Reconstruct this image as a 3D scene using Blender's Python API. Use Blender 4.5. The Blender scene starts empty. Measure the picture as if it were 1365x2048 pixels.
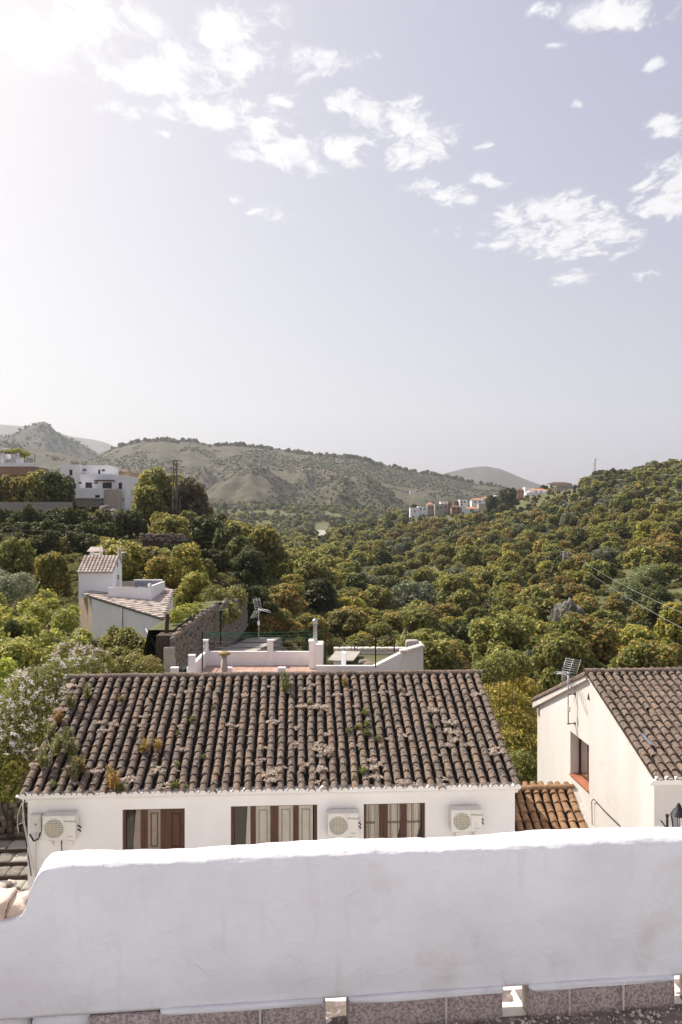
import bpy, math, random
import numpy as np
from mathutils import Vector, Matrix, noise as mnoise

R = math.radians
scene = bpy.context.scene
col = scene.collection
rnd = random.Random(7)

# ------------------------------------------------------------------ camera
FPX, UC, VH = 1580.0, 682.5, 1035.0        # focal length and horizon measured on the 1365 x 2048 photograph
cam_d = bpy.data.cameras.new('camera')
cam_d.sensor_fit = 'VERTICAL'; cam_d.sensor_height = 36.0
cam_d.lens = FPX / 2048 * 36.0
cam_d.shift_y = (VH - 1024) / 2048
cam_d.clip_start = 0.1; cam_d.clip_end = 30000
cam = bpy.data.objects.new('camera', cam_d); col.objects.link(cam)
cam.location = (0, 0, 0); cam.rotation_euler = (R(90), 0, 0)
scene.camera = cam
scene.render.resolution_x, scene.render.resolution_y = 682, 1024

# ------------------------------------------------------------------ sun, sky, exposure
SUN_AZ, SUN_EL = 52.0, 48.0                # degrees left of straight ahead, above the horizon
w = bpy.data.worlds.new('World'); scene.world = w; w.use_nodes = True
wn, wl = w.node_tree.nodes, w.node_tree.links
wn.clear()
HAZE_DENSITY = 0.0001
SUN_STRENGTH, SKY_STRENGTH, EXPOSURE = 3.2, 0.071, 1.24


def build_world():
    def N(t, **k):
        n = wn.new(t)
        for a, b in k.items():
            setattr(n, a, b)
        return n

    def mth(op, a, b=None, c=None):
        n = N('ShaderNodeMath', operation=op)
        for i, x in enumerate((a, b, c)):
            if x is None:
                continue
            if isinstance(x, (int, float)):
                n.inputs[i].default_value = x
            else:
                wl.new(x, n.inputs[i])
        return n.outputs[0]

    out = N('ShaderNodeOutputWorld'); bg = N('ShaderNodeBackground')
    wl.new(bg.outputs[0], out.inputs[0])
    bg.inputs[1].default_value = SKY_STRENGTH
    sky = N('ShaderNodeTexSky', sky_type='NISHITA')
    sky.sun_disc = False
    sky.sun_elevation = R(SUN_EL); sky.sun_rotation = R(-SUN_AZ)
    sky.altitude = 300; sky.air_density = 1.0; sky.dust_density = 3.0; sky.ozone_density = 1.6
    hsv = N('ShaderNodeHueSaturation')
    hsv.inputs['Saturation'].default_value = 0.56
    wl.new(sky.outputs[0], hsv.inputs['Color'])
    # pale, slightly hazy daylight: each channel's range is evened out, so the side towards the sun turns creamy white
    spl = N('ShaderNodeSeparateColor'); wl.new(hsv.outputs[0], spl.inputs[0])
    tint = N('ShaderNodeCombineColor')
    for ch, (k, e) in enumerate(((1.113, .85), (1.01, .86), (1.59, .60))):
        wl.new(mth('MULTIPLY', mth('POWER', spl.outputs[ch], e), k), tint.inputs[ch])
    sky_col = tint.outputs[0]
    # clouds: a thin layer of small cumulus, seen in perspective (direction projected on a level plane)
    tc = N('ShaderNodeTexCoord'); sep = N('ShaderNodeSeparateXYZ')
    wl.new(tc.outputs['Generated'], sep.inputs[0])
    zc = mth('MAXIMUM', sep.outputs[2], 0.02)
    px = mth('DIVIDE', sep.outputs[0], zc); py = mth('DIVIDE', sep.outputs[1], zc)
    cmb = N('ShaderNodeCombineXYZ'); wl.new(px, cmb.inputs[0]); wl.new(py, cmb.inputs[1])
    wrp = N('ShaderNodeTexNoise'); wrp.inputs['Scale'].default_value = 5.0; wrp.inputs['Detail'].default_value = 3
    wl.new(cmb.outputs[0], wrp.inputs['Vector'])
    sub = N('ShaderNodeVectorMath', operation='SUBTRACT'); sub.inputs[1].default_value = (.5, .5, .5)
    wl.new(wrp.outputs['Color'], sub.inputs[0])
    scl = N('ShaderNodeVectorMath', operation='SCALE'); scl.inputs['Scale'].default_value = 0.10
    wl.new(sub.outputs[0], scl.inputs[0])
    add = N('ShaderNodeVectorMath', operation='ADD'); wl.new(cmb.outputs[0], add.inputs[0]); wl.new(scl.outputs[0], add.inputs[1])
    P2 = add.outputs[0]
    # cloud groups (centre and radii in that plane, turn in degrees)
    groups = [(-0.60, 1.64, 0.229, 0.116, -17, 1.00), (-0.39, 1.77, 0.179, 0.113, -16, 1.00), (-0.21, 1.60, 0.090, 0.064, -28, 1.00), (-0.22, 1.74, 0.110, 0.071, -42, 0.90), (-0.29, 1.97, 0.174, 0.106, 30, 1.00),
              (-0.16, 2.18, 0.150, 0.110, 40, 0.95), (-0.05, 1.75, 0.079, 0.068, -17, 0.85), (0.02, 1.90, 0.060, 0.058, -48, 0.70), (0.11, 1.95, 0.093, 0.087, -61, 0.90), (-0.00, 2.15, 0.099, 0.104, -21, 1.00),
              (0.18, 2.04, 0.095, 0.128, -53, 1.00), (0.19, 2.19, 0.091, 0.086, -22, 1.00), (0.32, 2.43, 0.128, 0.082, 38, 0.95), (0.45, 2.34, 0.075, 0.050, 29, 0.80), (0.37, 2.12, 0.030, 0.034, 0, 0.90),
              (0.59, 2.61, 0.102, 0.103, -40, 0.85), (0.76, 2.57, 0.122, 0.164, -52, 1.00), (0.81, 2.85, 0.290, 0.195, 32, 1.00), (0.88, 2.75, 0.133, 0.190, -56, 0.85), (0.96, 3.31, 0.094, 0.108, 0, 0.90),
              (1.24, 3.27, 0.062, 0.080, 0, 0.70), (0.58, 2.89, 0.073, 0.070, 0, 0.80), (0.56, 1.57, 0.090, 0.059, 0, 1.00), (0.40, 1.56, 0.035, 0.036, -50, 0.80), (0.84, 2.01, 0.055, 0.089, -66, 0.85),
              (0.97, 2.31, 0.139, 0.121, -100, 0.90), (1.06, 2.53, 0.124, 0.147, -87, 0.95), (0.68, 1.74, 0.028, 0.031, -40, 0.70), (-0.24, 2.61, 0.079, 0.072, 26, 0.65), (-0.32, 2.49, 0.035, 0.036, 0, 0.60),
              (0.38, 2.77, 0.061, 0.063, 0, 0.50), (-0.52, 1.94, 0.074, 0.046, 0, 0.80), (-0.47, 2.05, 0.023, 0.025, 0, 0.80), (0.46, 1.68, 0.021, 0.017, 0, 0.70), (0.08, 1.70, 0.026, 0.023, 0, 0.70),
              (0.57, 1.92, 0.015, 0.022, 0, 0.50), (-0.13, 1.89, 0.042, 0.035, -33, 0.80)]
    acc = None
    for gx, gy, ra, rb, ang, s in groups:
        mp = N('ShaderNodeMapping', vector_type='TEXTURE')
        mp.inputs['Location'].default_value = (gx, gy, 0)
        mp.inputs['Rotation'].default_value = (0, 0, R(ang))
        mp.inputs['Scale'].default_value = (ra, rb, 1)
        wl.new(P2, mp.inputs[0])
        ln = N('ShaderNodeVectorMath', operation='LENGTH'); wl.new(mp.outputs[0], ln.inputs[0])
        mr = N('ShaderNodeMapRange', interpolation_type='SMOOTHSTEP')
        mr.inputs[1].default_value = 1.5; mr.inputs[2].default_value = 0.0
        mr.inputs[3].default_value = 0.0; mr.inputs[4].default_value = s
        wl.new(ln.outputs['Value'], mr.inputs[0])
        acc = mr.outputs[0] if acc is None else mth('MAXIMUM', acc, mr.outputs[0])
    # the same kind of cloud goes on overhead and behind the viewer
    big = N('ShaderNodeTexNoise'); big.inputs['Scale'].default_value = 1.3; big.inputs['Detail'].default_value = 2
    wl.new(cmb.outputs[0], big.inputs['Vector'])
    ov = N('ShaderNodeMapRange'); ov.inputs[1].default_value = 1.35; ov.inputs[2].default_value = 1.0
    wl.new(py, ov.inputs[0])
    ovm = N('ShaderNodeMapRange'); ovm.inputs[1].default_value = .5; ovm.inputs[2].default_value = .7
    wl.new(big.outputs[0], ovm.inputs[0])
    acc = mth('MAXIMUM', acc, mth('MULTIPLY', ov.outputs[0], ovm.outputs[0]))
    n1 = N('ShaderNodeTexNoise'); n1.inputs['Scale'].default_value = 13.0; n1.inputs['Detail'].default_value = 9
    n1.inputs['Roughness'].default_value = 0.66; n1.inputs['Distortion'].default_value = 0.25
    asp = N('ShaderNodeVectorMath', operation='MULTIPLY'); asp.inputs[1].default_value = (1.1, 0.62, 1); wl.new(P2, asp.inputs[0])
    wl.new(asp.outputs[0], n1.inputs['Vector'])
    dens = mth('ADD', mth('MULTIPLY', acc, 0.46), mth('MULTIPLY_ADD', n1.outputs[0], 1.9, -0.95))
    al = N('ShaderNodeMapRange', interpolation_type='SMOOTHSTEP')
    al.inputs[1].default_value = 0.05; al.inputs[2].default_value = 0.44
    wl.new(dens, al.inputs[0])
    gate = N('ShaderNodeMapRange'); gate.inputs[1].default_value = 0.02; gate.inputs[2].default_value = 0.25
    wl.new(acc, gate.inputs[0])
    alpha = mth('MULTIPLY', mth('MULTIPLY', al.outputs[0], gate.outputs[0]), 0.92)
    # brighter cores, greyer thick parts
    n2 = N('ShaderNodeTexNoise'); n2.inputs['Scale'].default_value = 16; n2.inputs['Detail'].default_value = 5
    wl.new(P2, n2.inputs['Vector'])
    cr = N('ShaderNodeMix', data_type='RGBA')
    cr.inputs[6].default_value = (5.2, 5.2, 5.35, 1); cr.inputs[7].default_value = (7.0, 6.95, 6.85, 1)
    wl.new(n2.outputs[0], cr.inputs[0])
    lift = N('ShaderNodeMix', data_type='RGBA', blend_type='LIGHTEN'); lift.inputs[0].default_value = 1
    wl.new(sky_col, lift.inputs[6]); wl.new(cr.outputs[2], lift.inputs[7])
    mx = N('ShaderNodeMix', data_type='RGBA')
    wl.new(alpha, mx.inputs[0]); wl.new(sky_col, mx.inputs[6]); wl.new(lift.outputs[2], mx.inputs[7])
    wl.new(mx.outputs[2], bg.inputs[0])


build_world()
w.cycles.sampling_method = 'MANUAL'; w.cycles.sample_map_resolution = 512
sd = Vector((-math.sin(R(SUN_AZ)) * math.cos(R(SUN_EL)), math.cos(R(SUN_AZ)) * math.cos(R(SUN_EL)), math.sin(R(SUN_EL))))
sl = bpy.data.lights.new('sun', 'SUN'); sl.energy = SUN_STRENGTH; sl.angle = R(0.53); sl.color = (1.0, 0.945, 0.86)
so = bpy.data.objects.new('sun', sl); col.objects.link(so)
so.rotation_euler = (-sd).to_track_quat('-Z', 'Y').to_euler()
scene.view_settings.view_transform = 'Standard'; scene.view_settings.look = 'None'
scene.view_settings.exposure = EXPOSURE; scene.view_settings.gamma = 1.0
scene.view_settings.use_curve_mapping = False
scene.render.engine = 'CYCLES'
scene.cycles.use_denoising = True
scene.cycles.max_bounces = 4; scene.cycles.diffuse_bounces = 3; scene.cycles.transmission_bounces = 2; scene.cycles.glossy_bounces = 2
scene.cycles.volume_bounces = 0; scene.cycles.transparent_max_bounces = 6
scene.cycles.sample_clamp_indirect = 6.0


# ------------------------------------------------------------------ helpers
def P(u, v, Y):
    """a photograph pixel at depth Y as a point of the place"""
    return Vector(((u - UC) / FPX * Y, Y, (VH - v) / FPX * Y))


def tag(o, label=None, cat=None, group=None, kind=None):
    if label: o['label'] = label
    if cat: o['category'] = cat
    if group: o['group'] = group
    if kind: o['kind'] = kind
    return o


def empty(name, mat=None, label=None, cat=None, group=None):
    o = bpy.data.objects.new(name, None); col.objects.link(o)
    o.empty_display_size = 0.3
    if mat is not None:
        o.matrix_world = mat if isinstance(mat, Matrix) else Matrix.Translation(Vector(mat))
    return tag(o, label, cat, group)


def link_mesh(name, me, parent=None, mat=None):
    o = bpy.data.objects.new(name, me); col.objects.link(o)
    if parent is not None:
        o.parent = parent
    if mat is not None:
        o.matrix_local = mat
    return o


class MB:
    """collects polygons; build() makes them ONE mesh object"""
    def __init__(s):
        s.v, s.f, s.m, s.sm = [], [], [], []

    def poly(s, pts, mi=0, smooth=False):
        i = len(s.v); s.v.extend([tuple(p) for p in pts]); s.f.append(tuple(range(i, i + len(pts)))); s.m.append(mi); s.sm.append(smooth)
        return s

    def box(s, a, b, mi=0, M=None):
        x0, y0, z0 = a; x1, y1, z1 = b
        p = [Vector(q) for q in ((x0, y0, z0), (x1, y0, z0), (x1, y1, z0), (x0, y1, z0), (x0, y0, z1), (x1, y0, z1), (x1, y1, z1), (x0, y1, z1))]
        if M is not None: p = [M @ q for q in p]
        i = len(s.v); s.v.extend([tuple(q) for q in p])
        for f in ((0, 3, 2, 1), (4, 5, 6, 7), (0, 1, 5, 4), (1, 2, 6, 5), (2, 3, 7, 6), (3, 0, 4, 7)):
            s.f.append(tuple(i + k for k in f)); s.m.append(mi); s.sm.append(False)
        return s

    def prism(s, pts, d, mi=0):
        """polygon pts swept along vector d"""
        d = Vector(d); n = len(pts); a = [Vector(p) for p in pts]; b = [p + d for p in a]
        i = len(s.v); s.v.extend([tuple(p) for p in a + b])
        s.f.append(tuple(reversed(range(i, i + n)))); s.f.append(tuple(range(i + n, i + 2 * n)))
        for k in range(n):
            k2 = (k + 1) % n
            s.f.append((i + k, i + k2, i + n + k2, i + n + k))
        s.m += [mi] * (n + 2); s.sm += [False] * (n + 2)
        return s

    def tube(s, path, r, seg=6, mi=0, cap=True):
        path = [Vector(p) for p in path]; n = len(path)
        rs = r if isinstance(r, (list, tuple)) else [r] * n
        i0 = len(s.v)
        for k, p in enumerate(path):
            t = (path[min(k + 1, n - 1)] - path[max(k - 1, 0)]).normalized()
            ref = Vector((0, 0, 1)) if abs(t.z) < .9 else Vector((1, 0, 0))
            a = t.cross(ref).normalized(); b = t.cross(a)
            for j in range(seg):
                an = 2 * math.pi * j / seg
                s.v.append(tuple(p + (a * math.cos(an) + b * math.sin(an)) * rs[k]))
        for k in range(n - 1):
            for j in range(seg):
                j2 = (j + 1) % seg
                s.f.append((i0 + k * seg + j, i0 + k * seg + j2, i0 + (k + 1) * seg + j2, i0 + (k + 1) * seg + j)); s.m.append(mi); s.sm.append(True)
        if cap:
            s.f.append(tuple(i0 + j for j in reversed(range(seg)))); s.m.append(mi); s.sm.append(False)
            s.f.append(tuple(i0 + (n - 1) * seg + j for j in range(seg))); s.m.append(mi); s.sm.append(False)
        return s

    def lathe(s, prof, c=(0, 0, 0), seg=12, mi=0):
        i0 = len(s.v); c = Vector(c)
        for r, z in prof:
            for j in range(seg):
                an = 2 * math.pi * j / seg
                s.v.append((c.x + r * math.cos(an), c.y + r * math.sin(an), c.z + z))
        for k in range(len(prof) - 1):
            for j in range(seg):
                j2 = (j + 1) % seg
                s.f.append((i0 + k * seg + j, i0 + k * seg + j2, i0 + (k + 1) * seg + j2, i0 + (k + 1) * seg + j)); s.m.append(mi); s.sm.append(True)
        s.f.append(tuple(i0 + (len(prof) - 1) * seg + j for j in range(seg))); s.m.append(mi); s.sm.append(False)
        return s

    def mesh(s, name, mats):
        me = bpy.data.meshes.new(name); me.from_pydata(s.v, [], s.f); me.update()
        for m in (mats if isinstance(mats, (list, tuple)) else [mats]): me.materials.append(m)
        me.polygons.foreach_set('material_index', s.m); me.polygons.foreach_set('use_smooth', s.sm)
        return me

    def build(s, name, mats, parent=None, mat=None):
        return link_mesh(name, s.mesh(name, mats), parent, mat)


def np_mesh(name, V, F, mats, cols=None, smooth=False, mi=None):
    """fast mesh: V (n,3), F (m,k) of one face size"""
    me = bpy.data.meshes.new(name); V = np.asarray(V, np.float32); F = np.asarray(F, np.int32); k = F.shape[1]
    me.vertices.add(len(V)); me.vertices.foreach_set('co', V.ravel())
    me.loops.add(F.size); me.loops.foreach_set('vertex_index', F.ravel())
    me.polygons.add(len(F)); me.polygons.foreach_set('loop_start', np.arange(0, F.size, k, dtype=np.int32))
    me.polygons.foreach_set('use_smooth', np.full(len(F), smooth, bool))
    for m in (mats if isinstance(mats, (list, tuple)) else [mats]): me.materials.append(m)
    if mi is not None: me.polygons.foreach_set('material_index', np.asarray(mi, np.int32))
    me.update(calc_edges=True); me.validate()
    if cols is not None:
        a = me.attributes.new('col', 'FLOAT_COLOR', 'POINT')
        c = np.ones((len(V), 4), np.float32); c[:, :3] = cols
        a.data.foreach_set('color', c.ravel())
    return me


# ------------------------------------------------------------------ materials
def nodes_of(m):
    m.use_nodes = True
    return m.node_tree.nodes, m.node_tree.links


def M_(name, c1, c2=None, scale=4.0, rough=0.85, bump=0.0, bscale=30.0, detail=6, c3=None, scale3=1.0, thr3=(.55, .7), metal=0.0, spec=0.3, stretch=None, contrast=(.35, .65)):
    """procedural surface: two tones by noise, an optional third tone in patches, fine relief"""
    m = bpy.data.materials.new(name); n, l = nodes_of(m); b = n['Principled BSDF']
    b.inputs['Roughness'].default_value = rough; b.inputs['Metallic'].default_value = metal
    b.inputs['Specular IOR Level'].default_value = spec
    b.inputs['Base Color'].default_value = (*c1, 1)
    geo = n.new('ShaderNodeNewGeometry'); vec = geo.outputs['Position']
    if stretch:
        mp = n.new('ShaderNodeMapping'); mp.inputs['Scale'].default_value = stretch; l.new(vec, mp.inputs[0]); vec2 = mp.outputs[0]
    else:
        vec2 = vec
    out = None
    if c2:
        t = n.new('ShaderNodeTexNoise'); t.inputs['Scale'].default_value = scale; t.inputs['Detail'].default_value = detail; l.new(vec2, t.inputs['Vector'])
        mr = n.new('ShaderNodeMapRange'); mr.inputs[1].default_value = contrast[0]; mr.inputs[2].default_value = contrast[1]; l.new(t.outputs[0], mr.inputs[0])
        mx = n.new('ShaderNodeMix'); mx.data_type = 'RGBA'; mx.inputs[6].default_value = (*c1, 1); mx.inputs[7].default_value = (*c2, 1); l.new(mr.outputs[0], mx.inputs[0]); out = mx.outputs[2]
    if c3:
        t = n.new('ShaderNodeTexNoise'); t.inputs['Scale'].default_value = scale3; t.inputs['Detail'].default_value = 7; l.new(vec, t.inputs['Vector'])
        mr = n.new('ShaderNodeMapRange'); mr.inputs[1].default_value = thr3[0]; mr.inputs[2].default_value = thr3[1]; l.new(t.outputs[0], mr.inputs[0])
        mx = n.new('ShaderNodeMix'); mx.data_type = 'RGBA'; mx.inputs[7].default_value = (*c3, 1); l.new(mr.outputs[0], mx.inputs[0])
        if out: l.new(out, mx.inputs[6])
        else: mx.inputs[6].default_value = (*c1, 1)
        out = mx.outputs[2]
    if out: l.new(out, b.inputs['Base Color'])
    if bump:
        t = n.new('ShaderNodeTexNoise'); t.inputs['Scale'].default_value = bscale; t.inputs['Detail'].default_value = 8; l.new(vec, t.inputs['Vector'])
        bp = n.new('ShaderNodeBump'); bp.inputs['Strength'].default_value = 1.0; bp.inputs['Distance'].default_value = bump; l.new(t.outputs[0], bp.inputs['Height']); l.new(bp.outputs[0], b.inputs['Normal'])
    return m


def M_leaf(name, transl=0.45, rough=0.5, vary=0.24):
    m = bpy.data.materials.new(name); n, l = nodes_of(m); b = n['Principled BSDF']; o = n['Material Output']
    at = n.new('ShaderNodeAttribute'); at.attribute_name = 'col'
    oi = n.new('ShaderNodeObjectInfo')
    hs = n.new('ShaderNodeHueSaturation')
    mv = n.new('ShaderNodeMapRange'); mv.inputs[3].default_value = 1 - vary; mv.inputs[4].default_value = 1 + vary; l.new(oi.outputs['Random'], mv.inputs[0]); l.new(mv.outputs[0], hs.inputs['Value'])
    mh = n.new('ShaderNodeMath'); mh.operation = 'MULTIPLY_ADD'; mh.inputs[1].default_value = 7.31; mh.inputs[2].default_value = 0; l.new(oi.outputs['Random'], mh.inputs[0])
    fr = n.new('ShaderNodeMath'); fr.operation = 'FRACT'; l.new(mh.outputs[0], fr.inputs[0])
    mr = n.new('ShaderNodeMapRange'); mr.inputs[3].default_value = 0.488; mr.inputs[4].default_value = 0.510; l.new(fr.outputs[0], mr.inputs[0]); l.new(mr.outputs[0], hs.inputs['Hue'])
    l.new(at.outputs['Color'], hs.inputs['Color'])
    l.new(hs.outputs[0], b.inputs['Base Color']); b.inputs['Roughness'].default_value = rough; b.inputs['Specular IOR Level'].default_value = 0.25
    tr = n.new('ShaderNodeBsdfTranslucent'); l.new(hs.outputs[0], tr.inputs[0])
    mx = n.new('ShaderNodeMixShader'); mx.inputs[0].default_value = transl
    l.new(b.outputs[0], mx.inputs[1]); l.new(tr.outputs[0], mx.inputs[2]); l.new(mx.outputs[0], o.inputs[0])
    return m


def M_tile(name, yaw, pitch, sx, sy, tones, lichen=(.42, .40, .36), lich=(.48, .62), moss=(.012, .011, .009)):
    """barrel tiles: one fired tone per tile (cell of the roof grid), lichen and dark moss by noise"""
    m = bpy.data.materials.new(name); n, l = nodes_of(m); b = n['Principled BSDF']; b.inputs['Roughness'].default_value = .9; b.inputs['Specular IOR Level'].default_value = .2
    geo = n.new('ShaderNodeNewGeometry')
    oi = n.new('ShaderNodeObjectInfo')
    mp = n.new('ShaderNodeMapping'); mp.vector_type = 'POINT'; mp.inputs['Rotation'].default_value = (0, 0, -yaw); l.new(geo.outputs['Position'], mp.inputs[0])
    sn = n.new('ShaderNodeVectorMath'); sn.operation = 'SNAP'; sn.inputs[1].default_value = (sx, sy, 100); l.new(mp.outputs[0], sn.inputs[0])
    wnz = n.new('ShaderNodeTexWhiteNoise'); wnz.noise_dimensions = '3D'; l.new(sn.outputs[0], wnz.inputs['Vector'])
    rp = n.new('ShaderNodeValToRGB'); rp.color_ramp.interpolation = 'LINEAR'
    e = rp.color_ramp.elements
    e[0].position = 0; e[0].color = (*tones[0], 1); e[1].position = 1; e[1].color = (*tones[-1], 1)
    for i, t in enumerate(tones[1:-1]):
        q = e.new((i + 1) / (len(tones) - 1)); q.color = (*t, 1)
    l.new(wnz.outputs['Value'], rp.inputs[0])
    prev = rp.outputs[0]
    for cc, sc, th, det in ((lichen, 26, lich, 7), (moss, 15, (.53, .66), 6), ((.33, .30, .26), 90, (.60, .70), 3), ((.25, .13, .04), 3.1, (.66, .74), 4)):
        t = n.new('ShaderNodeTexNoise'); t.inputs['Scale'].default_value = sc; t.inputs['Detail'].default_value = det; t.inputs['Roughness'].default_value = .65
        l.new(geo.outputs['Position'], t.inputs['Vector'])
        mr = n.new('ShaderNodeMapRange'); mr.inputs[1].default_value = th[0]; mr.inputs[2].default_value = th[1]; mr.inputs[4].default_value = .85; l.new(t.outputs[0], mr.inputs[0])
        mx = n.new('ShaderNodeMix'); mx.data_type = 'RGBA'; mx.inputs[7].default_value = (*cc, 1); l.new(mr.outputs[0], mx.inputs[0]); l.new(prev, mx.inputs[6]); prev = mx.outputs[2]
    l.new(prev, b.inputs['Base Color'])
    t = n.new('ShaderNodeTexNoise'); t.inputs['Scale'].default_value = 45; t.inputs['Detail'].default_value = 6; l.new(geo.outputs['Position'], t.inputs['Vector'])
    bp = n.new('ShaderNodeBump'); bp.inputs['Distance'].default_value = .012; l.new(t.outputs[0], bp.inputs['Height']); l.new(bp.outputs[0], b.inputs['Normal'])
    return m


YAW = R(3.3)
M = {}
M['white'] = M_('whitewash', (.84, .82, .80), (.80, .77, .74), 1.1, .9, .006, 14, c3=(.62, .55, .48), scale3=2.2, thr3=(.66, .9))
M['white_gable'] = M_('whitewash_old', (.68, .65, .625), (.62, .575, .53), .9, .9, .006, 9, c3=(.55, .44, .34), scale3=1.7, thr3=(.64, .95), stretch=(1, 1, .3))
M['white_far'] = M_('whitewash_far', (.86, .85, .84), (.80, .78, .76), .8, .9)
M['mortar'] = M_('mortar', (.70, .66, .61), (.55, .50, .45), 9, .95, .006, 40)
M['tile'] = M_tile('aged_barrel_tile', YAW, 0, .2496, .248, [(.085, .060, .046), (.17, .12, .088), (.115, .085, .068), (.22, .14, .092), (.15, .11, .086)], lichen=(.36, .33, .295), lich=(.50, .64))
M['tile_r'] = M_tile('aged_barrel_tile_brown', YAW, 0, .24, .25, [(.12, .085, .066), (.19, .13, .098), (.145, .105, .082), (.22, .15, .105)], lichen=(.37, .325, .285), lich=(.50, .66))
M['tile_o'] = M_tile('orange_barrel_tile', YAW, 0, .27, .3, [(.30, .155, .078), (.42, .26, .15), (.25, .14, .08), (.36, .21, .115)], lichen=(.40, .30, .20), lich=(.58, .75), moss=(.06, .045, .02))
M['tile_pale'] = M_('pale_barrel_tile', (.50, .40, .34), (.40, .30, .25), 6, .9, c3=(.58, .52, .47), scale3=3, thr3=(.45, .6))
M['tile_flat'] = M_('flat_roof_tile', (.40, .32, .27), (.50, .42, .37), 1.5, .9, .01, 18, c3=(.10, .08, .07), scale3=2.4, thr3=(.52, .66))
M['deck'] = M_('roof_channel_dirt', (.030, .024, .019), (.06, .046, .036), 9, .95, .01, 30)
M['wood'] = M_('brown_varnished_wood', (.115, .05, .028), (.075, .032, .02), 3, .5, stretch=(12, 12, 1))
M['wood_dark'] = M_('dark_wood', (.055, .027, .018), (.035, .018, .012), 3, .5, stretch=(12, 12, 1))
M['groove_shade'] = M_('shutter_groove_shade', (.40, .36, .31), rough=.7)  # darker shutter tone: the shade of the panel recesses put into the colour
M['shutter_b'] = M_('brownish_shutter', (.42, .33, .27), (.36, .28, .23), 5, .6)
M['shutter'] = M_('pale_painted_shutter', (.70, .65, .58), (.62, .57, .50), 5, .6)
M['iron'] = M_('black_iron', (.016, .016, .018), rough=.55)
M['steel'] = M_('galvanised_steel', (.50, .50, .50), (.42, .42, .43), 30, .38, metal=.85)
M['alu'] = M_('aluminium_rod', (.62, .61, .60), (.5, .5, .5), 20, .45, metal=.5)
M['rust'] = M_('dull_iron', (.15, .12, .10), (.10, .07, .05), 20, .8)
M['ac'] = M_('cream_enamel', (.74, .71, .66), (.70, .67, .61), 3, .45, c3=(.50, .44, .36), scale3=5, thr3=(.66, .9))
M['ac_dark'] = M_('fan_well', (.10, .09, .07), rough=.6)
M['fan_blade'] = M_('fan_blade_grey', (.20, .24, .27), (.36, .29, .16), 14, .5)
M['fan_disc'] = M_('ochre_coil', (.55, .44, .24), (.33, .36, .34), 9, .7)
M['print'] = M_('dark_print', (.12, .09, .08), rough=.6)
M['plastic_grey'] = M_('grey_plastic', (.62, .60, .57), (.56, .54, .5), 6, .5)
M['cable_black'] = M_('black_cable', (.02, .02, .02), rough=.5)
M['cable_white'] = M_('pale_cable', (.55, .53, .5), rough=.6)
M['rope_green'] = M_('green_clothesline', (.02, .16, .09), rough=.6)
M['terracotta'] = M_('terracotta_paving', (.42, .27, .21), (.36, .22, .17), 3, .8)
M['terracotta_b'] = M_('terracotta_paving_pale', (.48, .33, .26), (.41, .27, .21), 3, .8)
M['brick_sill'] = M_('red_sill_tile', (.36, .13, .07), (.30, .11, .06), 6, .7)
M['stucco_tan'] = M_('weathered_tan_stucco', (.42, .34, .25), (.30, .23, .165), 2.4, .95, .02, 8, c3=(.16, .125, .09), scale3=1.3, thr3=(.55, .8), stretch=(1, 1, .25))
M['beige'] = M_('beige_render', (.50, .43, .36), (.42, .35, .29), 2, .9)
M['yellow'] = M_('yellow_ochre_render', (.62, .47, .27), (.56, .42, .24), 1, .9)
M['block'] = M_('concrete_block', (.34, .31, .27), (.26, .235, .205), 3, .95, .02, 6)
M['glass_dark'] = M_('dark_glass', (.03, .032, .036), rough=.08, spec=.6)
M['shutter_dark'] = M_('charcoal_roller_shutter', (.045, .045, .05), rough=.6)
M['roof_brown'] = M_('brown_roof_tile', (.17, .10, .07), (.11, .065, .045), 3, .9, .03, 6)
M['roof_orange'] = M_('orange_roof_tile', (.50, .24, .14), (.42, .20, .12), 1.2, .9)
M['brick'] = M_('raw_brick', (.36, .23, .16), (.30, .185, .13), 2, .95)
M['concrete'] = M_('raw_concrete', (.40, .36, .32), (.32, .29, .26), 2, .95, .01, 12)
M['paving'] = M_('pale_paving', (.37, .37, .39), (.31, .31, .33), 1.5, .9, .005, 12)
M['street'] = M_('pale_street', (.66, .63, .59), (.58, .55, .51), 1.5, .9, .005, 12)
M['lane'] = M_('lane_concrete', (.40, .37, .33), (.30, .275, .24), 1.4, .95, .01, 10)
M['slate_tile'] = M_('blue_grey_tile', (.24, .25, .30), (.30, .31, .35), 3, .5)
M['bark'] = M_('bark', (.11, .085, .065), (.06, .045, .035), 8, .95, .03, 18)
M['granite'] = M_('pink_granite', (.44, .36, .35), (.27, .215, .21), 75, .8, .004, 60, c3=(.52, .46, .45), scale3=95, thr3=(.56, .62), contrast=(.46, .54))
M['dirty_floor'] = M_('gritty_floor', (.24, .195, .18), (.14, .112, .10), 16, .95, .012, 45, c3=(.34, .285, .26), scale3=30, thr3=(.56, .68))
M['white_stone'] = M_('whitewashed_stone', (.82, .80, .77), (.72, .66, .58), 9, .9, .01, 25)
M['cap_stone'] = M_('sunbleached_stone', (.58, .44, .36), (.68, .58, .51), 8, .95, .014, 22, c3=(.25, .18, .14), scale3=14, thr3=(.6, .72))
M['straw'] = M_('yellow_straw_cap', (.42, .30, .13), (.30, .21, .09), 14, .95, .02, 50)
M['curtain'] = M_('unbleached_curtain', (.66, .60, .53), (.58, .52, .46), 6, .9)
M['foundation'] = M_('foundation', (.35, .32, .29), (.28, .25, .22), 2, .95)
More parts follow.
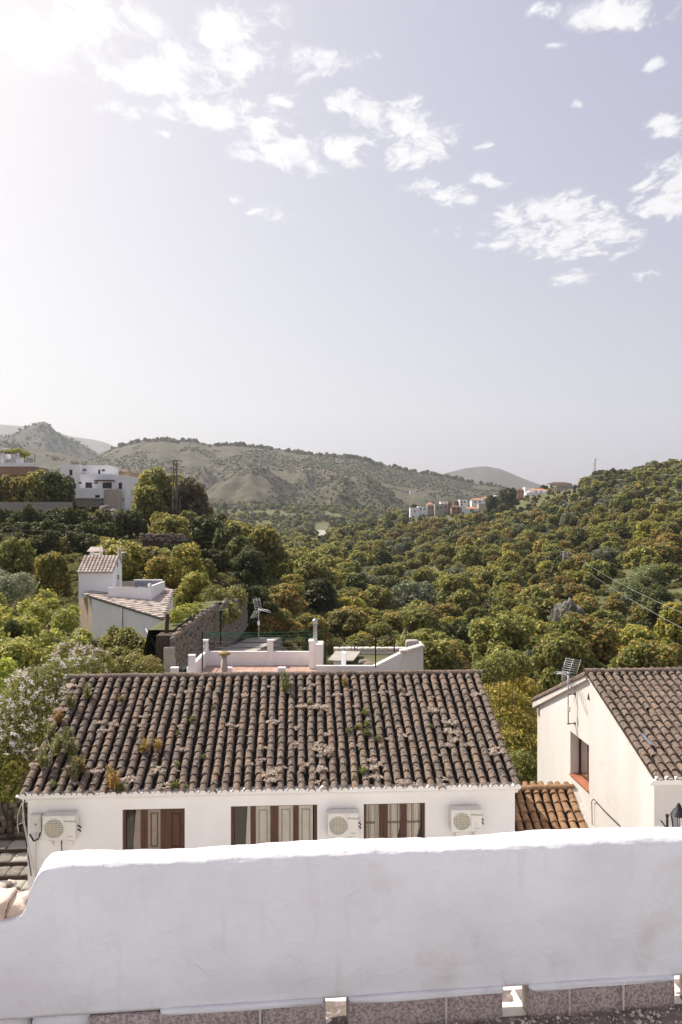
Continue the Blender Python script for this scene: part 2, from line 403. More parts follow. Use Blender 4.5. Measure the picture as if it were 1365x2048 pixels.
STONES = [M_('rubble_stone', (.24, .20, .155), (.155, .125, .095), 7, .95, .02, 18, c3=(.36, .31, .25), scale3=5, thr3=(.55, .7)),
          M_('rubble_stone_grey', (.24, .21, .18), (.15, .13, .11), 7, .95, .02, 18),
          M_('rubble_stone_ochre', (.28, .22, .155), (.19, .145, .10), 7, .95, .02, 18)]
M['stone_bed'] = M_('earth_mortar', (.085, .062, .045), (.055, .04, .03), 10, .95, .02, 20)
M['leaf'] = M_leaf('leaf')
M['leaf_soft'] = M_leaf('leaf_feathery', .30, .7, .2)
M['petal'] = M_leaf('petal', .35, .7, .05)


def M_plaid():
    m = bpy.data.materials.new('plaid_curtain'); n, l = nodes_of(m); b = n['Principled BSDF']; b.inputs['Roughness'].default_value = .95
    tc = n.new('ShaderNodeTexCoord'); sp = n.new('ShaderNodeSeparateXYZ'); l.new(tc.outputs['Object'], sp.inputs[0])
    prev = None
    for ax, per, wd in ((0, .17, .10), (0, .17, .05), (2, .5, .07), (0, .06, .10)):
        mm = n.new('ShaderNodeMath'); mm.operation = 'MULTIPLY_ADD'; mm.inputs[1].default_value = 1 / per; mm.inputs[2].default_value = .15 if wd == .05 else .4; l.new(sp.outputs[ax], mm.inputs[0])
        f = n.new('ShaderNodeMath'); f.operation = 'FRACT'; l.new(mm.outputs[0], f.inputs[0])
        c = n.new('ShaderNodeMath'); c.operation = 'LESS_THAN'; c.inputs[1].default_value = wd * 1.6; l.new(f.outputs[0], c.inputs[0])
        k = n.new('ShaderNodeMath'); k.operation = 'MULTIPLY'; k.inputs[1].default_value = .25 if per == .06 else .8; l.new(c.outputs[0], k.inputs[0])
        mx = n.new('ShaderNodeMix'); mx.data_type = 'RGBA'; mx.inputs[7].default_value = (.13, .085, .06, 1); l.new(k.outputs[0], mx.inputs[0])
        if prev is None: mx.inputs[6].default_value = (.72, .65, .55, 1)
        else: l.new(prev, mx.inputs[6])
        prev = mx.outputs[2]
    l.new(prev, b.inputs['Base Color'])
    return m


M['plaid'] = M_plaid()


def M_plaster():
    """thick lime wash: faint grey patches, drips, hairline cracks, brushed and lumpy relief"""
    m = M_('lumpy_lime_plaster', (.735, .74, .775), (.665, .66, .69), 2.3, .92, 0, c3=(.56, .52, .50), scale3=3.4, thr3=(.60, .88))
    n, l = m.node_tree.nodes, m.node_tree.links; b = n['Principled BSDF']; prev = b.inputs['Base Color'].links[0].from_socket
    geo = n.new('ShaderNodeNewGeometry')
    mp = n.new('ShaderNodeMapping'); mp.inputs['Scale'].default_value = (9, 9, 1.1); l.new(geo.outputs['Position'], mp.inputs[0])
    t = n.new('ShaderNodeTexNoise'); t.inputs['Scale'].default_value = 1.6; t.inputs['Detail'].default_value = 5; l.new(mp.outputs[0], t.inputs['Vector'])
    mr = n.new('ShaderNodeMapRange'); mr.inputs[1].default_value = .60; mr.inputs[2].default_value = .80; mr.inputs[4].default_value = .35; l.new(t.outputs[0], mr.inputs[0])
    mx = n.new('ShaderNodeMix'); mx.data_type = 'RGBA'; mx.inputs[7].default_value = (.55, .50, .46, 1); l.new(mr.outputs[0], mx.inputs[0]); l.new(prev, mx.inputs[6]); prev = mx.outputs[2]
    wq = n.new('ShaderNodeTexNoise'); wq.inputs['Scale'].default_value = 3; wq.inputs['Detail'].default_value = 4; l.new(geo.outputs['Position'], wq.inputs['Vector'])
    ad = n.new('ShaderNodeMix'); ad.data_type = 'VECTOR'; ad.inputs[0].default_value = .25; l.new(geo.outputs['Position'], ad.inputs[4]); l.new(wq.outputs['Color'], ad.inputs[5])
    vo = n.new('ShaderNodeTexVoronoi'); vo.feature = 'DISTANCE_TO_EDGE'; vo.inputs['Scale'].default_value = 2.6; l.new(ad.outputs[1], vo.inputs['Vector'])
    ck = n.new('ShaderNodeMapRange'); ck.inputs[1].default_value = .002; ck.inputs[2].default_value = .0; l.new(vo.outputs['Distance'], ck.inputs[0])
    gate = n.new('ShaderNodeMapRange'); gate.inputs[1].default_value = .62; gate.inputs[2].default_value = .70; l.new(wq.outputs[0], gate.inputs[0])
    mu = n.new('ShaderNodeMath'); mu.operation = 'MULTIPLY'; l.new(ck.outputs[0], mu.inputs[0]); l.new(gate.outputs[0], mu.inputs[1])
    mx2 = n.new('ShaderNodeMix'); mx2.data_type = 'RGBA'; mx2.inputs[7].default_value = (.40, .37, .35, 1); l.new(mu.outputs[0], mx2.inputs[0]); l.new(prev, mx2.inputs[6]); l.new(mx2.outputs[2], b.inputs['Base Color'])
    a1 = n.new('ShaderNodeTexNoise'); a1.inputs['Scale'].default_value = 9; a1.inputs['Detail'].default_value = 7; a1.inputs['Roughness'].default_value = .55; a1.inputs['Distortion'].default_value = .6; l.new(geo.outputs['Position'], a1.inputs['Vector'])
    a2 = n.new('ShaderNodeTexNoise'); a2.inputs['Scale'].default_value = 60; a2.inputs['Detail'].default_value = 5; l.new(geo.outputs['Position'], a2.inputs['Vector'])
    sm = n.new('ShaderNodeMath'); sm.operation = 'MULTIPLY_ADD'; sm.inputs[1].default_value = .10; l.new(a2.outputs[0], sm.inputs[0]); l.new(a1.outputs[0], sm.inputs[2])
    s2 = n.new('ShaderNodeMath'); s2.operation = 'MULTIPLY_ADD'; s2.inputs[1].default_value = -.15; l.new(mu.outputs[0], s2.inputs[0]); l.new(sm.outputs[0], s2.inputs[2])
    bp = n.new('ShaderNodeBump'); bp.inputs['Distance'].default_value = .012; l.new(s2.outputs[0], bp.inputs['Height']); l.new(bp.outputs[0], b.inputs['Normal'])
    return m


M['plaster'] = M_plaster()


def M_glass():
    m = bpy.data.materials.new('window_glass'); n, l = nodes_of(m); o = n['Material Output']; n.remove(n['Principled BSDF'])
    t = n.new('ShaderNodeBsdfTransparent'); g = n.new('ShaderNodeBsdfGlossy'); g.inputs['Roughness'].default_value = .03
    fr = n.new('ShaderNodeFresnel'); fr.inputs[0].default_value = 1.5
    mx = n.new('ShaderNodeMixShader'); l.new(fr.outputs[0], mx.inputs[0]); l.new(t.outputs[0], mx.inputs[1]); l.new(g.outputs[0], mx.inputs[2]); l.new(mx.outputs[0], o.inputs[0])
    return m


M['glass'] = M_glass()

# ------------------------------------------------------------------ the ground: one sheet from the street to the horizon
UT = [-600, 0, 200, 340, 420, 500, 600, 750, 820, 900, 1000, 1060, 1140, 1200, 1365, 1900]
ROWS = [
    (3,   [-9.0] * 16),
    (20,  [-8, -8.9, -9, -9, -9, -9, -9, -9, -9, -9, -9, -9, -9, -9.2, -9.4, -9.4]),
    (30,  [-6.5, -7.6, -8.3, -8.2, -8.3, -8.5, -9, -10, -10.5, -10.8, -11, -11, -11, -11, -11, -11]),
    (38,  [-5.8, -7.0, -8.0, -7.9, -8.0, -8.4, -9.8, -11.5, -11.8, -12, -12, -12, -12, -12, -12, -11.5]),
    (47,  [-5, -6.3, -7.6, -7.4, -8.2, -9, -11, -12.5, -12.8, -13, -13, -13, -13, -13, -12.8, -12]),
    (60,  [-4.5, -6, -6.8, -6.9, -8.4, -10.3, -12.5, -14, -14.3, -14.5, -14.5, -14.4, -14.2, -14, -13.5, -12]),
    (80,  [-3, -5, -5.5, -5.8, -6.2, -8, -11.5, -15, -16, -16.3, -16.5, -16.4, -16.2, -16, -15, -12]),
    (110, [-1, -3.6, -4, -4.2, -5.2, -7.4, -11.5, -16, -17, -17.3, -17.5, -17.5, -17.2, -17, -15, -10]),
    (140, [4.5, 3, 0.8, -1.2, -4.4, -7.5, -12.5, -17, -18, -18, -18, -17.5, -17, -16, -13, -7]),
    (200, [6, 5, 2, -1, -6, -12, -15.5, -18, -18.5, -18.3, -17.2, -16, -14, -12.5, -8.5, -1]),
    (300, [7, 4, -1, -5, -9, -15, -17.5, -18.5, -18, -17, -14, -11.5, -8, -5, 1, 12]),
    (420, [9, 3, -3, -8, -13, -17, -18.5, -17, -15.5, -12.5, -7.5, -3, 2.5, 7.5, 18, 35]),
    (480, [9, 3, -4, -9, -13.5, -17.5, -18.5, -13, -8, -6, -2, 4, 10, 14, 26, 46]),
    (545, [9, 3, -4, -10, -14, -18, -18.5, -7, 1.6, 1.0, 6.0, 14, 19, 23, 35.5, 56]),
    (620, [8, 2, -5, -10, -14, -18, -18.5, -9, 1, 2, 8, 15, 21, 28, 41.5, 62]),
    (720, [8, 2, -5, -10, -14, -17, -18.5, -15, -11, -8, -2, 6, 12, 19, 32, 50]),
    (900, [16, 8, 2, -2, -3, -3, -5, -7, -9, -14, -12, -8, -4, 2, 10, 20]),
    (1150, [40, 30, 22, 20, 17, 16, 13, 10, 6, -10, -10, -10, -8, -6, -2, 5]),
    (1500, [50, 40, 28, 22, 16, 12, 8, 4, 0, -5, -6, -6, -6, -6, -4, 0]),
    (2500, [40, 40, 30, 20, 10, 0, -5, -5, -10, -10, -10, -10, -10, -10, -10, -10]),
    (12000, [-60] * 16)]
LY = np.log(np.array([r[0] for r in ROWS], float)); TZ = np.array([r[1] for r in ROWS], float); UTa = np.array(UT, float)


def vnoise(x, y, seed=0.0):
    """smooth value noise, vectorised"""
    x = np.asarray(x, float) + seed * 17.3; y = np.asarray(y, float) - seed * 9.7
    xi = np.floor(x); yi = np.floor(y); fx = x - xi; fy = y - yi
    fx = fx * fx * (3 - 2 * fx); fy = fy * fy * (3 - 2 * fy)
    def h(a, b):
        s = np.sin(a * 127.1 + b * 311.7 + seed * 74.7) * 43758.5453
        return s - np.floor(s)
    return (h(xi, yi) * (1 - fx) + h(xi + 1, yi) * fx) * (1 - fy) + (h(xi, yi + 1) * (1 - fx) + h(xi + 1, yi + 1) * fx) * fy


def fbm(x, y, oct=4, seed=0.0, ridged=False):
    a = 0.0; amp = .5; f = 1.0
    for k in range(oct):
        v = vnoise(np.asarray(x) * f, np.asarray(y) * f, seed + k)
        if ridged: v = 1 - np.abs(2 * v - 1)
        a = a + v * amp; amp *= .5; f *= 2.03
    return a


def base_z(x, y):
    x = np.asarray(x, float); y = np.asarray(y, float)
    yy = np.maximum(y, 3.0)
    u = np.clip(UC + FPX * x / yy, -600, 1900)
    ly = np.log(yy)
    i = np.clip(np.searchsorted(LY, ly) - 1, 0, len(LY) - 2)
    t = np.clip((ly - LY[i]) / (LY[i + 1] - LY[i]), 0, 1); t = t * t * (3 - 2 * t) * .5 + t * .5
    j = np.clip(np.searchsorted(UTa, u) - 1, 0, len(UTa) - 2)
    s = np.clip((u - UTa[j]) / (UTa[j + 1] - UTa[j]), 0, 1)
    z0 = TZ[i, j] * (1 - s) + TZ[i, j + 1] * s; z1 = TZ[i + 1, j] * (1 - s) + TZ[i + 1, j + 1] * s
    z = z0 * (1 - t) + z1 * t
    am = np.clip((y - 24) / 60, 0, 1)
    z = z + am * ((fbm(x / 14, y / 14, 3, 3) - .45) * 1.3 + (fbm(x / 70, y / 70, 3, 5) - .45) * np.clip(y / 80, 0, 5))
    # terraces cut in the slopes
    ter = np.clip((y - 90) / 100, 0, 1) * np.clip((1000 - y) / 300, 0, 1)
    z = z + ter * (np.round(z / 2.2) * 2.2 - z) * .45
    return z


def gz(x, y):
    return float(base_z(np.array([x]), np.array([y]))[0])


def hit(u, v, y0=60.0, y1=1400.0):
    """where the line of sight through (u, v) meets the ground"""
    ys = np.exp(np.linspace(math.log(y0), math.log(y1), 600))
    xs = (u - UC) / FPX * ys
    vs = VH - base_z(xs, ys) / ys * FPX
    k = np.argmax(vs <= v) if (vs <= v).any() else len(ys) - 1
    return float(xs[k]), float(ys[k])


M['earth'] = M_('dry_earth_and_grass', (.120, .112, .050), (.090, .100, .036), .16, .95, .05, 3, c3=(.17, .145, .085), scale3=.07, thr3=(.58, .74))
M['hillside'] = M_('scrub_hillside', (.092, .076, .043), (.048, .048, .026), .055, .95, 2.0, .06, c3=(.15, .108, .07), scale3=.006, thr3=(.58, .72), detail=9, contrast=(.42, .60))
M['rock_far'] = M_('grey_limestone', (.088, .08, .06), (.045, .046, .032), .02, .95, 3, .03, detail=10)


def polar_sheet(name, u0, u1, nu, y0, y1, ny, zf, mat):
    us = np.linspace(u0, u1, nu); ys = np.exp(np.linspace(math.log(y0), math.log(y1), ny))
    U, Y = np.meshgrid(us, ys); X = (U - UC) / FPX * Y
    Z = zf(X, Y, U)
    V = np.stack([X, Y, Z], -1).reshape(-1, 3)
    i = np.arange(ny - 1)[:, None] * nu + np.arange(nu - 1)[None, :]
    F = np.stack([i, i + 1, i + nu + 1, i + nu], -1).reshape(-1, 4)
    return link_mesh(name, np_mesh(name, V, F, mat, smooth=True))


# far sheet + a plain rectangle under and behind the viewer
g = polar_sheet('ground', -2400, 3800, 420, 9.0, 12000, 330, lambda X, Y, U: base_z(X, Y), M['earth'])
tag(g, kind='structure')
mb = MB(); mb.poly([(-60, -40, -9.2), (60, -40, -9.2), (60, 9.4, -9.2), (-60, 9.4, -9.2)])
mb.poly([(-7.4, 9.0, -8.90), (24, 9.0, -8.90), (24, 20.6, -8.90), (-7.4, 18.2, -8.90)])
tag(mb.build('street', M['street']), kind='structure')


def skyline(pts):
    a = np.array(pts, float)
    return lambda u: np.interp(u, a[:, 0], a[:, 1])


def hill(name, pts, Yr, front, back, rough, seed, mat, extra=None, nu=240, ny=90, gully=0.25):
    """a ridge whose crest follows the line pts (u, v) at depth Yr, spurs and gullies on its flanks"""
    sk = skyline(pts); u0, u1 = pts[0][0], pts[-1][0]
    def zf(X, Y, U):
        crest = (VH - sk(U)) / FPX * Yr
        t = np.where(Y < Yr, (Y - (Yr - front)) / front, 1 - (Y - Yr) / back)
        t = np.clip(t, 0, 1); s = np.where(Y < Yr, t ** 1.15, t * t * (3 - 2 * t))
        floor = -25.0
        h = crest - floor
        xs = X / (rough * 260)
        rg = fbm(xs + Y / (rough * 900), Y / (rough * 1100), 5, seed, True)
        mid = fbm(X / (rough * 120), Y / (rough * 150), 5, seed + 3)
        z = floor + h * s
        z = z + h * (gully * (rg - .75) * 2.0 * np.clip(t * 3, 0, 1) * np.clip((1 - t) * 2.4 + .02, 0, 1)) + (mid - .47) * 17 * rough * np.clip(t * 3, 0, 1) * np.clip((1 - t) * 3 + .10, 0, 1)
        if extra is not None: z = extra(X, Y, U, z)
        return z
    o = polar_sheet(name, u0, u1, nu, Yr - front, Yr + back, ny, zf, mat)
    tag(o, kind='structure')
    return zf


def cones(lst):
    def f(X, Y, U, z):
        for (u, v, Yc, rx, ry, pw) in lst:
            cx = (u - UC) / FPX * Yc; h = (VH - v) / FPX * Yc + 30
            dx = (X - cx) / rx; dy = (Y - Yc) / ry
            th_ = np.arctan2(dy, dx)
            wob = 1 + .45 * (fbm(X / 70, Y / 90, 4, 31) - .5) + .07 * np.sin(th_ * 5 + u) + .05 * np.sin(th_ * 11 + 2 * u)
            d = np.sqrt(dx * dx + dy * dy + .012) * wob
            c = -30 + h * np.clip(1 - d ** pw, -.3, 1)
            k = 9.0
            z = np.where(np.abs(c - z) < k, np.maximum(c, z) + (k - np.abs(c - z)) ** 2 / (4 * k), np.maximum(c, z))
        return z
    return f


HZ = {}
HZ['far_left'] = hill('mountain', [(-900, 840), (-100, 846), (0, 848), (50, 851), (105, 858), (140, 870), (190, 877), (215, 884), (235, 894), (270, 912), (330, 940), (420, 985)], 7000, 2600, 1500, 5, 1, M['rock_far'], nu=120, ny=60, gully=.12)
HZ['cone'] = hill('mountain', [(780, 1010), (850, 968), (890, 946), (930, 936), (970, 932), (1000, 937), (1050, 958), (1095, 974), (1150, 996), (1230, 1025), (1300, 1050)], 4600, 1500, 1000, 3, 2, M['rock_far'], nu=110, ny=60, gully=.12)
HZ['peak'] = hill('mountain', [(-700, 890), (-200, 884), (-60, 884), (20, 869), (45, 857), (70, 846), (88, 840), (98, 845), (112, 860), (135, 873), (160, 884), (195, 904), (230, 926), (290, 960), (360, 1010)], 2700, 760, 700, 1.7, 4, M['rock_far'], nu=190, ny=80, gully=.30)
HZ['foot'] = hill('hill', [(-900, 872), (-300, 876), (-50, 878), (10, 884), (60, 893), (115, 905), (180, 922), (240, 940), (300, 955), (360, 975), (430, 1010), (480, 1040)], 1750, 650, 600, 1.3, 6, M['hillside'], nu=190, ny=80, gully=.16)
HZ['main'] = hill('hill', [(90, 985), (150, 938), (200, 906), (235, 893), (280, 880), (330, 878), (360, 883), (378, 879), (395, 884), (420, 890), (470, 888), (520, 893), (600, 905), (660, 910), (700, 913), (736, 918), (748, 926), (790, 934), (830, 944), (890, 950), (950, 966), (1000, 971), (1018, 980), (1060, 1006), (1110, 1030), (1200, 1060)], 2000, 900, 800, 1.5, 9, M['hillside'],
                  extra=cones([(507, 918, 1420, 160, 300, 1.12), (700, 944, 1330, 155, 260, 1.35), (405, 922, 1600, 120, 260, .95), (300, 945, 1500, 120, 240, 1.0), (610, 930, 1600, 140, 280, 1.1), (850, 975, 1500, 150, 300, 1.2)]), nu=420, ny=170, gully=.20)


def sight_far(u, v):
    """depth where the sight line meets the main hill"""
    ys = np.linspace(1101, 2000, 500); xs = (u - UC) / FPX * ys
    z = np.maximum(HZ['main'](xs, ys, np.full_like(ys, u)), base_z(xs, ys))
    vs = VH - z / ys * FPX
    k = int(np.argmax(vs <= v)) if (vs <= v).any() else len(ys) - 1
    return Vector((xs[k], ys[k], z[k]))


# ------------------------------------------------------------------ leaves and crowns
KINDS = {  # leaf tones, tip tone, share of tips, dome height
    'russet':  dict(a=(0.129, 0.146, 0.040), b=(0.240, 0.239, 0.061), tip=(0.526, 0.346, 0.099), ft=.36, dome=.85),
    'golden':  dict(a=(0.193, 0.205, 0.044), b=(0.351, 0.328, 0.068), tip=(0.550, 0.418, 0.099), ft=.30, dome=.95),
    'dark':    dict(a=(0.054, 0.067, 0.025), b=(0.115, 0.127, 0.040), tip=(0.222, 0.227, 0.066), ft=.20, dome=1.05),
    'green':   dict(a=(0.152, 0.168, 0.046), b=(0.280, 0.273, 0.074), tip=(0.414, 0.366, 0.104), ft=.26, dome=1.0),
    'olive':   dict(a=(0.170, 0.186, 0.110), b=(0.252, 0.265, 0.161), tip=(0.328, 0.340, 0.216), ft=.22, dome=.9),
    'bamboo':  dict(a=(0.181, 0.212, 0.087), b=(0.281, 0.306, 0.140), tip=(0.374, 0.382, 0.193), ft=.22, dome=1.0),
    'brown':   dict(a=(0.175, 0.155, 0.089), b=(0.257, 0.221, 0.123), tip=(0.351, 0.286, 0.158), ft=.22, dome=1.0),
    'lime':    dict(a=(0.222, 0.269, 0.049), b=(0.374, 0.412, 0.077), tip=(0.538, 0.525, 0.111), ft=.30, dome=1.0),
    'vine':    dict(a=(0.228, 0.239, 0.056), b=(0.421, 0.394, 0.084), tip=(0.560, 0.465, 0.111), ft=.26, dome=1.0),
    'grass':   dict(a=(0.234, 0.209, 0.088), b=(0.175, 0.197, 0.058), tip=(0.351, 0.298, 0.140), ft=.3, dome=1.0),
}


def leaf_cloud(lobes, n, size, kind, seed, up=.5, aspect=.55, fill=.3, droop=0.0, tipz=True):
    """lobes: rows cx cy cz rx ry rz. Returns vertices (4n,3) and colours of n leaf-shaped faces spread through the lobes."""
    rg = np.random.default_rng(seed); L = np.asarray(lobes, float); K = KINDS[kind]
    wgt = (L[:, 3] * L[:, 4] + L[:, 3] * L[:, 5] + L[:, 4] * L[:, 5]); wgt /= wgt.sum()
    li = rg.choice(len(L), n, p=wgt)
    d = rg.normal(size=(n, 3)); d[:, 2] += .35 * np.abs(d[:, 2]); d /= np.linalg.norm(d, axis=1)[:, None]
    # twigs: leaves bunch in sprays round a number of directions
    rr = np.where(rg.random(n) < fill, .35 + .5 * rg.random(n), .80 + .28 * rg.random(n) ** 1.5)
    lobe_tip = rg.random(len(L)) * 1.5 + .15
    bunch = .5 + .5 * np.sin(d[:, 0] * 9 + li * 1.7) * np.sin(d[:, 1] * 8 + li * 2.3) * np.sin(d[:, 2] * 7 + li)
    rr = rr * (.86 + .26 * bunch)
    c = L[li, :3] + d * L[li, 3:6] * rr[:, None]
    nr = d * .75 + rg.normal(size=(n, 3)) * .55 + np.array([0, 0, up]); nr /= np.linalg.norm(nr, axis=1)[:, None]
    t = rg.normal(size=(n, 3)); t[:, 2] -= droop * 3; t -= nr * (t * nr).sum(1)[:, None]; t /= np.linalg.norm(t, axis=1)[:, None]
    b = np.cross(nr, t)
    s = size * (.6 + .8 * rg.random(n))[:, None]
    V = np.stack([c - t * s * .5, c + b * s * aspect * .5 + t * s * .05, c + t * s * .5 - nr * s * .1, c - b * s * aspect * .5 + t * s * .05], 1)
    m = rg.random(n)[:, None]
    cc = np.array(K['a']) * (1 - m) + np.array(K['b']) * m
    lz = (c[:, 2] - L[:, 2].min()) / max(1e-6, np.ptp(L[:, 2]) + L[:, 5].max())
    tp = rg.random(n) < K['ft'] * np.where(rr > .8, 1.5, .3) * (np.clip(bunch * 1.5, .2, 1.5)) * lobe_tip[li]
    cc[tp] = np.array(K['tip']) * (.75 + .5 * rg.random((int(tp.sum()), 1)))
    cc *= (.8 + .4 * rg.random(n))[:, None]
    return V.reshape(-1, 3), np.repeat(cc, 4, 0)


def crown_mesh(name, lobes, n, size, kind, seed, mat=None, **k):
    V, C = leaf_cloud(lobes, n, size, kind, seed, **k)
    F = np.arange(len(V), dtype=np.int32).reshape(-1, 4)
    return np_mesh(name, V, F, mat or M['leaf'], C)


def rand_lobes(seed, kind, n=26, spread=.70):
    """lobes of a unit tree: crown about 2 wide, base at z = .25, top near 2; uneven, with notches"""
    rg = np.random.default_rng(seed); out = []
    dm = KINDS[kind]['dome']; ph = rg.uniform(0, 6.28); ecc = rg.uniform(.0, .22)
    for i in range(n):
        a = 2.4 * i + rg.random() * .9; h = (i + .5) / n
        rad = spread * math.sqrt(max(0.02, 1 - (h * 1.05 - .15) ** 2)) * (.62 + .5 * rg.random()) * (1 + ecc * math.cos(2 * (a - ph)))
        if i == n - 1: rad = .12
        r = .17 + .17 * rg.random()
        out.append((rad * math.cos(a), rad * math.sin(a), .42 + h * 1.2 * dm + rg.uniform(-.06, .10), r, r, r * (.75 + .25 * rg.random())))
    out.append((0, 0, .85, .48, .48, .48))
    return out


def trunk_mesh(name, seed, h=.95, r=.07):
    rg = random.Random(seed); m = MB()
    lean = (rg.uniform(-.1, .1), rg.uniform(-.1, .1))
    m.tube([(0, 0, -.25), (lean[0] * .4, lean[1] * .4, .25), (lean[0], lean[1], h * .55)], [r * 1.3, r, r * .75], 6)
    for k in range(4):
        a = k * 1.57 + rg.random(); d = .4 + .25 * rg.random()
        m.tube([(lean[0], lean[1], h * .42), (lean[0] + math.cos(a) * d * .5, lean[1] + math.sin(a) * d * .5, h * .85), (lean[0] + math.cos(a) * d, lean[1] + math.sin(a) * d, h * 1.25)], [r * .6, r * .42, r * .2], 5, cap=False)
    return m.mesh(name, M['bark'])


PROTO = {}
for i, kd in enumerate(('russet', 'golden', 'dark', 'green', 'olive', 'bamboo', 'brown')):
    mt = M['leaf_soft'] if kd in ('olive', 'bamboo') else M['leaf']
    lb = [rand_lobes(40 + i * 7 + q, kd) for q in range(2)]
    dr = .5 if kd == 'bamboo' else 0
    asp = {'bamboo': .22, 'olive': .38}.get(kd, .55)
    PROTO[kd] = dict(
        near=[crown_mesh('crown', lb[q], 11000, .100, kd, 100 + i * 9 + q, mt, droop=dr, aspect=asp) for q in range(2)],
        mid=[crown_mesh('crown', lb[q], 4200, .140, kd, 200 + i * 9 + q, mt, droop=dr, aspect=asp + .1) for q in range(2)],
        far=[crown_mesh('crown', lb[0], 800, .30, kd, 300 + i * 9, mt, aspect=.8)],
        trunk=[trunk_mesh('trunk', 60 + i)])

TREES = []       # x, y, z, radius (half width), height scale, kind, label hint


def want(x, y, r, hs, kind, hint=None, z=None):
    TREES.append([x, y, gz(x, y) if z is None else z, r, hs, kind, hint])


def tree_px(u, vtop, Y, wpx, kind, hint, Yg=None):
    """a notable tree: crown top seen at (u, vtop), wpx wide, standing on the ground at depth Y"""
    if Y < 82 and u > 460 or 82 <= Y < 120 and u > 560: Y = hit(u, vtop + .88 * wpx, 24, 400)[1]
    x = (u - UC) / FPX * Y; zt = (VH - vtop) / FPX * Y; z = gz(x, Y); r = wpx / FPX * Y / 2 / .95
    H_ = zt - z
    if H_ > 1.3 * 1.95 * r: r = min(H_ / (1.3 * 1.95), r * 1.45)
    hs = min(1.7, max(.6, H_ / (r * 1.95))); want(x, Y, r, hs, kind, hint)


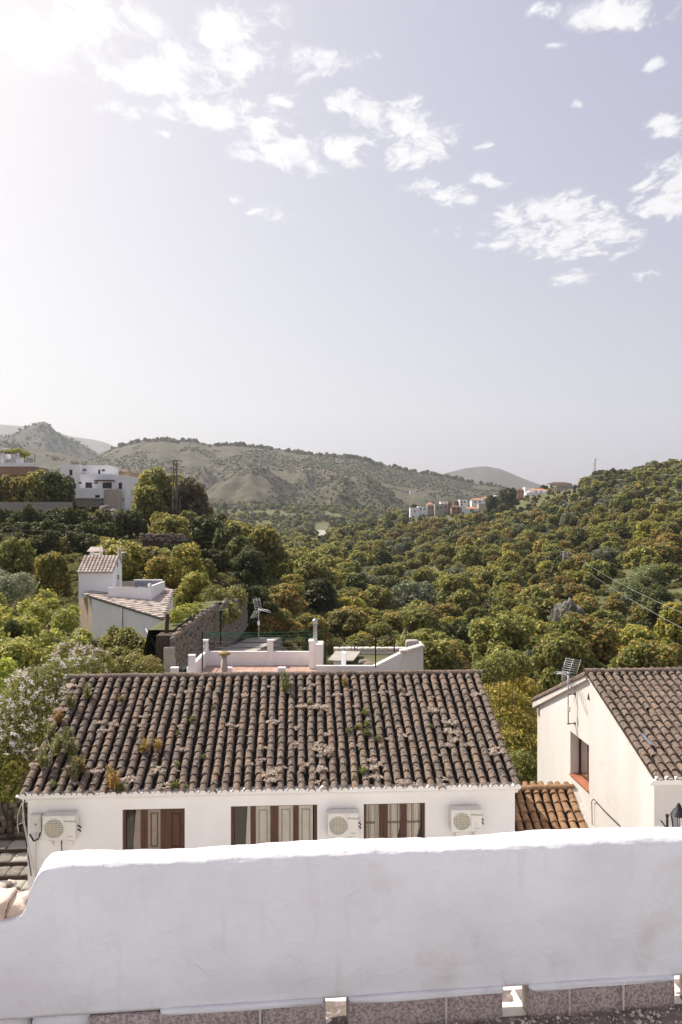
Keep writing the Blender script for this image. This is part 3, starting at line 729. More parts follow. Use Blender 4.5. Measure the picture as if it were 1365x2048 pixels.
# notable trees
for a in [
    (325, 922, 128, 95, 'green', 'tall pointed tree beside the lattice pylon'),
    (378, 945, 127, 85, 'brown', 'bare brownish broad tree just behind the lattice pylon'),
    (300, 962, 124, 70, 'green', 'light green tree between the cubic house and the pylon'),
    (322, 1016, 112, 62, 'golden', 'rust-topped round tree in front of the pylon tree'),
    (375, 1015, 112, 60, 'green', 'round pale-topped tree below the lattice pylon'),
    (415, 1022, 108, 95, 'dark', 'broad dark tree on the bank below the pylon'),
    (455, 1048, 104, 80, 'dark', 'dark tree in the row running down from the pylon'),
    (530, 1040, 98, 82, 'green', 'tall rounded green tree standing above the orchard row'),
    (480, 1062, 95, 60, 'dark', 'narrow dark tree next to the tall rounded one'),
    (498, 1090, 86, 100, 'dark', 'big dark tree behind the lane wall'),
    (600, 1085, 100, 95, 'golden', 'yellowish tree where the valley road drops from sight'),
    (660, 1088, 105, 80, 'green', 'green tree beside the yellowish one above the valley'),
    (720, 1090, 112, 80, 'russet', 'rust-tipped tree in the middle of the valley edge'),
    (765, 1098, 115, 60, 'dark', 'dark pointed tree at the valley edge'),
    (375, 1072, 66, 100, 'golden', 'yellow-green tree behind the white house roof terrace'),
    (230, 1064, 66, 150, 'golden', 'broad golden tree directly behind the white stair tower'),
    (330, 1100, 60, 90, 'golden', 'golden tree beside the roof terrace of the white house'),
    (395, 1130, 58, 95, 'golden', 'rusty gold tree beside the vine-topped stone wall'),
    (445, 1180, 66, 80, 'russet', 'rust-tipped tree at the top of the stone lane wall'),
    (30, 1066, 62, 100, 'green', 'green tree leaning in from the picture edge below the dark hedge'),
    (105, 1090, 60, 95, 'golden', 'golden leafy tree between the green tree and the stair tower'),
    (25, 1232, 36, 80, 'dark', 'dark round tree among the vines'),
    (505, 1165, 72, 110, 'dark', 'dark shady tree over the end of the lane'),
    (570, 1150, 76, 110, 'russet', 'russet tree just beyond the end of the lane'),
    (545, 1198, 56, 105, 'russet', 'russet tree behind the terrace antenna'),
    (620, 1215, 56, 90, 'russet', 'russet tree behind the terrace flue pipe'),
    (700, 1195, 66, 100, 'russet', 'large russet tree right behind the ruined patio'),
    (780, 1215, 64, 95, 'golden', 'golden tree behind the patio chimney stub'),
    (850, 1195, 72, 95, 'russet', 'russet tree beyond the white patio corner'),
    (905, 1225, 66, 90, 'golden', 'golden tree in the dip between the two tiled roofs'),
    (870, 1290, 48, 75, 'green', 'green tree close behind the patio corner'),
    (935, 1300, 46, 80, 'dark', 'dark shady tree behind the ridge end of the big roof'),
    (1010, 1310, 40, 130, 'golden', 'yellow-green bushy tree between the two tiled houses'),
    (985, 1340, 34, 80, 'green', 'green shrub-like tree touching the verge of the big roof'),
    (1040, 1345, 36, 80, 'golden', 'golden tree against the white gable corner'),
    (1045, 1420, 30, 90, 'green', 'leafy green tree in the gap beside the gable wall'),
    (1015, 1440, 28, 70, 'vine' if False else 'golden', 'sparse yellow-green tree low in the gap beside the big roof'),
    (1100, 1235, 80, 70, 'green', 'bright green tree beside the grey rock outcrop'),
    (1160, 1180, 150, 55, 'bamboo', 'feathery pale tree above the rock outcrop'),
    (1255, 1210, 140, 85, 'bamboo', 'feathery bamboo clump on the slope by the wires'),
    (1300, 1160, 150, 85, 'bamboo', 'tall bamboo clump under the power wires'),
    (1340, 1120, 150, 60, 'green', 'tall pale-stemmed tree at the picture edge above the bamboo'),
    (1300, 1105, 165, 40, 'green', 'round green tree beyond the bamboo'),
    (1355, 1225, 110, 70, 'olive', 'silvery round tree at the picture edge under the wires'),
    (1230, 1270, 92, 70, 'russet', 'russet tree on the terrace above the gable roof'),
    (1150, 1275, 90, 90, 'russet', 'wide russet tree directly behind the gable antenna'),
    (1290, 1265, 95, 80, 'golden', 'golden tree above the ridge of the gable house'),
    (1345, 1275, 90, 70, 'russet', 'russet tree above the far end of the gable ridge'),
    (706, 1045, 0, 0, None, None),
    (1015, 970, 505, 36, 'dark', 'big dark tree at the edge of the village'),
    (985, 985, 500, 34, 'dark', 'dark tree below the village street'),
    (1005, 1005, 490, 36, 'dark', 'dark tree lowest in the clump by the village'),
    (1198, 937, 560, 36, 'dark', 'dark hilltop tree under the mast'),
    (1200, 960, 470, 46, 'green', 'large round tree on the upper slope'),
    (1290, 955, 460, 48, 'green', 'large round tree near the hill crest'),
    (1330, 965, 455, 40, 'green', 'rounded tree right below the hill crest'),
    (1085, 1045, 330, 40, 'olive', 'silver grey poplar-like tree in mid slope'),
    (1095, 1060, 300, 30, 'olive', 'silvery tree a little below the grey poplar'),
    (830, 1130, 190, 55, 'olive', 'grey-green bushy tree in the valley'),
    (920, 1118, 200, 40, 'bamboo', 'pale feathery shrub tree in the valley orchard'),
    ]:
    if a[4]: tree_px(*a)

# hedge-like dark growth on the left bank below the cubic house, trees above its retaining wall
for k in range(10):
    tree_px(5 + k * 22, 1040 + 5 * math.sin(k * 1.3), 99, 62, 'dark', 'dark bank shrub')
    tree_px(-5 + k * 23, 1062 + 5 * math.sin(k * 2.3), 90, 60, 'dark' if k % 3 else 'green', 'lower bank shrub')
for k in range(9):
    tree_px(10 + k * 24, 1012 + 6 * math.sin(k * 2.1) + (8 if k > 6 else 0), 108, 62, 'dark', 'overhanging dark shrub')
for (u, v, ww, kd) in [(10, 935, 60, 'russet'), (45, 935, 55, 'russet'), (85, 930, 60, 'green'), (110, 935, 55, 'dark'), (60, 955, 60, 'dark'), (125, 965, 45, 'dark'), (15, 960, 60, 'dark')]:
    tree_px(u, v, 126, ww, kd, 'leafy tree above the block wall')
for (u, v, ww) in [(245, 1012, 42), (262, 1022, 46), (278, 1030, 40)]:
    tree_px(u, v, 118, ww, 'dark', 'dark bush by the rock bank')

KEEP_OUT = [  # world boxes no orchard tree stands in: x0 x1 y0 y1
    (-20, 12, 0, 36), (-17, -3.5, 36, 66), (-12, 6, 22, 40), (-60, -38, 120, 160), (-11.5, -4.5, 30, 72)]
NOT = [(U0, U1, Y0, Y1) for (U0, U1, Y0, Y1) in [(812, 965, 500, 600), (960, 1030, 520, 600), (1030, 1165, 490, 600), (1040, 1085, 440, 560), (628, 660, 500, 900)]]
rg = np.random.default_rng(11)
n_named = len(TREES)
yy = 62.0
while yy < 1250:
    sp = 6.2 if yy < 260 else (6.4 if yy < 620 else 10.0)
    half = (yy * 720 / FPX)
    nx = int(2 * half / sp)
    for k in range(nx):
        x = -half + (k + .5) * sp + rg.uniform(-.42, .42) * sp; y = yy + rg.uniform(-.42, .42) * sp
        u = UC + FPX * x / y
        if u < -45 or u > 1410: continue
        if any(a < x < b and c < y < d for a, b, c, d in KEEP_OUT): continue
        low = any(a < u < b and c < y < d for a, b, c, d in NOT)
        if low and (y > 543 or 628 < u < 660): continue
        if u < 290 and y < 170: continue
        gap = float(fbm(x / 38, y / 38, 3, 21))
        if gap < .22: continue
        if y > 620 and gap < .31: continue
        if gz(x, y) > 0 and u > 880 and rg.random() < .34: continue
        q = rg.random(); kn = float(fbm(x / 60, y / 60, 2, 33)) + rg.normal() * .09
        hi = gz(x, y)
        if y > 640: kd = 'olive' if q < .38 else ('dark' if q < .62 else ('green' if q < .86 else 'golden'))
        elif hi > 2 and u > 880: kd = 'olive' if q < .30 else ('dark' if q < .60 else ('green' if q < .9 else 'golden'))
        elif y > 330: kd = 'russet' if kn > .52 else ('golden' if q < .12 else ('dark' if q < .45 else ('olive' if q < .62 else 'green')))
        else: kd = ('russet' if kn > .40 else 'green') if q < .58 else ('golden' if q < .70 else ('dark' if q < .81 else ('green' if q < .95 else 'olive')))
        r = (rg.uniform(1.5, 3.4) if rg.random() < .72 else rg.uniform(3.2, 4.4)) * (1.0 if y < 620 else 1.25)
        if rg.random() < .12: r *= .65
        if low: r = rg.uniform(.9, 1.7)
        if any((x - t[0]) ** 2 + (y - t[1]) ** 2 < (0.75 * (r + t[3])) ** 2 for t in TREES[:n_named]): continue
        TREES.append([x, y, hi, r, rg.uniform(.72, 1.12), kd, None])
    yy += sp * (.86 if yy < 620 else 1.0)

# which of them show largest: paint them front to back on a small raster
T = sorted([t for t in TREES if t[5]], key=lambda t: t[1])
RW, RH = 342, 512
buf = np.zeros((RH, RW), bool); sc = RW / 1365
def block(u0, u1, v0, v1): buf[int(v0 * sc):int(v1 * sc), max(0, int(u0 * sc)):int(u1 * sc)] = True
block(40, 1045, 1480, 2048); block(140, 960, 1348, 1500); block(1075, 1365, 1400, 2048); block(1175, 1365, 1345, 1420); block(0, 1365, 1700, 2048); block(350, 845, 1310, 1350)
vis = []
for t in T:
    x, y, z, r, hs = t[:5]
    u = (UC + FPX * x / y) * sc; v = (VH - FPX * (z + r * hs * 1.15) / y) * sc; pr = r * FPX / y * sc; pz = r * hs * .85 * FPX / y * sc
    u0, u1 = int(max(0, u - pr)), int(min(RW, u + pr + 1)); v0, v1 = int(max(0, v - pz)), int(min(RH, v + pz + 1))
    if u1 <= u0 or v1 <= v0: vis.append(0); continue
    gu, gv = np.meshgrid(np.arange(u0, u1), np.arange(v0, v1))
    msk = ((gu - u) / max(pr, .5)) ** 2 + ((gv - v) / max(pz, .5)) ** 2 <= 1.0
    sub = buf[v0:v1, u0:u1]; vis.append(int((msk & ~sub).sum())); sub |= msk
order = sorted(range(len(T)), key=lambda i: -(vis[i] + (1e6 if T[i][6] and vis[i] > 0 else 0)))
own = set(i for i in order[:300] if vis[i] > 0)
LOOK = {'russet': 'rust-tipped orchard tree', 'golden': 'yellow-green orchard tree', 'dark': 'dark evergreen tree', 'green': 'mid-green leafy tree',
        'olive': 'grey-green olive tree', 'bamboo': 'feathery pale tree', 'brown': 'brownish thin-leaved tree'}
seen_hint = {}
hcount = {}
for i in own:
    if T[i][6]: hcount[T[i][6]] = hcount.get(T[i][6], 0) + 1


def place_words(x, y):
    u = UC + FPX * x / y
    if y < 75: return 'close behind the houses' if u < 900 else 'close beyond the gable house'
    if u < 480: return 'on the bank rising to the cubic house'
    if y < 130: return 'in the near orchard beyond the roof terrace' if u < 820 else 'in the near orchard beyond the rock outcrop' if u < 1120 else 'in the near orchard above the gable roof'
    if y < 230: return 'in the mid valley orchard left of the wire pylon' if u < 1120 else 'on the slope beyond the wire pylon'
    if y < 400: return 'on the orchard slope below the village' if u < 1090 else 'on the middle hillside beneath the crest'
    return 'near the village' if u < 1090 else 'on the upper hillside near the crest'


def by_landmark(items, marks, words=('uphill of', 'downhill of', 'left of', 'right of')):
    """items: (key, u, v, kind phrase). A phrase for each that names its nearest landmark, the side and its rank there"""
    buckets = {}
    for key, u, v, kind in items:
        mk = min(marks, key=lambda q: (q[0] - u) ** 2 + (q[1] - v) ** 2); dx, dy = u - mk[0], v - mk[1]
        rel = (words[0] if dy < 0 else words[1]) if abs(dy) > abs(dx) else (words[2] if dx < 0 else words[3])
        buckets.setdefault((kind, rel, mk[2]), []).append((dx * dx + dy * dy, key))
    rank = ['nearest', 'second nearest', 'third nearest', 'fourth nearest', 'fifth nearest', 'sixth nearest', 'seventh nearest', 'eighth nearest', 'ninth nearest', 'tenth nearest', 'eleventh nearest', 'twelfth nearest', 'thirteenth nearest', 'fourteenth nearest', 'fifteenth nearest', 'sixteenth nearest', 'seventeenth nearest', 'eighteenth nearest', 'nineteenth nearest', 'twentieth nearest']
    out = {}
    for (kind, rel, mk), lst in buckets.items():
        lst.sort(key=lambda q: q[0])
        for i, (_, key) in enumerate(lst):
            out[key] = kind + (', ' + rank[min(i, 19)] if len(lst) > 1 else '') + ' ' + rel + ' ' + mk
    return out


MARKS = [(350, 960, 'the rusty pylon'), (190, 970, 'the cubic house'), (195, 1130, 'the stair tower'), (420, 1240, 'the lane wall'), (513, 1215, 'the terrace antenna'), (634, 1250, 'the flue pipe'), (830, 1290, 'the patio chimney stub'),
         (1000, 1400, 'the gap between the houses'), (1115, 1340, 'the gable antenna'), (1138, 1250, 'the rock outcrop'), (1131, 1110, 'the wire pylon'), (1265, 1280, 'the pale boulder'), (1300, 1190, 'the bamboo'), (1085, 1060, 'the grey poplar'),
         (925, 1025, 'the orange-roofed village house'), (1078, 990, 'the hip-roofed house'), (1125, 980, 'the concrete skeleton'), (1190, 935, 'the radio mast'), (781, 1048, 'the beige valley house'), (630, 1088, 'the roadside farmhouse'), (1015, 985, 'the big village tree'), (1290, 960, 'the crest tree'), (700, 1150, 'the valley edge'), (860, 1180, 'the valley middle')]
items = []
for i in own:
    x, y, z, r, hs, kd, hint = T[i]
    u_, v_ = UC + FPX * x / y, VH - FPX * (z + r * hs) / y
    if not hint or hcount[hint] > 1: items.append((i, u_, v_, hint if hint else LOOK[kd]))
TLAB = by_landmark(items, MARKS)
rest = []
for i, t in enumerate(T):
    x, y, z, r, hs, kd, hint = t
    if i not in own:
        rest.append(t); continue
    pr = PROTO[kd]; lod = 'near' if y < 90 else 'mid'
    lab = TLAB.get(i, hint); grp = 'trees ' + place_words(x, y)
    rz = rg.uniform(0, 6.28)
    root = empty('tree', Matrix.Translation((x, y, z - .1)) @ Matrix.Rotation(rz, 4, 'Z') @ Matrix.Diagonal((r * (.9 + .2 * ((i * 37) % 10) / 10), r * (.9 + .2 * ((i * 53) % 10) / 10), r * hs, 1)), lab, 'tree', grp)
    link_mesh('trunk', pr['trunk'][0], root)
    link_mesh('crown', pr[lod][i % 2], root)


def gn_scatter(name, pts, scl, rot, pick, protos, label, cat):
    """ONE object whose points carry copies of the crowns"""
    me = bpy.data.meshes.new(name); me.vertices.add(len(pts)); me.vertices.foreach_set('co', np.asarray(pts, np.float32).ravel())
    for an, ty, dat in (('sc', 'FLOAT_VECTOR', scl), ('rz', 'FLOAT', rot), ('pick', 'INT', pick)):
        a = me.attributes.new(an, ty, 'POINT')
        if ty == 'FLOAT_VECTOR': a.data.foreach_set('vector', np.asarray(dat, np.float32).ravel())
        else: a.data.foreach_set('value', np.asarray(dat, np.int32 if ty == 'INT' else np.float32))
    o = link_mesh(name, me); tag(o, label, cat, kind='stuff')
    ng = bpy.data.node_groups.new(name, 'GeometryNodeTree'); n, l = ng.nodes, ng.links
    ng.interface.new_socket('Geometry', in_out='INPUT', socket_type='NodeSocketGeometry'); ng.interface.new_socket('Geometry', in_out='OUTPUT', socket_type='NodeSocketGeometry')
    gi = n.new('NodeGroupInput'); go = n.new('NodeGroupOutput'); jn = n.new('GeometryNodeJoinGeometry')
    def att(nm, ty):
        a = n.new('GeometryNodeInputNamedAttribute'); a.data_type = ty; a.inputs[0].default_value = nm
        return a.outputs[0]
    cx = n.new('ShaderNodeCombineXYZ'); l.new(att('rz', 'FLOAT'), cx.inputs[2])
    for k, me_p in enumerate(protos):
        po = bpy.data.objects.new('crown_shape', me_p)
        oi = n.new('GeometryNodeObjectInfo'); oi.inputs[0].default_value = po; oi.inputs['As Instance'].default_value = True
        cmpn = n.new('FunctionNodeCompare'); cmpn.data_type = 'INT'; cmpn.operation = 'EQUAL'
        l.new(att('pick', 'INT'), cmpn.inputs[2]); cmpn.inputs[3].default_value = k
        ip = n.new('GeometryNodeInstanceOnPoints'); l.new(gi.outputs[0], ip.inputs[0]); l.new(cmpn.outputs[0], ip.inputs['Selection'])
        l.new(oi.outputs['Geometry'], ip.inputs['Instance']); l.new(cx.outputs[0], ip.inputs['Rotation']); l.new(att('sc', 'FLOAT_VECTOR'), ip.inputs['Scale'])
        l.new(ip.outputs[0], jn.inputs[0])
    l.new(jn.outputs[0], go.inputs[0])
    md = o.modifiers.new('scatter', 'NODES'); md.node_group = ng
    return o


kl = list(PROTO)
def as_stuff(name, lst, lod, label, cat):
    if not lst: return
    gn_scatter(name, [(t[0], t[1], t[2] - .1) for t in lst], [(t[3] * rg.uniform(.8, 1.2), t[3] * rg.uniform(.8, 1.2), t[3] * t[4]) for t in lst], [rg.uniform(0, 6.28) for _ in lst], [kl.index(t[5]) for t in lst], [PROTO[k][lod][0] for k in kl], label, cat)
as_stuff('orchard', [t for t in rest if t[1] < 330], 'mid', 'mass of orchard trees filling the valley and hillside', 'orchard')
as_stuff('far_orchard', [t for t in rest if t[1] >= 330], 'far', 'distant small trees covering the far valley and slopes', 'orchard')

# scrub dots on the hills
def scrub(name, n, u0, u1, y0, y1, zfs, label, rlo, rhi, thr=.42, seed=5, kinds=('olive', 'dark', 'green')):
    g2 = np.random.default_rng(seed)
    U = g2.uniform(u0, u1, n); Y = np.sqrt(g2.uniform(y0 ** 2, y1 ** 2, n)); X = (U - UC) / FPX * Y
    k = fbm(X / 160, Y / 160, 4, 55 + seed) + .25 * (fbm(X / 30, Y / 30, 2, 77) - .5) > thr
    U, X, Y = U[k], X[k], Y[k]
    z = base_z(X, Y)
    for f in zfs: z = np.maximum(z, np.where(True, f(X, Y, U), -99))
    s = g2.uniform(rlo, rhi, len(X)) * np.where(g2.random(len(X)) < .12, 1.8, 1)
    pk = g2.choice([kl.index(q) for q in kinds], len(X))
    gn_scatter(name, np.stack([X, Y, z - .4 * s], -1), np.stack([s, s, s * g2.uniform(.6, .95, len(X))], -1), g2.uniform(0, 6.28, len(X)), pk, [PROTO[q]['far'][0] for q in kl], label, 'scrub')


scrub('hill_scrub', 24000, 95, 1190, 1130, 2020, [HZ['main']], 'dark dots of scrub and olive trees over the dry hills', .8, 2.3, .41, kinds=('olive', 'olive', 'green', 'dark'))
scrub('hill_scrub', 6000, -60, 470, 1130, 1780, [HZ['foot']], 'scrub dotting the foothill under the rocky peak', 1.5, 3.6, .36, 8)
scrub('peak_scrub', 2500, -60, 350, 1960, 2720, [HZ['peak']], 'sparse scrub on the rocky peak', 2.0, 5.0, .46, 9)
# trees standing on the skyline of the main ridge
g2 = np.random.default_rng(3)
sk = [(u, 1985 + g2.uniform(-20, 10)) for u in list(g2.uniform(225, 400, 60)) + list(g2.uniform(400, 760, 90)) + list(g2.uniform(690, 765, 60)) + list(g2.uniform(760, 1010, 60))]
X = np.array([(u - UC) / FPX * y for u, y in sk]); Y = np.array([y for u, y in sk]); U = np.array([u for u, y in sk])
s = g2.uniform(2.5, 6.5, len(X))
gn_scatter('ridge_trees', np.stack([X, Y, HZ['main'](X, Y, U) - 1], -1), np.stack([s, s, s * .9], -1), g2.uniform(0, 6, len(X)), g2.choice([kl.index('dark'), kl.index('green')], len(X)), [PROTO[q]['far'][0] for q in kl], 'row of small trees along the crest of the main hill', 'trees')
# low weeds and dry grass tufts on the near ground
tuft = leaf_cloud([(0, 0, .3, .55, .55, .4)], 260, .42, 'grass', 4, up=-.1, aspect=.16, fill=.8)
tuft_me = np_mesh('tuft', tuft[0], np.arange(len(tuft[0])).reshape(-1, 4), M['leaf'], tuft[1])
n = 5200
Yt = np.exp(g2.uniform(math.log(26), math.log(230), n)); Ut = g2.uniform(-60, 1420, n); Xt = (Ut - UC) / FPX * Yt
k = np.array([not any(a < x < b and c < y < d for a, b, c, d in KEEP_OUT[:1] + [(-8.5, -4.4, 30, 66), (-16.8, -9, 39, 54), (-6, 4, 25, 37)]) for x, y in zip(Xt, Yt)])
Xt, Yt = Xt[k], Yt[k]; s = g2.uniform(.6, 1.9, len(Xt))
gn_scatter('undergrowth', np.stack([Xt, Yt, base_z(Xt, Yt) - .05], -1), np.stack([s, s, s * .8], -1), g2.uniform(0, 6, len(Xt)), np.zeros(len(Xt), int), [tuft_me], 'dry grass and weeds under the orchard trees', 'undergrowth')

# ------------------------------------------------------------------ barrel tiles
def tile_mesh(name, r0, r1, ln, th, mat, seg=7, flat=.86):
    """half-round tile along y, wide end at y = 0; outer skin, front rim and inner skin"""
    m = MB(); an = [math.pi * k / seg for k in range(seg + 1)]
    def ring(r, y): return [(-math.cos(a) * r, y, math.sin(a) * r * flat) for a in an]
    o0, o1, i0, i1 = ring(r0, 0), ring(r1, ln), ring(r0 - th, 0), ring(r1 - th, ln)
    b = len(m.v); m.v += o0 + o1 + o0 + i0 + i0 + i1; n = seg + 1
    for k in range(seg):
        for (p, q, sm) in ((0, n, True), (3 * n, 2 * n, False), (5 * n, 4 * n, True)):
            m.f.append((b + p + k, b + p + k + 1, b + q + k + 1, b + q + k)); m.m.append(0); m.sm.append(sm)
    # the two long edges
    return m.mesh(name, mat)


def mesh_np(me):
    v = np.empty(len(me.vertices) * 3, np.float32); me.vertices.foreach_get('co', v)
    return v.reshape(-1, 3), np.array([list(p.vertices) for p in me.polygons], np.int32)


def roof_slope(roof, tile_me, s0, cols, sp, z0, pitch, length, exposed, own, mat, seed=1, jit=1.0, t0=0.0, side=1, verge=None):
    """lays cover tiles in columns up a slope (roof's own coordinates); the first `own` rows-by-columns become parts, the rest one part"""
    rg_ = random.Random(seed); rows = int(length / exposed) + 1
    cells = []
    for r in range(rows):
        for c in range(cols):
            q = r * exposed + rg_.uniform(-.012, .012) * jit - .03
            if q > length - .12: continue
            x = s0 + (c + .5) * sp + rg_.uniform(-.008, .008) * jit + .006 * math.sin(r * .7 + c)
            Mx = (Matrix.Translation((x, t0 + q * math.cos(pitch), z0 + q * math.sin(pitch) + .015 + rg_.uniform(-.004, .006) * jit))
                  @ Matrix.Rotation(pitch - .062 + rg_.uniform(-.02, .02) * jit, 4, 'X') @ Matrix.Rotation(rg_.uniform(-.05, .05) * jit, 4, 'Z') @ Matrix.Rotation(rg_.uniform(-.05, .05) * jit, 4, 'Y'))
            if rg_.random() < .05: Mx = Mx @ Matrix.Translation((rg_.uniform(-.02, .02), -rg_.uniform(.02, .07), 0)) @ Matrix.Rotation(rg_.uniform(-.12, .12), 4, 'Z')
            if side < 0: Mx = Matrix.Rotation(math.pi, 4, 'Z') @ Mx
            cells.append(Mx)
    for Mx in cells[:own]:
        link_mesh('tile', tile_me, roof, Mx)
    if len(cells) > own:
        v, f = mesh_np(tile_me); V = []; F = []
        for k, Mx in enumerate(cells[own:]):
            A = np.array(Mx); V.append(v @ A[:3, :3].T + A[:3, 3]); F.append(f + k * len(v))
        o = link_mesh('upper_tiles', np_mesh('upper_tiles', np.concatenate(V), np.concatenate(F), mat, smooth=True), roof)
        o['kind'] = 'stuff'


def channel_deck(cols, sp, s0, length, pitch, z0, rg_=None, t0=0.0, drop=.035):
    """the concave channels under the cover tiles, one rippled sheet on a closed slab"""
    m = MB(); n = cols * 6; ys = 14
    pts = []
    for j in range(ys + 1):
        q = .12 + (length - .12) * j / ys
        row = []
        for i in range(n + 1):
            x = s0 + i * sp / 6; ph = (i % 6) / 6
            d = -.05 * (.5 - .5 * math.cos(2 * math.pi * (ph + .5)))
            row.append((x, t0 + q * math.cos(pitch), z0 - drop + q * math.sin(pitch) + d + .05 * 0))
        pts.append(row)
    b = len(m.v)
    for r in pts: m.v += r
    for j in range(ys):
        for i in range(n):
            m.f.append((b + j * (n + 1) + i, b + j * (n + 1) + i + 1, b + (j + 1) * (n + 1) + i + 1, b + (j + 1) * (n + 1) + i)); m.m.append(0); m.sm.append(True)
    return m


def ridge_row(roof, me, s0, n, step, t, z, yaw=0.0, seed=3):
    r = random.Random(seed)
    for k in range(n):
        Mx = Matrix.Translation((s0 + k * step, t + r.uniform(-.01, .01), z + r.uniform(-.008, .008))) @ Matrix.Rotation(-math.pi / 2 + yaw + r.uniform(-.03, .03), 4, 'Z') @ Matrix.Rotation(r.uniform(-.02, .02) + .02, 4, 'X')
        link_mesh('ridge_tile', me, roof, Mx)


def facade(m, x0, x1, z0, z1, y0, y1, holes):
    """wall slab from y0 to y1 with rectangular holes (xa, xb, za, zb), side by side"""
    xs = x0
    for xa, xb, za, zb in sorted(holes):
        m.box((xs, y0, z0), (xa, y1, z1)); m.box((xa, y0, z0), (xb, y1, za)); m.box((xa, y0, zb), (xb, y1, z1)); xs = xb
    m.box((xs, y0, z0), (x1, y1, z1))
    return m


# ------------------------------------------------------------------ the big house with the overgrown roof
HO = Vector((-7.25, 17.7, 0)); HM = Matrix.Translation(HO) @ Matrix.Rotation(YAW, 4, 'Z')
HL, HZ0, HD, HRZ = 11.48, -6.24, 4.2, -4.447
PIT = math.atan2(HRZ - HZ0, HD); SLEN = math.hypot(HD, HRZ - HZ0)
house = empty('house', HM, 'low white house with grey-brown barrel-tile roof overgrown with weeds', 'house')


def hloc(u, v, t):
    """pixel to the house's own coordinates on the plane t (its depth axis)"""
    d = Vector(((u - UC) / FPX, 1, (VH - v) / FPX)); nrm = HM.to_3x3() @ Vector((0, 1, 0))
    k = (HM @ Vector((0, t, 0))).dot(nrm) / d.dot(nrm)
    return HM.inverted() @ (d * k)


WT = .26      # wall face
win_px = [(245, 370, 1619), (462, 635, 1612), (728, 851, 1608)]
holes = []
for a, b, v in win_px:
    p, q = hloc(a, v, WT), hloc(b, v - 2, WT)
    holes.append((p.x, q.x, -8.35, (p.z + q.z) / 2))
m = MB(); facade(m, .14, HL - .1, -9.2, -6.34, WT, WT + .32, holes)
m.box((.14, WT + .32, -9.2), (.44, 8.1, -6.34)); m.box((HL - .4, WT + .32, -9.2), (HL - .1, 8.1, -6.34)); m.box((.44, 7.8, -9.2), (HL - .4, 8.1, -6.34))
for s in (.14, HL - .4):
    m.prism([(s, WT + .02, -6.34), (s, 8.08, -6.34), (s, HD, -6.34 + (HD - WT) * math.tan(PIT))], (.3, 0, 0))
m.build('wall', M['white'], house)
tile_me = tile_mesh('tile', .090, .073, .40, .018, M['tile'], flat=.95)
NC = 46; SP = HL / NC
roof = channel_deck(NC, SP, 0, SLEN, PIT, HZ0, drop=.07).build('roof', M['deck'], house)
mb_ = MB(); mb_.prism([(0, HD, HRZ - .05), (HL, HD, HRZ - .05), (HL, 8.5, HZ0 - .1), (0, 8.5, HZ0 - .1)], (0, 0, -.08)); mb_.build('back_slope', M['tile'], roof)
roof_slope(roof, tile_me, 0, NC, SP, HZ0, PIT, SLEN, .268, 300, M['tile'], 4, 1.0)
ridge_me = tile_mesh('ridge_tile', .115, .095, .44, .018, M['tile'])
ridge_row(roof, ridge_me, -.05, 31, .372, HD, HRZ + .015)
# ridge bedding and the white scalloped eave
m = MB(); m.box((.0, HD - .13, HRZ - .10), (HL, HD + .13, HRZ + .03)); m.build('ridge_bedding', M['deck'], roof)
m = MB()
for c in range(NC):
    x = (c + .5) * SP; rgs = random.Random(c); r_ = .092 + rgs.uniform(-.014, .004)
    arc = [(x - math.cos(math.pi * k / 8) * r_, -.012 + rgs.uniform(-.006, .004), HZ0 + .012 + math.sin(math.pi * k / 8) * r_ * .86) for k in range(9)]
    m.prism(arc, (0, .09, 0))
    # half-round ends of the channels, hanging between
    xc = c * SP; m.box((xc - .05, .012 + rgs.uniform(0, .01), HZ0 - .05), (xc + .05, .10, HZ0 - .012 + rgs.uniform(-.02, .02)))
m.build('eave_mortar', M['mortar' if False else 'white'], house)
m = MB(); m.prism([(.02, .02, HZ0 + .008), (.02, WT + .05, HZ0 + .008), (.02, WT + .05, -6.5), (.02, WT - .04, -6.40), (.02, .03, HZ0 - .07)], (HL - .04, 0, 0)); m.build('eave_cornice', M['white'], house)


def panel_leaf(m, x0, x1, z0, z1, y, mi=0, th=.035):
    """a panelled shutter leaf: stiles, rails and raised fields"""
    wd = x1 - x0; st = min(.06, wd * .2); zm = z0 + (z1 - z0) * .40
    m.box((x0, y, z0), (x0 + st, y + th, z1), mi); m.box((x1 - st, y, z0), (x1, y + th, z1), mi)
    for za, zb in ((z0, z0 + .1), (zm - .05, zm + .05), (z1 - .08, z1)): m.box((x0 + st, y, za), (x1 - st, y + th, zb), mi)
    for za, zb in ((z0 + .1, zm - .05), (zm + .05, z1 - .08)):
        m.box((x0 + st, y + .022, za), (x1 - st, y + th, zb), 1)  # recess backs take the darker material, their shade painted in
        if wd > .2: m.box((x0 + st + .035, y + .008, za + .035), (x1 - st - .035, y + .022, zb - .035), mi)
    return m


def wavy(m, x0, x1, z0, z1, y, waves, amp=.025, tie=None):
    n = 28; zz = [z0 + (z1 - z0) * k / 8 for k in range(9)]
    b = len(m.v)
    for z in zz:
        pin = 1.0
        if tie is not None: pin = 1 - tie * math.exp(-((z - (z0 + (z1 - z0) * .42)) / .22) ** 2) - tie * .35 * max(0, 1 - (z - z0) / (z1 - z0) - .4)
        for i in range(n + 1):
            f = i / n; x = x0 + (x1 - x0) * (f * pin)
            m.v.append((x, y + amp * math.sin(f * waves * 6.28), z))
    for j in range(8):
        for i in range(n):
            m.f.append((b + j * (n + 1) + i, b + j * (n + 1) + i + 1, b + (j + 1) * (n + 1) + i + 1, b + (j + 1) * (n + 1) + i)); m.m.append(0); m.sm.append(True)
    return m


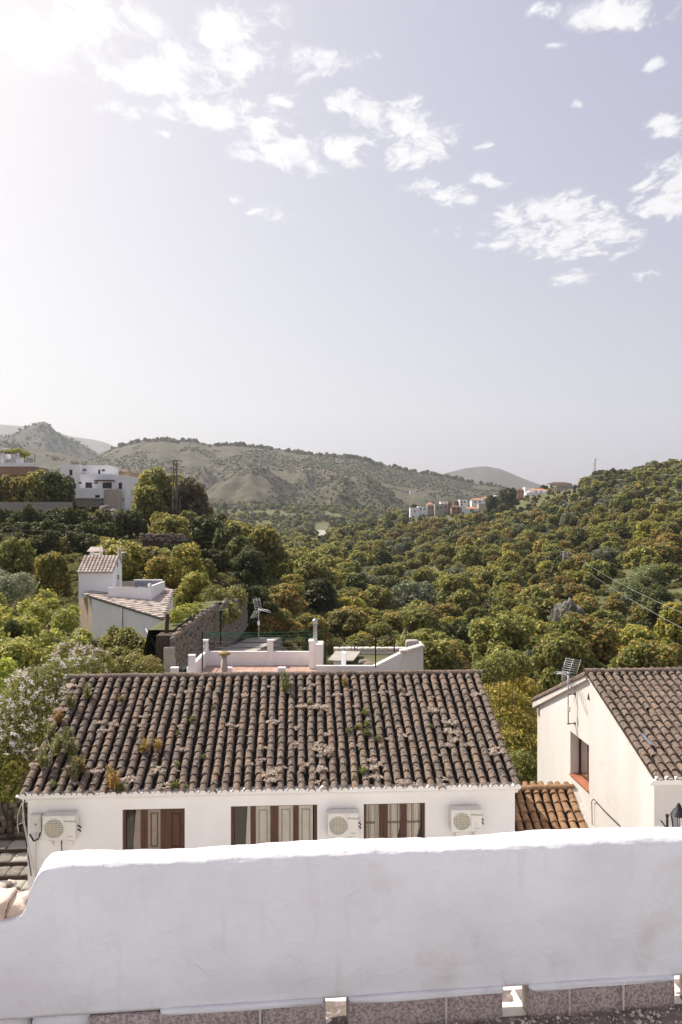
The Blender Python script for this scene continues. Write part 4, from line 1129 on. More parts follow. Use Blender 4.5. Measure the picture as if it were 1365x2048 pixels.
def window(idx, hole, bays):
    xa, xb, za, zb = hole; y = WT + .09
    m = MB(); fr = .07
    m.box((xa, y, za), (xa + fr, y + .07, zb)); m.box((xb - fr, y, za), (xb, y + .07, zb)); m.box((xa + fr, y, zb - fr * .6), (xb - fr, y + .07, zb)); m.box((xa + fr, y, za), (xb - fr, y + .07, za + fr))
    wn_ = m.build('window', M['wood'], house)
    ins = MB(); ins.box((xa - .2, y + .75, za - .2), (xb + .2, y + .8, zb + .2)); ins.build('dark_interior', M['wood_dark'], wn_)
    wd = xb - xa
    for (f0, f1, kind) in bays:
        x0, x1 = xa + wd * f0, xa + wd * f1
        if kind == 'mullion':
            mm = MB(); mm.box((x0, y + .002, za + fr), (x1, y + .06, zb - fr * .6)); xc = (x0 + x1) / 2; mm.box((xc - .012, y - .012, za + fr), (xc + .012, y + .002, zb - fr * .6)); mm.build('mullion', M['wood'], wn_)
        elif kind in ('shutter', 'shutter_b', 'brown', 'dark'):
            mm = MB(); panel_leaf(mm, x0, x1, za + .06, zb - .05, y + (.012 if kind == 'brown' else .045))
            mm.build('shutter', {'shutter': [M['shutter'], M['groove_shade']], 'shutter_b': [M['shutter_b'], M['wood']], 'brown': [M['wood'], M['wood_dark']], 'dark': [M['wood_dark'], M['wood_dark']]}[kind], wn_)
        elif kind in ('edge', 'edge_b'):
            mm = MB(); mm.prism([(x0 + (x1 - x0) * .35, y + .042, zb - .05), (x1, y + .042, zb - .05), (x1, y + .042, za), (x0 + (x1 - x0) * .3, y + .042, za), (x0, y + .042, za + (zb - za) * .5)], (0, .03, 0)); mm.build('shutter', M['shutter' if kind == 'edge' else 'shutter_b'], wn_)
        elif kind in ('curtain', 'plaid', 'plaid_tied'):
            mm = MB(); wavy(mm, x0, x1, za + .06, zb - .04, y + .065, 3.2, .018, .28 if kind == 'plaid_tied' else None)
            mm.build('curtain', M['curtain'] if kind == 'curtain' else M['plaid'], wn_)
        if kind in ('shutter', 'shutter_b', 'edge', 'edge_b', 'dark', 'curtain', 'plaid', 'plaid_tied'):
            gp = MB(); gp.poly([(x0, y + .020, za + .05), (x1, y + .020, za + .05), (x1, y + .020, zb - .03), (x0, y + .020, zb - .03)]); gp.build('pane', M['glass'], wn_)
    return wn_


window(0, holes[0], [(.06, .16, 'dark'), (.16, .28, 'edge_b'), (.28, .39, 'mullion'), (.39, .60, 'shutter_b'), (.60, .73, 'mullion'), (.73, .97, 'brown')])
window(1, holes[1], [(.04, .17, 'dark'), (.17, .225, 'edge'), (.225, .285, 'mullion'), (.285, .455, 'shutter'), (.455, .55, 'mullion'), (.55, .72, 'shutter'), (.72, .785, 'mullion'), (.785, .95, 'shutter')])
window(2, holes[2], [(.05, .19, 'plaid'), (.19, .265, 'curtain'), (.265, .40, 'mullion'), (.40, .61, 'plaid_tied'), (.61, .71, 'mullion'), (.71, .94, 'plaid_tied')])
m = MB(); p = hloc(443, 1683, WT); m.box((p.x - .19, WT - .012, p.z - .3), (p.x + .16, WT - .001, p.z)); m.build('meter_door', M['white'], house)


# ------------------------------------------------------------------ air-conditioning units
def text_mesh(txt, size, mat):
    cu = bpy.data.curves.new('t', 'FONT'); cu.body = txt; cu.size = size; cu.align_x = 'CENTER'; cu.align_y = 'CENTER'; cu.extrude = .0008
    o = bpy.data.objects.new('t', cu); col.objects.link(o)
    dg = bpy.context.evaluated_depsgraph_get(); me = bpy.data.meshes.new_from_object(o.evaluated_get(dg)); bpy.data.objects.remove(o)
    me.materials.clear(); me.materials.append(mat); me.name = 'logo'
    return me


logo_me = text_mesh('Whirlpool', .066, M['print']); logo2_me = text_mesh('INVERTER', .026, M['print'])


def ac_unit(x, z, w_, h_, label, dirt):
    d = .27; y1 = WT - .05; y0 = y1 - d
    root = empty('air_conditioner', HM @ Matrix.Translation((x, y1, z)), label, 'air conditioner', 'outdoor cooling units on the house front')
    m = MB()
    fc = (w_ * .345, h_ * .50); fr_ = h_ * .40
    # casing: box whose front has a round opening
    m.box((0, -d + .012, 0), (w_, 0, h_))
    seg = 24; outer = []
    for k in range(seg):
        a = 2 * math.pi * k / seg; cx, cz = math.cos(a), math.sin(a)
        s = min((w_ * .66 - fc[0]) / cx if cx > 1e-6 else (fc[0] / -cx if cx < -1e-6 else 9), (h_ - fc[1]) / cz if cz > 1e-6 else (fc[1] / -cz if cz < -1e-6 else 9))
        outer.append((fc[0] + cx * s, fc[1] + cz * s, fc[0] + cx * fr_, fc[1] + cz * fr_))
    for k in range(seg):
        a, b = outer[k], outer[(k + 1) % seg]
        m.poly([(a[0], -d, a[1]), (b[0], -d, b[1]), (b[2], -d, b[3]), (a[2], -d, a[3])])
        m.poly([(a[2], -d, a[3]), (b[2], -d, b[3]), (b[2], -d + .0115, b[3]), (a[2], -d + .0115, a[3])])
    m.box((w_ * .664, -d - .002, .006), (w_ - .005, -d + .0119, h_ - .006))
    m.build('casing', M['ac'], root)
    t = MB(); t.box((-.008, -d - .012, h_ + .001), (w_ + .008, .004, h_ + .018)); t.build('top_cover', M['ac'], root)
    f = MB(); f.poly([(fc[0] + math.cos(2 * math.pi * k / 24) * fr_, -d + .0113, fc[1] + math.sin(2 * math.pi * k / 24) * fr_) for k in range(24)]); f.build('coil', M['fan_disc'], root)
    for k in range(3):
        a0 = k * 2.094 + x
        bl = MB(); pts = [(fc[0] + math.cos(a0 + da) * rr * fr_, -d + .0105 + .001 * q, fc[1] + math.sin(a0 + da) * rr * fr_) for q, (da, rr) in enumerate([(0, .15), (-.35, .6), (-.25, .93), (.25, .96), (.62, .85), (.45, .4)])]
        bl.poly(pts); bl.build('fan_blade', M['fan_blade'], root)
    gr = MB()
    for k in range(9):
        dz = (k - 4) / 4.5 * fr_; hw = math.sqrt(max(0, fr_ ** 2 - dz ** 2)); gr.box((fc[0] - hw, -d - .010, fc[1] + dz - .0035), (fc[0] + hw, -d - .005, fc[1] + dz + .0035))
    for k in range(5):
        dx = (k - 2) / 2.6 * fr_; hw = math.sqrt(max(0, fr_ ** 2 - dx ** 2)); gr.box((fc[0] + dx - .003, -d - .0049, fc[1] - hw), (fc[0] + dx + .003, -d - .001, fc[1] + hw))
    gr.build('grille', M['ac'], root)
    rim = MB(); rim.tube([(fc[0] + math.cos(2 * math.pi * k / 24) * fr_ * 1.01, -d - .006, fc[1] + math.sin(2 * math.pi * k / 24) * fr_ * 1.01) for k in range(25)], .008, 5, cap=False); rim.build('grille_ring', M['ac'], root)
    lm = Matrix.Translation((w_ * .83, -d - .004, h_ * .80)) @ Matrix.Rotation(R(90), 4, 'X')
    link_mesh('logo', logo_me, root, lm)
    link_mesh('logo', logo2_me, root, Matrix.Translation((w_ * .83, -d - .004, h_ * .16)) @ Matrix.Rotation(R(90), 4, 'X'))
    for xx in (w_ * .2, w_ * .8):
        b = MB(); b.box((xx - .02, -d - .02, -.036), (xx + .02, .046, -.002)); b.prism([(xx - .015, .046, -.036), (xx - .015, -d + .06, -.036), (xx - .015, .046, -.26)], (.03, 0, 0)); b.build('bracket', M['white'], root)
    for dz in (.25, .17):
        v = MB(); v.tube([(w_ + .001, -.12, dz * h_ * 2), (w_ + .05, -.12, dz * h_ * 2 - .01), (w_ + .07, -.10, dz * h_ * 2 - .06)], .016, 6); v.build('valve', M['cable_black'], root)
    if dirt:
        hp = MB(); hp.tube([(w_ * .5, -.1, -.005), (w_ * .5, -.06, -.2), (w_ * .5, -.03, -.75)], .013, 6); hp.build('drain_pipe', M['cable_black'], root)
    return root


for (u0, u1, v0, v1, lab, dr) in [(86, 152, 1632, 1681, 'cream air conditioner beside the electric box at the house corner', True), (656, 717, 1627, 1674, 'cream air conditioner between the shuttered window and the plaid curtains', False), (903, 964, 1620, 1664, 'cream air conditioner alone on the plain wall end', False)]:
    p, q = hloc(u0, v1, WT - .3), hloc(u1, v0, WT - .3)
    ac_unit(p.x, p.z, q.x - p.x, q.z - p.z, lab, dr)
# electric box, conduit and cables on the corner
p, q = hloc(66, 1660, WT), hloc(86, 1626, WT)
eb = empty('electric_box', HM @ Matrix.Translation((p.x, WT, p.z)), 'grey electric box with warning triangle at the house corner', 'electric box')
m = MB(); m.box((0, -.14, 0), (q.x - p.x, 0, q.z - p.z)); m.build('box', M['plastic_grey'], eb)
m = MB(); m.box((-.01, -.15, q.z - p.z), (q.x - p.x + .01, 0, q.z - p.z + .012)); m.build('lid', M['plastic_grey'], eb)
m = MB(); cx, cz = (q.x - p.x) / 2, (q.z - p.z) * .42; m.prism([(cx - .03, -.142, cz), (cx + .03, -.142, cz), (cx, -.142, cz + .05)], (0, .0015, 0)); m.build('warning_sign', M['print'], eb)
m = MB(); m.tube([(.11, -.1, 0), (.1, -.09, -.5), (.1, -.05, -1.3)], .018, 6); m.build('conduit', M['plastic_grey'], eb)


def cable(name, pts, r, mat, label, M_=None, sag=0.0, cat='cable', group=None, n=10):
    path = []
    for a, b in zip(pts[:-1], pts[1:]):
        a, b = Vector(a), Vector(b)
        for k in range(n): path.append(a.lerp(b, k / n) - Vector((0, 0, sag * 4 * (k / n) * (1 - k / n))))
    path.append(Vector(pts[-1])); mm = MB(); mm.tube(path, r, 5)
    o = mm.build(name, mat); o.matrix_world = M_ if M_ is not None else Matrix.Identity(4)
    return tag(o, label, cat, group)


def hpts(lst, t): return [hloc(u, v, t) for u, v in lst]


cable('cable', hpts([(60, 1668), (68, 1682), (78, 1677), (82, 1662)], WT - .10), .02, M['cable_black'], 'thick black hose looping under the electric box', HM, n=4)
cable('cable', hpts([(50, 1600), (53, 1640), (48, 1655), (62, 1742), (63, 1752)], WT - .06), .013, M['cable_black'], 'black cable running down the house corner', HM, n=3)
cable('cable', hpts([(45, 1605), (50, 1650), (58, 1690), (69, 1740)], WT - .09), .010, M['cable_white'], 'pale cable slanting down the house corner', HM, n=3)
cable('cable', hpts([(47, 1603), (46, 1640), (56, 1690), (55, 1725)], WT - .12), .008, M['cable_white'], 'thin grey wire hanging loose at the house corner', HM, n=3)
cable('cable', hpts([(44, 1606), (36, 1630), (35, 1652), (38, 1668), (36, 1650), (46, 1645)], WT - .08), .007, M['cable_white'], 'curled wire end dangling off the house corner', HM, n=3)
# bird-nest like dry stems under the eaves
# ------------------------------------------------------------------ weeds on the roof
def roof_pt(u, v):
    """pixel to the house's own coordinates on the front slope"""
    d = Vector(((u - UC) / FPX, 1, (VH - v) / FPX)); n_ = HM.to_3x3() @ Vector((0, -math.sin(PIT), math.cos(PIT))); p0 = HM @ Vector((0, 0, HZ0 + .05))
    return HM.inverted() @ (d * (p0.dot(n_) / d.dot(n_)))


def tuft_mesh(seed, n, h, spread, ca, cb, wd=.010):
    g = np.random.default_rng(seed); V = []; C = []
    for k in range(n):
        a = g.uniform(0, 6.28); r = spread * g.random() ** .7; hh = h * (.45 + .6 * g.random()); b = np.array([math.cos(a) * r, math.sin(a) * r, 0]); ln = g.normal(size=2) * .14 * hh
        tip = b + np.array([ln[0], ln[1], hh]); mid = (b + tip) / 2; pa = g.uniform(0, 3.14); w_ = np.array([math.cos(pa), math.sin(pa), 0]) * wd * (.8 + .6 * g.random())
        V += [b, mid + w_, tip, mid - w_]; m_ = g.random(); C += [np.array(ca) * (1 - m_) + np.array(cb) * m_] * 4
        for q in range(5):   # little leaves along the stem
            f = .25 + .7 * g.random(); c0 = b * (1 - f) + tip * f; dv = g.normal(size=3) * .028; dv[2] = abs(dv[2]); w2 = np.cross(dv, [0, 0, 1]) * .35 + 1e-4
            V += [c0, c0 + dv * .5 + w2, c0 + dv * 1.3, c0 + dv * .5 - w2]; C += [np.array(ca) * (1 - m_) + np.array(cb) * m_] * 4
    V = np.array(V); return np_mesh('stems', V, np.arange(len(V)).reshape(-1, 4), M['leaf'], np.array(C))


def sedum_mesh(seed, n, spread, h, flower=((.74, .66, .57), (.62, .50, .42))):
    g = np.random.default_rng(seed); V = []; C = []
    for k in range(n):
        a = g.uniform(0, 6.28); r = spread * math.sqrt(g.random()); c = np.array([math.cos(a) * r, math.sin(a) * r * .8, h * (.35 + .65 * g.random()) * (1 - .5 * r / spread)])
        m_ = g.random(); fc = np.array(flower[0]) * (1 - m_) + np.array(flower[1]) * m_
        for q in range(9):
            o = g.normal(size=3) * np.array([.016, .016, .009]); nn = g.normal(size=3) + np.array([0, 0, 1.2]); nn /= np.linalg.norm(nn); t = np.cross(nn, g.normal(size=3)); t /= np.linalg.norm(t); b = np.cross(nn, t); s = .013
            V += [c + o - t * s, c + o + b * s, c + o + t * s, c + o - b * s]; C += [fc * g.uniform(.8, 1.2)] * 4
        w_ = np.array([.003, 0, 0]); V += [np.array([c[0] * .6, c[1] * .6, 0]) - w_, np.array([c[0] * .6, c[1] * .6, 0]) + w_, c + w_, c - w_]; C += [np.array([.22, .12, .08])] * 4
    V = np.array(V); return np_mesh('flower_heads', V, np.arange(len(V)).reshape(-1, 4), M['petal'], np.array(C))


TG = [tuft_mesh(s, 26, .34, .07, (.26, .25, .09), (.19, .20, .08)) for s in (1, 2)]
TY = [tuft_mesh(s, 30, .30, .07, (.40, .25, .08), (.30, .24, .07)) for s in (3, 4)]
TB = [tuft_mesh(s, 24, .17, .08, (.17, .20, .06), (.25, .25, .09), .013) for s in (5, 6)]
SE = [sedum_mesh(s, 44, .19, .11) for s in (7, 8, 9)]
SS = [sedum_mesh(s, 20, .11, .09, ((.60, .47, .39), (.68, .58, .50))) for s in (10, 11)]


WEEDS = []


def put_weed(u, v, me, sc_, name, label, group, k):
    WEEDS.append((me, sc_, name, group, k, u, v, label))


def plant_weeds():
    marks = [(307, 1610, 'the brown-shuttered window'), (548, 1605, 'the pale-shuttered window'), (790, 1600, 'the plaid-curtained window'), (120, 1610, 'the cooler by the electric box'), (686, 1605, 'the middle cooler'), (934, 1600, 'the cooler on the plain wall'),
             (60, 1500, 'the blossom-side verge'), (1010, 1480, 'the gap-side verge'), (449, 1350, 'the mushroom vent'), (634, 1350, 'the flue pipe'), (745, 1350, 'the patio'), (540, 1470, 'the roof centre'), (830, 1470, 'the smooth roof patch'), (300, 1350, 'the oleander end of the ridge'), (280, 1470, 'the weedy roof quarter')]
    labs = by_landmark([(i, w_[5], w_[6], w_[7]) for i, w_ in enumerate(WEEDS)], marks, ('upslope of', 'downslope of', 'left of', 'right of'))
    for i, (me, sc_, name, group, k, u, v, lab) in enumerate(WEEDS): set_weed(u, v, me, sc_, name, labs[i], group, k)


def set_weed(u, v, me, sc_, name, label, group, k):
    p = roof_pt(u, v); o = link_mesh(name, me); o.matrix_world = HM @ Matrix.Translation(p + Vector((0, 0, -.03))) @ Matrix.Rotation(k * 1.7, 4, 'Z') @ Matrix.Diagonal((sc_, sc_, sc_, 1))
    tag(o, label, 'weed' if 'weed' in name else 'stonecrop', group)


TALL = [(100, 1478, 1.1, 0), (112, 1510, 1.2, 0), (90, 1535, 1.3, 0), (145, 1520, 1.3, 0), (148, 1560, 1.3, 0), (135, 1495, 1.2, 0), (175, 1395, 1.0, 0), (143, 1420, 1.1, 0), (228, 1580, 1.1, 1), (222, 1565, 1.0, 1), (571, 1385, 1.0, 0), (290, 1505, .9, 1), (315, 1500, .8, 1), (570, 1370, .9, 0), (118, 1445, .9, 1), (160, 1545, 1.0, 1), (690, 1372, .7, 1), (243, 1405, .6, 1)]
for k, (u, v, s, c) in enumerate(TALL):
    put_weed(u, v, (TY if c else TG)[k % 2], s * 1.4, 'weed', 'dry straw-yellow weed' if c else 'tall yellow-green weed', 'tall weeds on the big roof', k)
for k, (u, v, s) in enumerate([(108, 1572, .9), (245, 1582, 1.1), (350, 1575, 1.1), (385, 1442, 1.0), (358, 1470, .8), (355, 1530, .7), (428, 1418, .8), (730, 1428, 1.0), (735, 1452, 1.0), (735, 1470, 1.1), (757, 1480, 1.0), (715, 1458, .9), (698, 1465, .9), (727, 1545, 1.0), (709, 1557, .7), (620, 1410, .8), (372, 1575, .7), (408, 1515, .7), (862, 1455, .7), (665, 1510, .6), (805, 1385, .7)]):
    put_weed(u, v, TB[k % 2], s, 'weed', 'low green weed cushion', 'green weed cushions on the big roof', k)
rs = random.Random(77)
for k, (u, v, s) in enumerate([(rs.uniform(130, 960), rs.uniform(1365, 1575), rs.uniform(.45, 1.0)) for _ in range(36)] + [(140, 1375, 1.3), (125, 1420, 1.1), (105, 1440, .9), (80, 1500, 1.0), (68, 1530, .9), (200, 1445, .8), (228, 1450, .9), (285, 1452, .9), (205, 1462, .9), (362, 1452, .8), (370, 1500, .9), (318, 1540, 1.0), (260, 1560, 1.2), (240, 1565, .9), (330, 1572, 1.0), (460, 1450, .9), (475, 1452, .7), (490, 1390, .8), (540, 1550, 1.3), (550, 1540, 1.0), (545, 1560, 1.1), (565, 1535, .7), (604, 1412, 1.0), (640, 1415, 1.3), (655, 1420, .9), (645, 1500, 1.5), (638, 1490, 1.0), (650, 1510, 1.0), (590, 1487, .9), (625, 1370, .8), (675, 1390, .9), (712, 1412, .7), (610, 1530, .9), (640, 1540, 1.2), (632, 1565, .8), (745, 1535, 1.1), (750, 1555, 1.0), (760, 1530, .8), (808, 1565, 1.1), (865, 1420, 1.1), (900, 1445, 1.2), (905, 1465, 1.3), (912, 1480, 1.0), (935, 1490, .8), (992, 1502, 1.2), (985, 1508, .8), (895, 1490, .8), (700, 1380, .7), (530, 1495, .6), (500, 1470, .5), (760, 1385, .5), (400, 1375, .7), (345, 1390, .7), (295, 1430, .6), (520, 1540, .6), (580, 1385, .6)]):
    big = s > .95
    put_weed(u, v, (SE if big else SS)[k % (3 if big else 2)], s * (1.0 if big else 1.25), 'stonecrop', ('spreading pink stonecrop' if big else 'small pinkish stonecrop'), 'stonecrop on the big roof', k)

plant_weeds()

# ------------------------------------------------------------------ gable house at the right
GM = Matrix.Translation((7.6, 19.0, 0)) @ Matrix.Rotation(YAW, 4, 'Z')
G0, GR, G2 = -6.31, -4.62, -6.62; DR, D2 = 4.57, 9.86; GW = 8.0
gp_ = math.atan2(GR - G0, DR)
gh = empty('house', GM, 'white gabled house with brown barrel-tile roof and antenna mast', 'house')


def gloc(u, v, x=0.06):
    """pixel to the gable wall's own coordinates"""
    d = Vector(((u - UC) / FPX, 1, (VH - v) / FPX)); n_ = GM.to_3x3() @ Vector((1, 0, 0)); p0 = GM @ Vector((x, 0, 0))
    return GM.inverted() @ (d * (p0.dot(n_) / d.dot(n_)))


wx = .06
hy0, hy1, hz0, hz1 = 4.57, 6.17, -8.18, -6.80
def gz_top(y): return (G0 + (GR - G0) * (y / DR) if y < DR else GR + (G2 - GR) * (y - DR) / (D2 - DR)) - .09
m = MB(); YS = [.28, hy0, hy1, D2 - .25]
def gslab(ya, yb, za, full=True, zb=None):
    pts = [(wx, ya, za), (wx, yb, za)]
    if zb is None:
        pts += [(wx, yb, gz_top(yb))]
        if ya < DR < yb: pts += [(wx, DR, gz_top(DR))]
        pts += [(wx, ya, gz_top(ya))]
    else: pts += [(wx, yb, zb), (wx, ya, zb)]
    m.prism(pts, (.34, 0, 0))
gslab(YS[0], hy0, -9.6); gslab(hy0, hy1, -9.6, zb=hz0); gslab(hy0, hy1, hz1); gslab(hy1, YS[3], -9.6)
m.box((wx + .34, .28, -9.6), (GW, .58, G0 - .1)); m.box((wx + .34, D2 - .55, -9.6), (GW, D2 - .25, G2 - .1)); m.box((GW - .3, .58, -9.6), (GW, D2 - .55, G2 - .1))
m.build('wall', M['white_gable'], gh)
m = MB(); m.prism([(-.06, .12, G0 - .05), (-.06, .30, G0 - .05), (-.06, .30, G0 - .24), (-.06, .22, G0 - .18)], (GW, 0, 0)); m.build('eave_cornice', M['white'], gh)
# raked white moulding under the verge on the far side, overhanging corner
m = MB()
m.prism([(wx - .10, DR, GR - .10), (wx - .10, D2, G2 - .10), (wx - .10, D2, G2 - .32), (wx - .10, DR, GR - .22)], (.099, 0, 0))
m.prism([(wx - .06, .25, G0 - .03), (wx - .06, DR, GR - .10), (wx - .06, DR, GR - .16), (wx - .06, .25, G0 - .11)], (.059, 0, 0))
m.build('verge_moulding', M['mortar'], gh)
tile_r = tile_mesh('tile', .092, .074, .42, .018, M['tile_r'], flat=.95)
NCg = 20; SPg = .243; glen = math.hypot(DR, GR - G0)
groof = channel_deck(NCg + 12, SPg, -.02, glen, gp_, G0).build('roof', M['deck'], gh)
roof_slope(groof, tile_r, -.05, NCg, SPg, G0, gp_, glen, .29, 400, M['tile_r'], 9)
gback = math.atan2(GR - G2, D2 - DR)
m = MB(); m.prism([(-.08, DR, GR - .02), (GW, DR, GR - .02), (GW, D2 + .1, G2 - .04), (-.08, D2 + .1, G2 - .04)], (0, 0, -.07)); m.build('back_slope', M['tile_r'], groof)
for k in range(20):   # verge tiles of the far slope, seen edge-on
    q = .12 + k * .275
    Mx = Matrix.Translation((.06, D2 - q * math.cos(gback) + .05, G2 + q * math.sin(gback) - .02)) @ Matrix.Rotation(math.pi, 4, 'Z') @ Matrix.Rotation(gback - .045, 4, 'X')
    link_mesh('verge_tile', tile_r, groof, Mx)
ridge_r = tile_mesh('ridge_tile', .125, .105, .44, .018, M['tile_r'])
ridge_row(groof, ridge_r, -.08, 14, .37, DR, GR + .01, seed=8)
m = MB(); m.box((-.02, DR - .13, GR - .12), (GW, DR + .13, GR + .03)); m.build('ridge_bedding', M['deck'], groof)
m = MB()
for c in range(NCg):
    x = -.05 + (c + .5) * SPg; r_ = .097
    m.prism([(x - math.cos(math.pi * k / 8) * r_, -.012, G0 + .012 + math.sin(math.pi * k / 8) * r_ * .86) for k in range(9)], (0, .09, 0))
    xc = -.05 + c * SPg; m.box((xc - .05, .012, G0 - .06), (xc + .05, .10, G0 - .02))
m.build('eave_mortar', M['white'], gh)
# deep window in the gable
m = MB(); x0 = wx + .27
m.box((x0, hy0, hz0), (x0 + .06, hy0 + .07, hz1)); m.box((x0, hy1 - .07, hz0), (x0 + .06, hy1, hz1)); m.box((x0, hy0 + .07, hz1 - .07), (x0 + .06, hy1 - .07, hz1)); m.box((x0, hy0 + .07, hz0 + .03), (x0 + .06, hy1 - .07, hz0 + .1))
m.box((x0, (hy0 + hy1) / 2 - .06, hz0 + .1), (x0 + .06, (hy0 + hy1) / 2 + .06, hz1 - .07))
gw_ = m.build('window', M['wood'], gh)
for a, b in ((hy0 + .07, (hy0 + hy1) / 2 - .06), ((hy0 + hy1) / 2 + .06, hy1 - .07)):
    m = MB(); m.poly([(x0 + .03, a, hz0 + .1), (x0 + .03, b, hz0 + .1), (x0 + .03, b, hz1 - .07), (x0 + .03, a, hz1 - .07)]); m.build('pane', M['glass'], gw_)
m = MB(); wv = MB(); wv.box((x0 + .12, hy0 - .3, hz0 - .2), (x0 + .15, hy1 + .3, hz1 + .2)); wv.build('blind', M['curtain'], gw_)
for k in range(6):
    ya = hy0 + k * (hy1 - hy0) / 6; m = MB(); m.box((wx - .045, ya + .004, hz0 - .002), (x0 + .02, ya + (hy1 - hy0) / 6 - .004, hz0 + .028)); m.build('sill_tile', M['brick_sill'], gw_)
p = gloc(1178, 1393); m = MB(); m.prism([(wx - .006, p.y - .10, p.z - .10), (wx - .006, p.y + .12, p.z - .10), (wx - .006, p.y, p.z + .12)], (.004, 0, 0)); m.build('attic_vent', M['deck'], gh)
p = gloc(1078, 1412); m = MB(); m.box((wx - .05, p.y - .1, p.z - .3), (wx - .002, p.y + .05, p.z + .02)); m.build('bracket', M['concrete'], gh)
p0_ = gloc(1312, 1515); m = MB(); bm = Matrix.Translation((.33, 1.35, G0 + 1.35 * math.tan(gp_) + .10)) @ Matrix.Rotation(gp_, 4, 'X') @ Matrix.Rotation(.12, 4, 'Z'); m.box((-.045, -.28, 0), (.045, .2, .03), 0, bm); tag(m.build('metal_strip', M['steel']), 'loose strip of bright sheet metal lying on the brown tiles', 'metal strip'); bpy.data.objects['metal_strip'].matrix_world = GM
# wires pinned on the gable
cable('cable', [gloc(1185, 1650, -.0), gloc(1184, 1602, -.0), gloc(1188, 1598, -.0), gloc(1210, 1622, -.0), gloc(1240, 1651, -.0)], .012, M['cable_black'], 'black wire pinned in a peak on the gable wall', GM, n=4)


# ------------------------------------------------------------------ television antennas
def antenna(root_m, mast_h, label, elems=6, size=1.0, box=None, brackets=(), aim=0.0, tilt=0.0):
    r = empty('antenna', root_m, label, 'antenna')
    m = MB(); m.tube([(0, 0, 0), (0, 0, mast_h)], .022 * size, 7); m.build('mast', M['steel'], r)
    H = Matrix.Translation((0, 0, mast_h - .06)) @ Matrix.Rotation(aim, 4, 'Z') @ Matrix.Rotation(tilt, 4, 'X') @ Matrix.Diagonal((size, size, size, 1))
    for s in (1, -1):     # two hinged reflector grids, upper and lower
        m = MB()
        for k in range(7): 
            y, z = .06 + .055 * k * .55, s * (.06 + .075 * k); m.tube([H @ Vector((-.30, y, z)), H @ Vector((.30, y, z))], .008 * size, 4)
        for xx in (-.30, 0, .30): m.tube([H @ Vector((xx, .03, s * .02)), H @ Vector((xx, .09 + .055 * 6 * .55, s * .55))], .010 * size, 4)
        m.build('reflector_grid', M['alu'], r)
    m = MB(); m.tube([H @ Vector((0, .05, 0)), H @ Vector((0, -.75, 0))], .014 * size, 5)
    m.build('boom', M['alu'], r)
    m = MB()
    for s in (1, -1):     # folded loop director
        m.tube([H @ Vector((s * .03, -.02, 0)), H @ Vector((s * .14, -.10, .05)), H @ Vector((s * .16, -.55, .05)), H @ Vector((s * .06, -.78, 0))], .014 * size, 5)
    m.build('dipole_loop', M['alu'], r)
    m = MB()
    for k in range(elems): yk = -.12 - k * .11; m.tube([H @ Vector((-.17, yk, .02)), H @ Vector((.17, yk, .02))], .007 * size, 4)
    m.build('directors', M['alu'], r)
    if box: m = MB(); m.box((-.05, -.06, box), (.05, .0, box + .16)); m.build('amplifier_box', M['ac'], r)
    for z in brackets: m = MB(); m.box((-.02, -.02, z - .012), (.22, .02, z + .012)); m.box((.2, -.06, z - .04), (.225, .06, z + .04)); m.tube([(-.06, -.05, z), (.06, -.05, z)], .012, 5); m.build('bracket', M['rust'], r)
    return r


pb = gloc(1137, 1449, -.16); pt = gloc(1137, 1344, -.16)
antenna(GM @ Matrix.Translation((-.16, pb.y, pb.z)), pt.z - pb.z, 'grid television antenna on a mast bracketed to the white gable', 4, .88, .40, (.03, .95), aim=R(-52), tilt=R(-8))

# ------------------------------------------------------------------ lean-to with orange tiles between the houses
LM = Matrix.Translation((0, 24.3, 0)) @ Matrix.Rotation(YAW, 4, 'Z')
lt = empty('lean_to', Matrix.Translation((4.15, 21.9, 0)) @ Matrix.Rotation(YAW, 4, 'Z'), 'low outbuilding with orange barrel tiles wedged between the two houses', 'outbuilding')
lp = R(31); l0 = -9.95; llen = 2.95
m = MB(); m.box((.02, .15, -10.6), (3.16, 2.4, l0 - .12)); m.build('wall', M['white'], lt)
lroof = channel_deck(12, .268, 0, llen, lp, l0).build('roof', M['deck'], lt)
tile_o = tile_mesh('tile', .108, .088, .46, .017, M['tile_o'])
roof_slope(lroof, tile_o, 0, 12, .268, l0, lp, llen, .345, 300, M['tile_o'], 12, 1.6)
ridge_o = tile_mesh('ridge_tile', .13, .11, .46, .018, M['tile_o'])
ridge_row(lroof, ridge_o, 0, 8, .40, llen * math.cos(lp), l0 + llen * math.sin(lp) + .02, seed=5)
m = MB(); yt, zt = llen * math.cos(lp), l0 + llen * math.sin(lp); m.prism([(0, yt, zt - .02), (3.2, yt, zt - .02), (3.2, yt + 1.0, zt - .45), (0, yt + 1.0, zt - .45)], (0, 0, -.07)); m.build('back_slope', M['tile_o'], lroof)
m = MB(); m.prism([(3.17, .2, l0 + .05), (3.17, yt, zt + .06), (3.17, yt, zt - .05), (3.17, .2, l0 - .05)], (.16, 0, 0)); m.build('flashing', M['mortar'], lt)

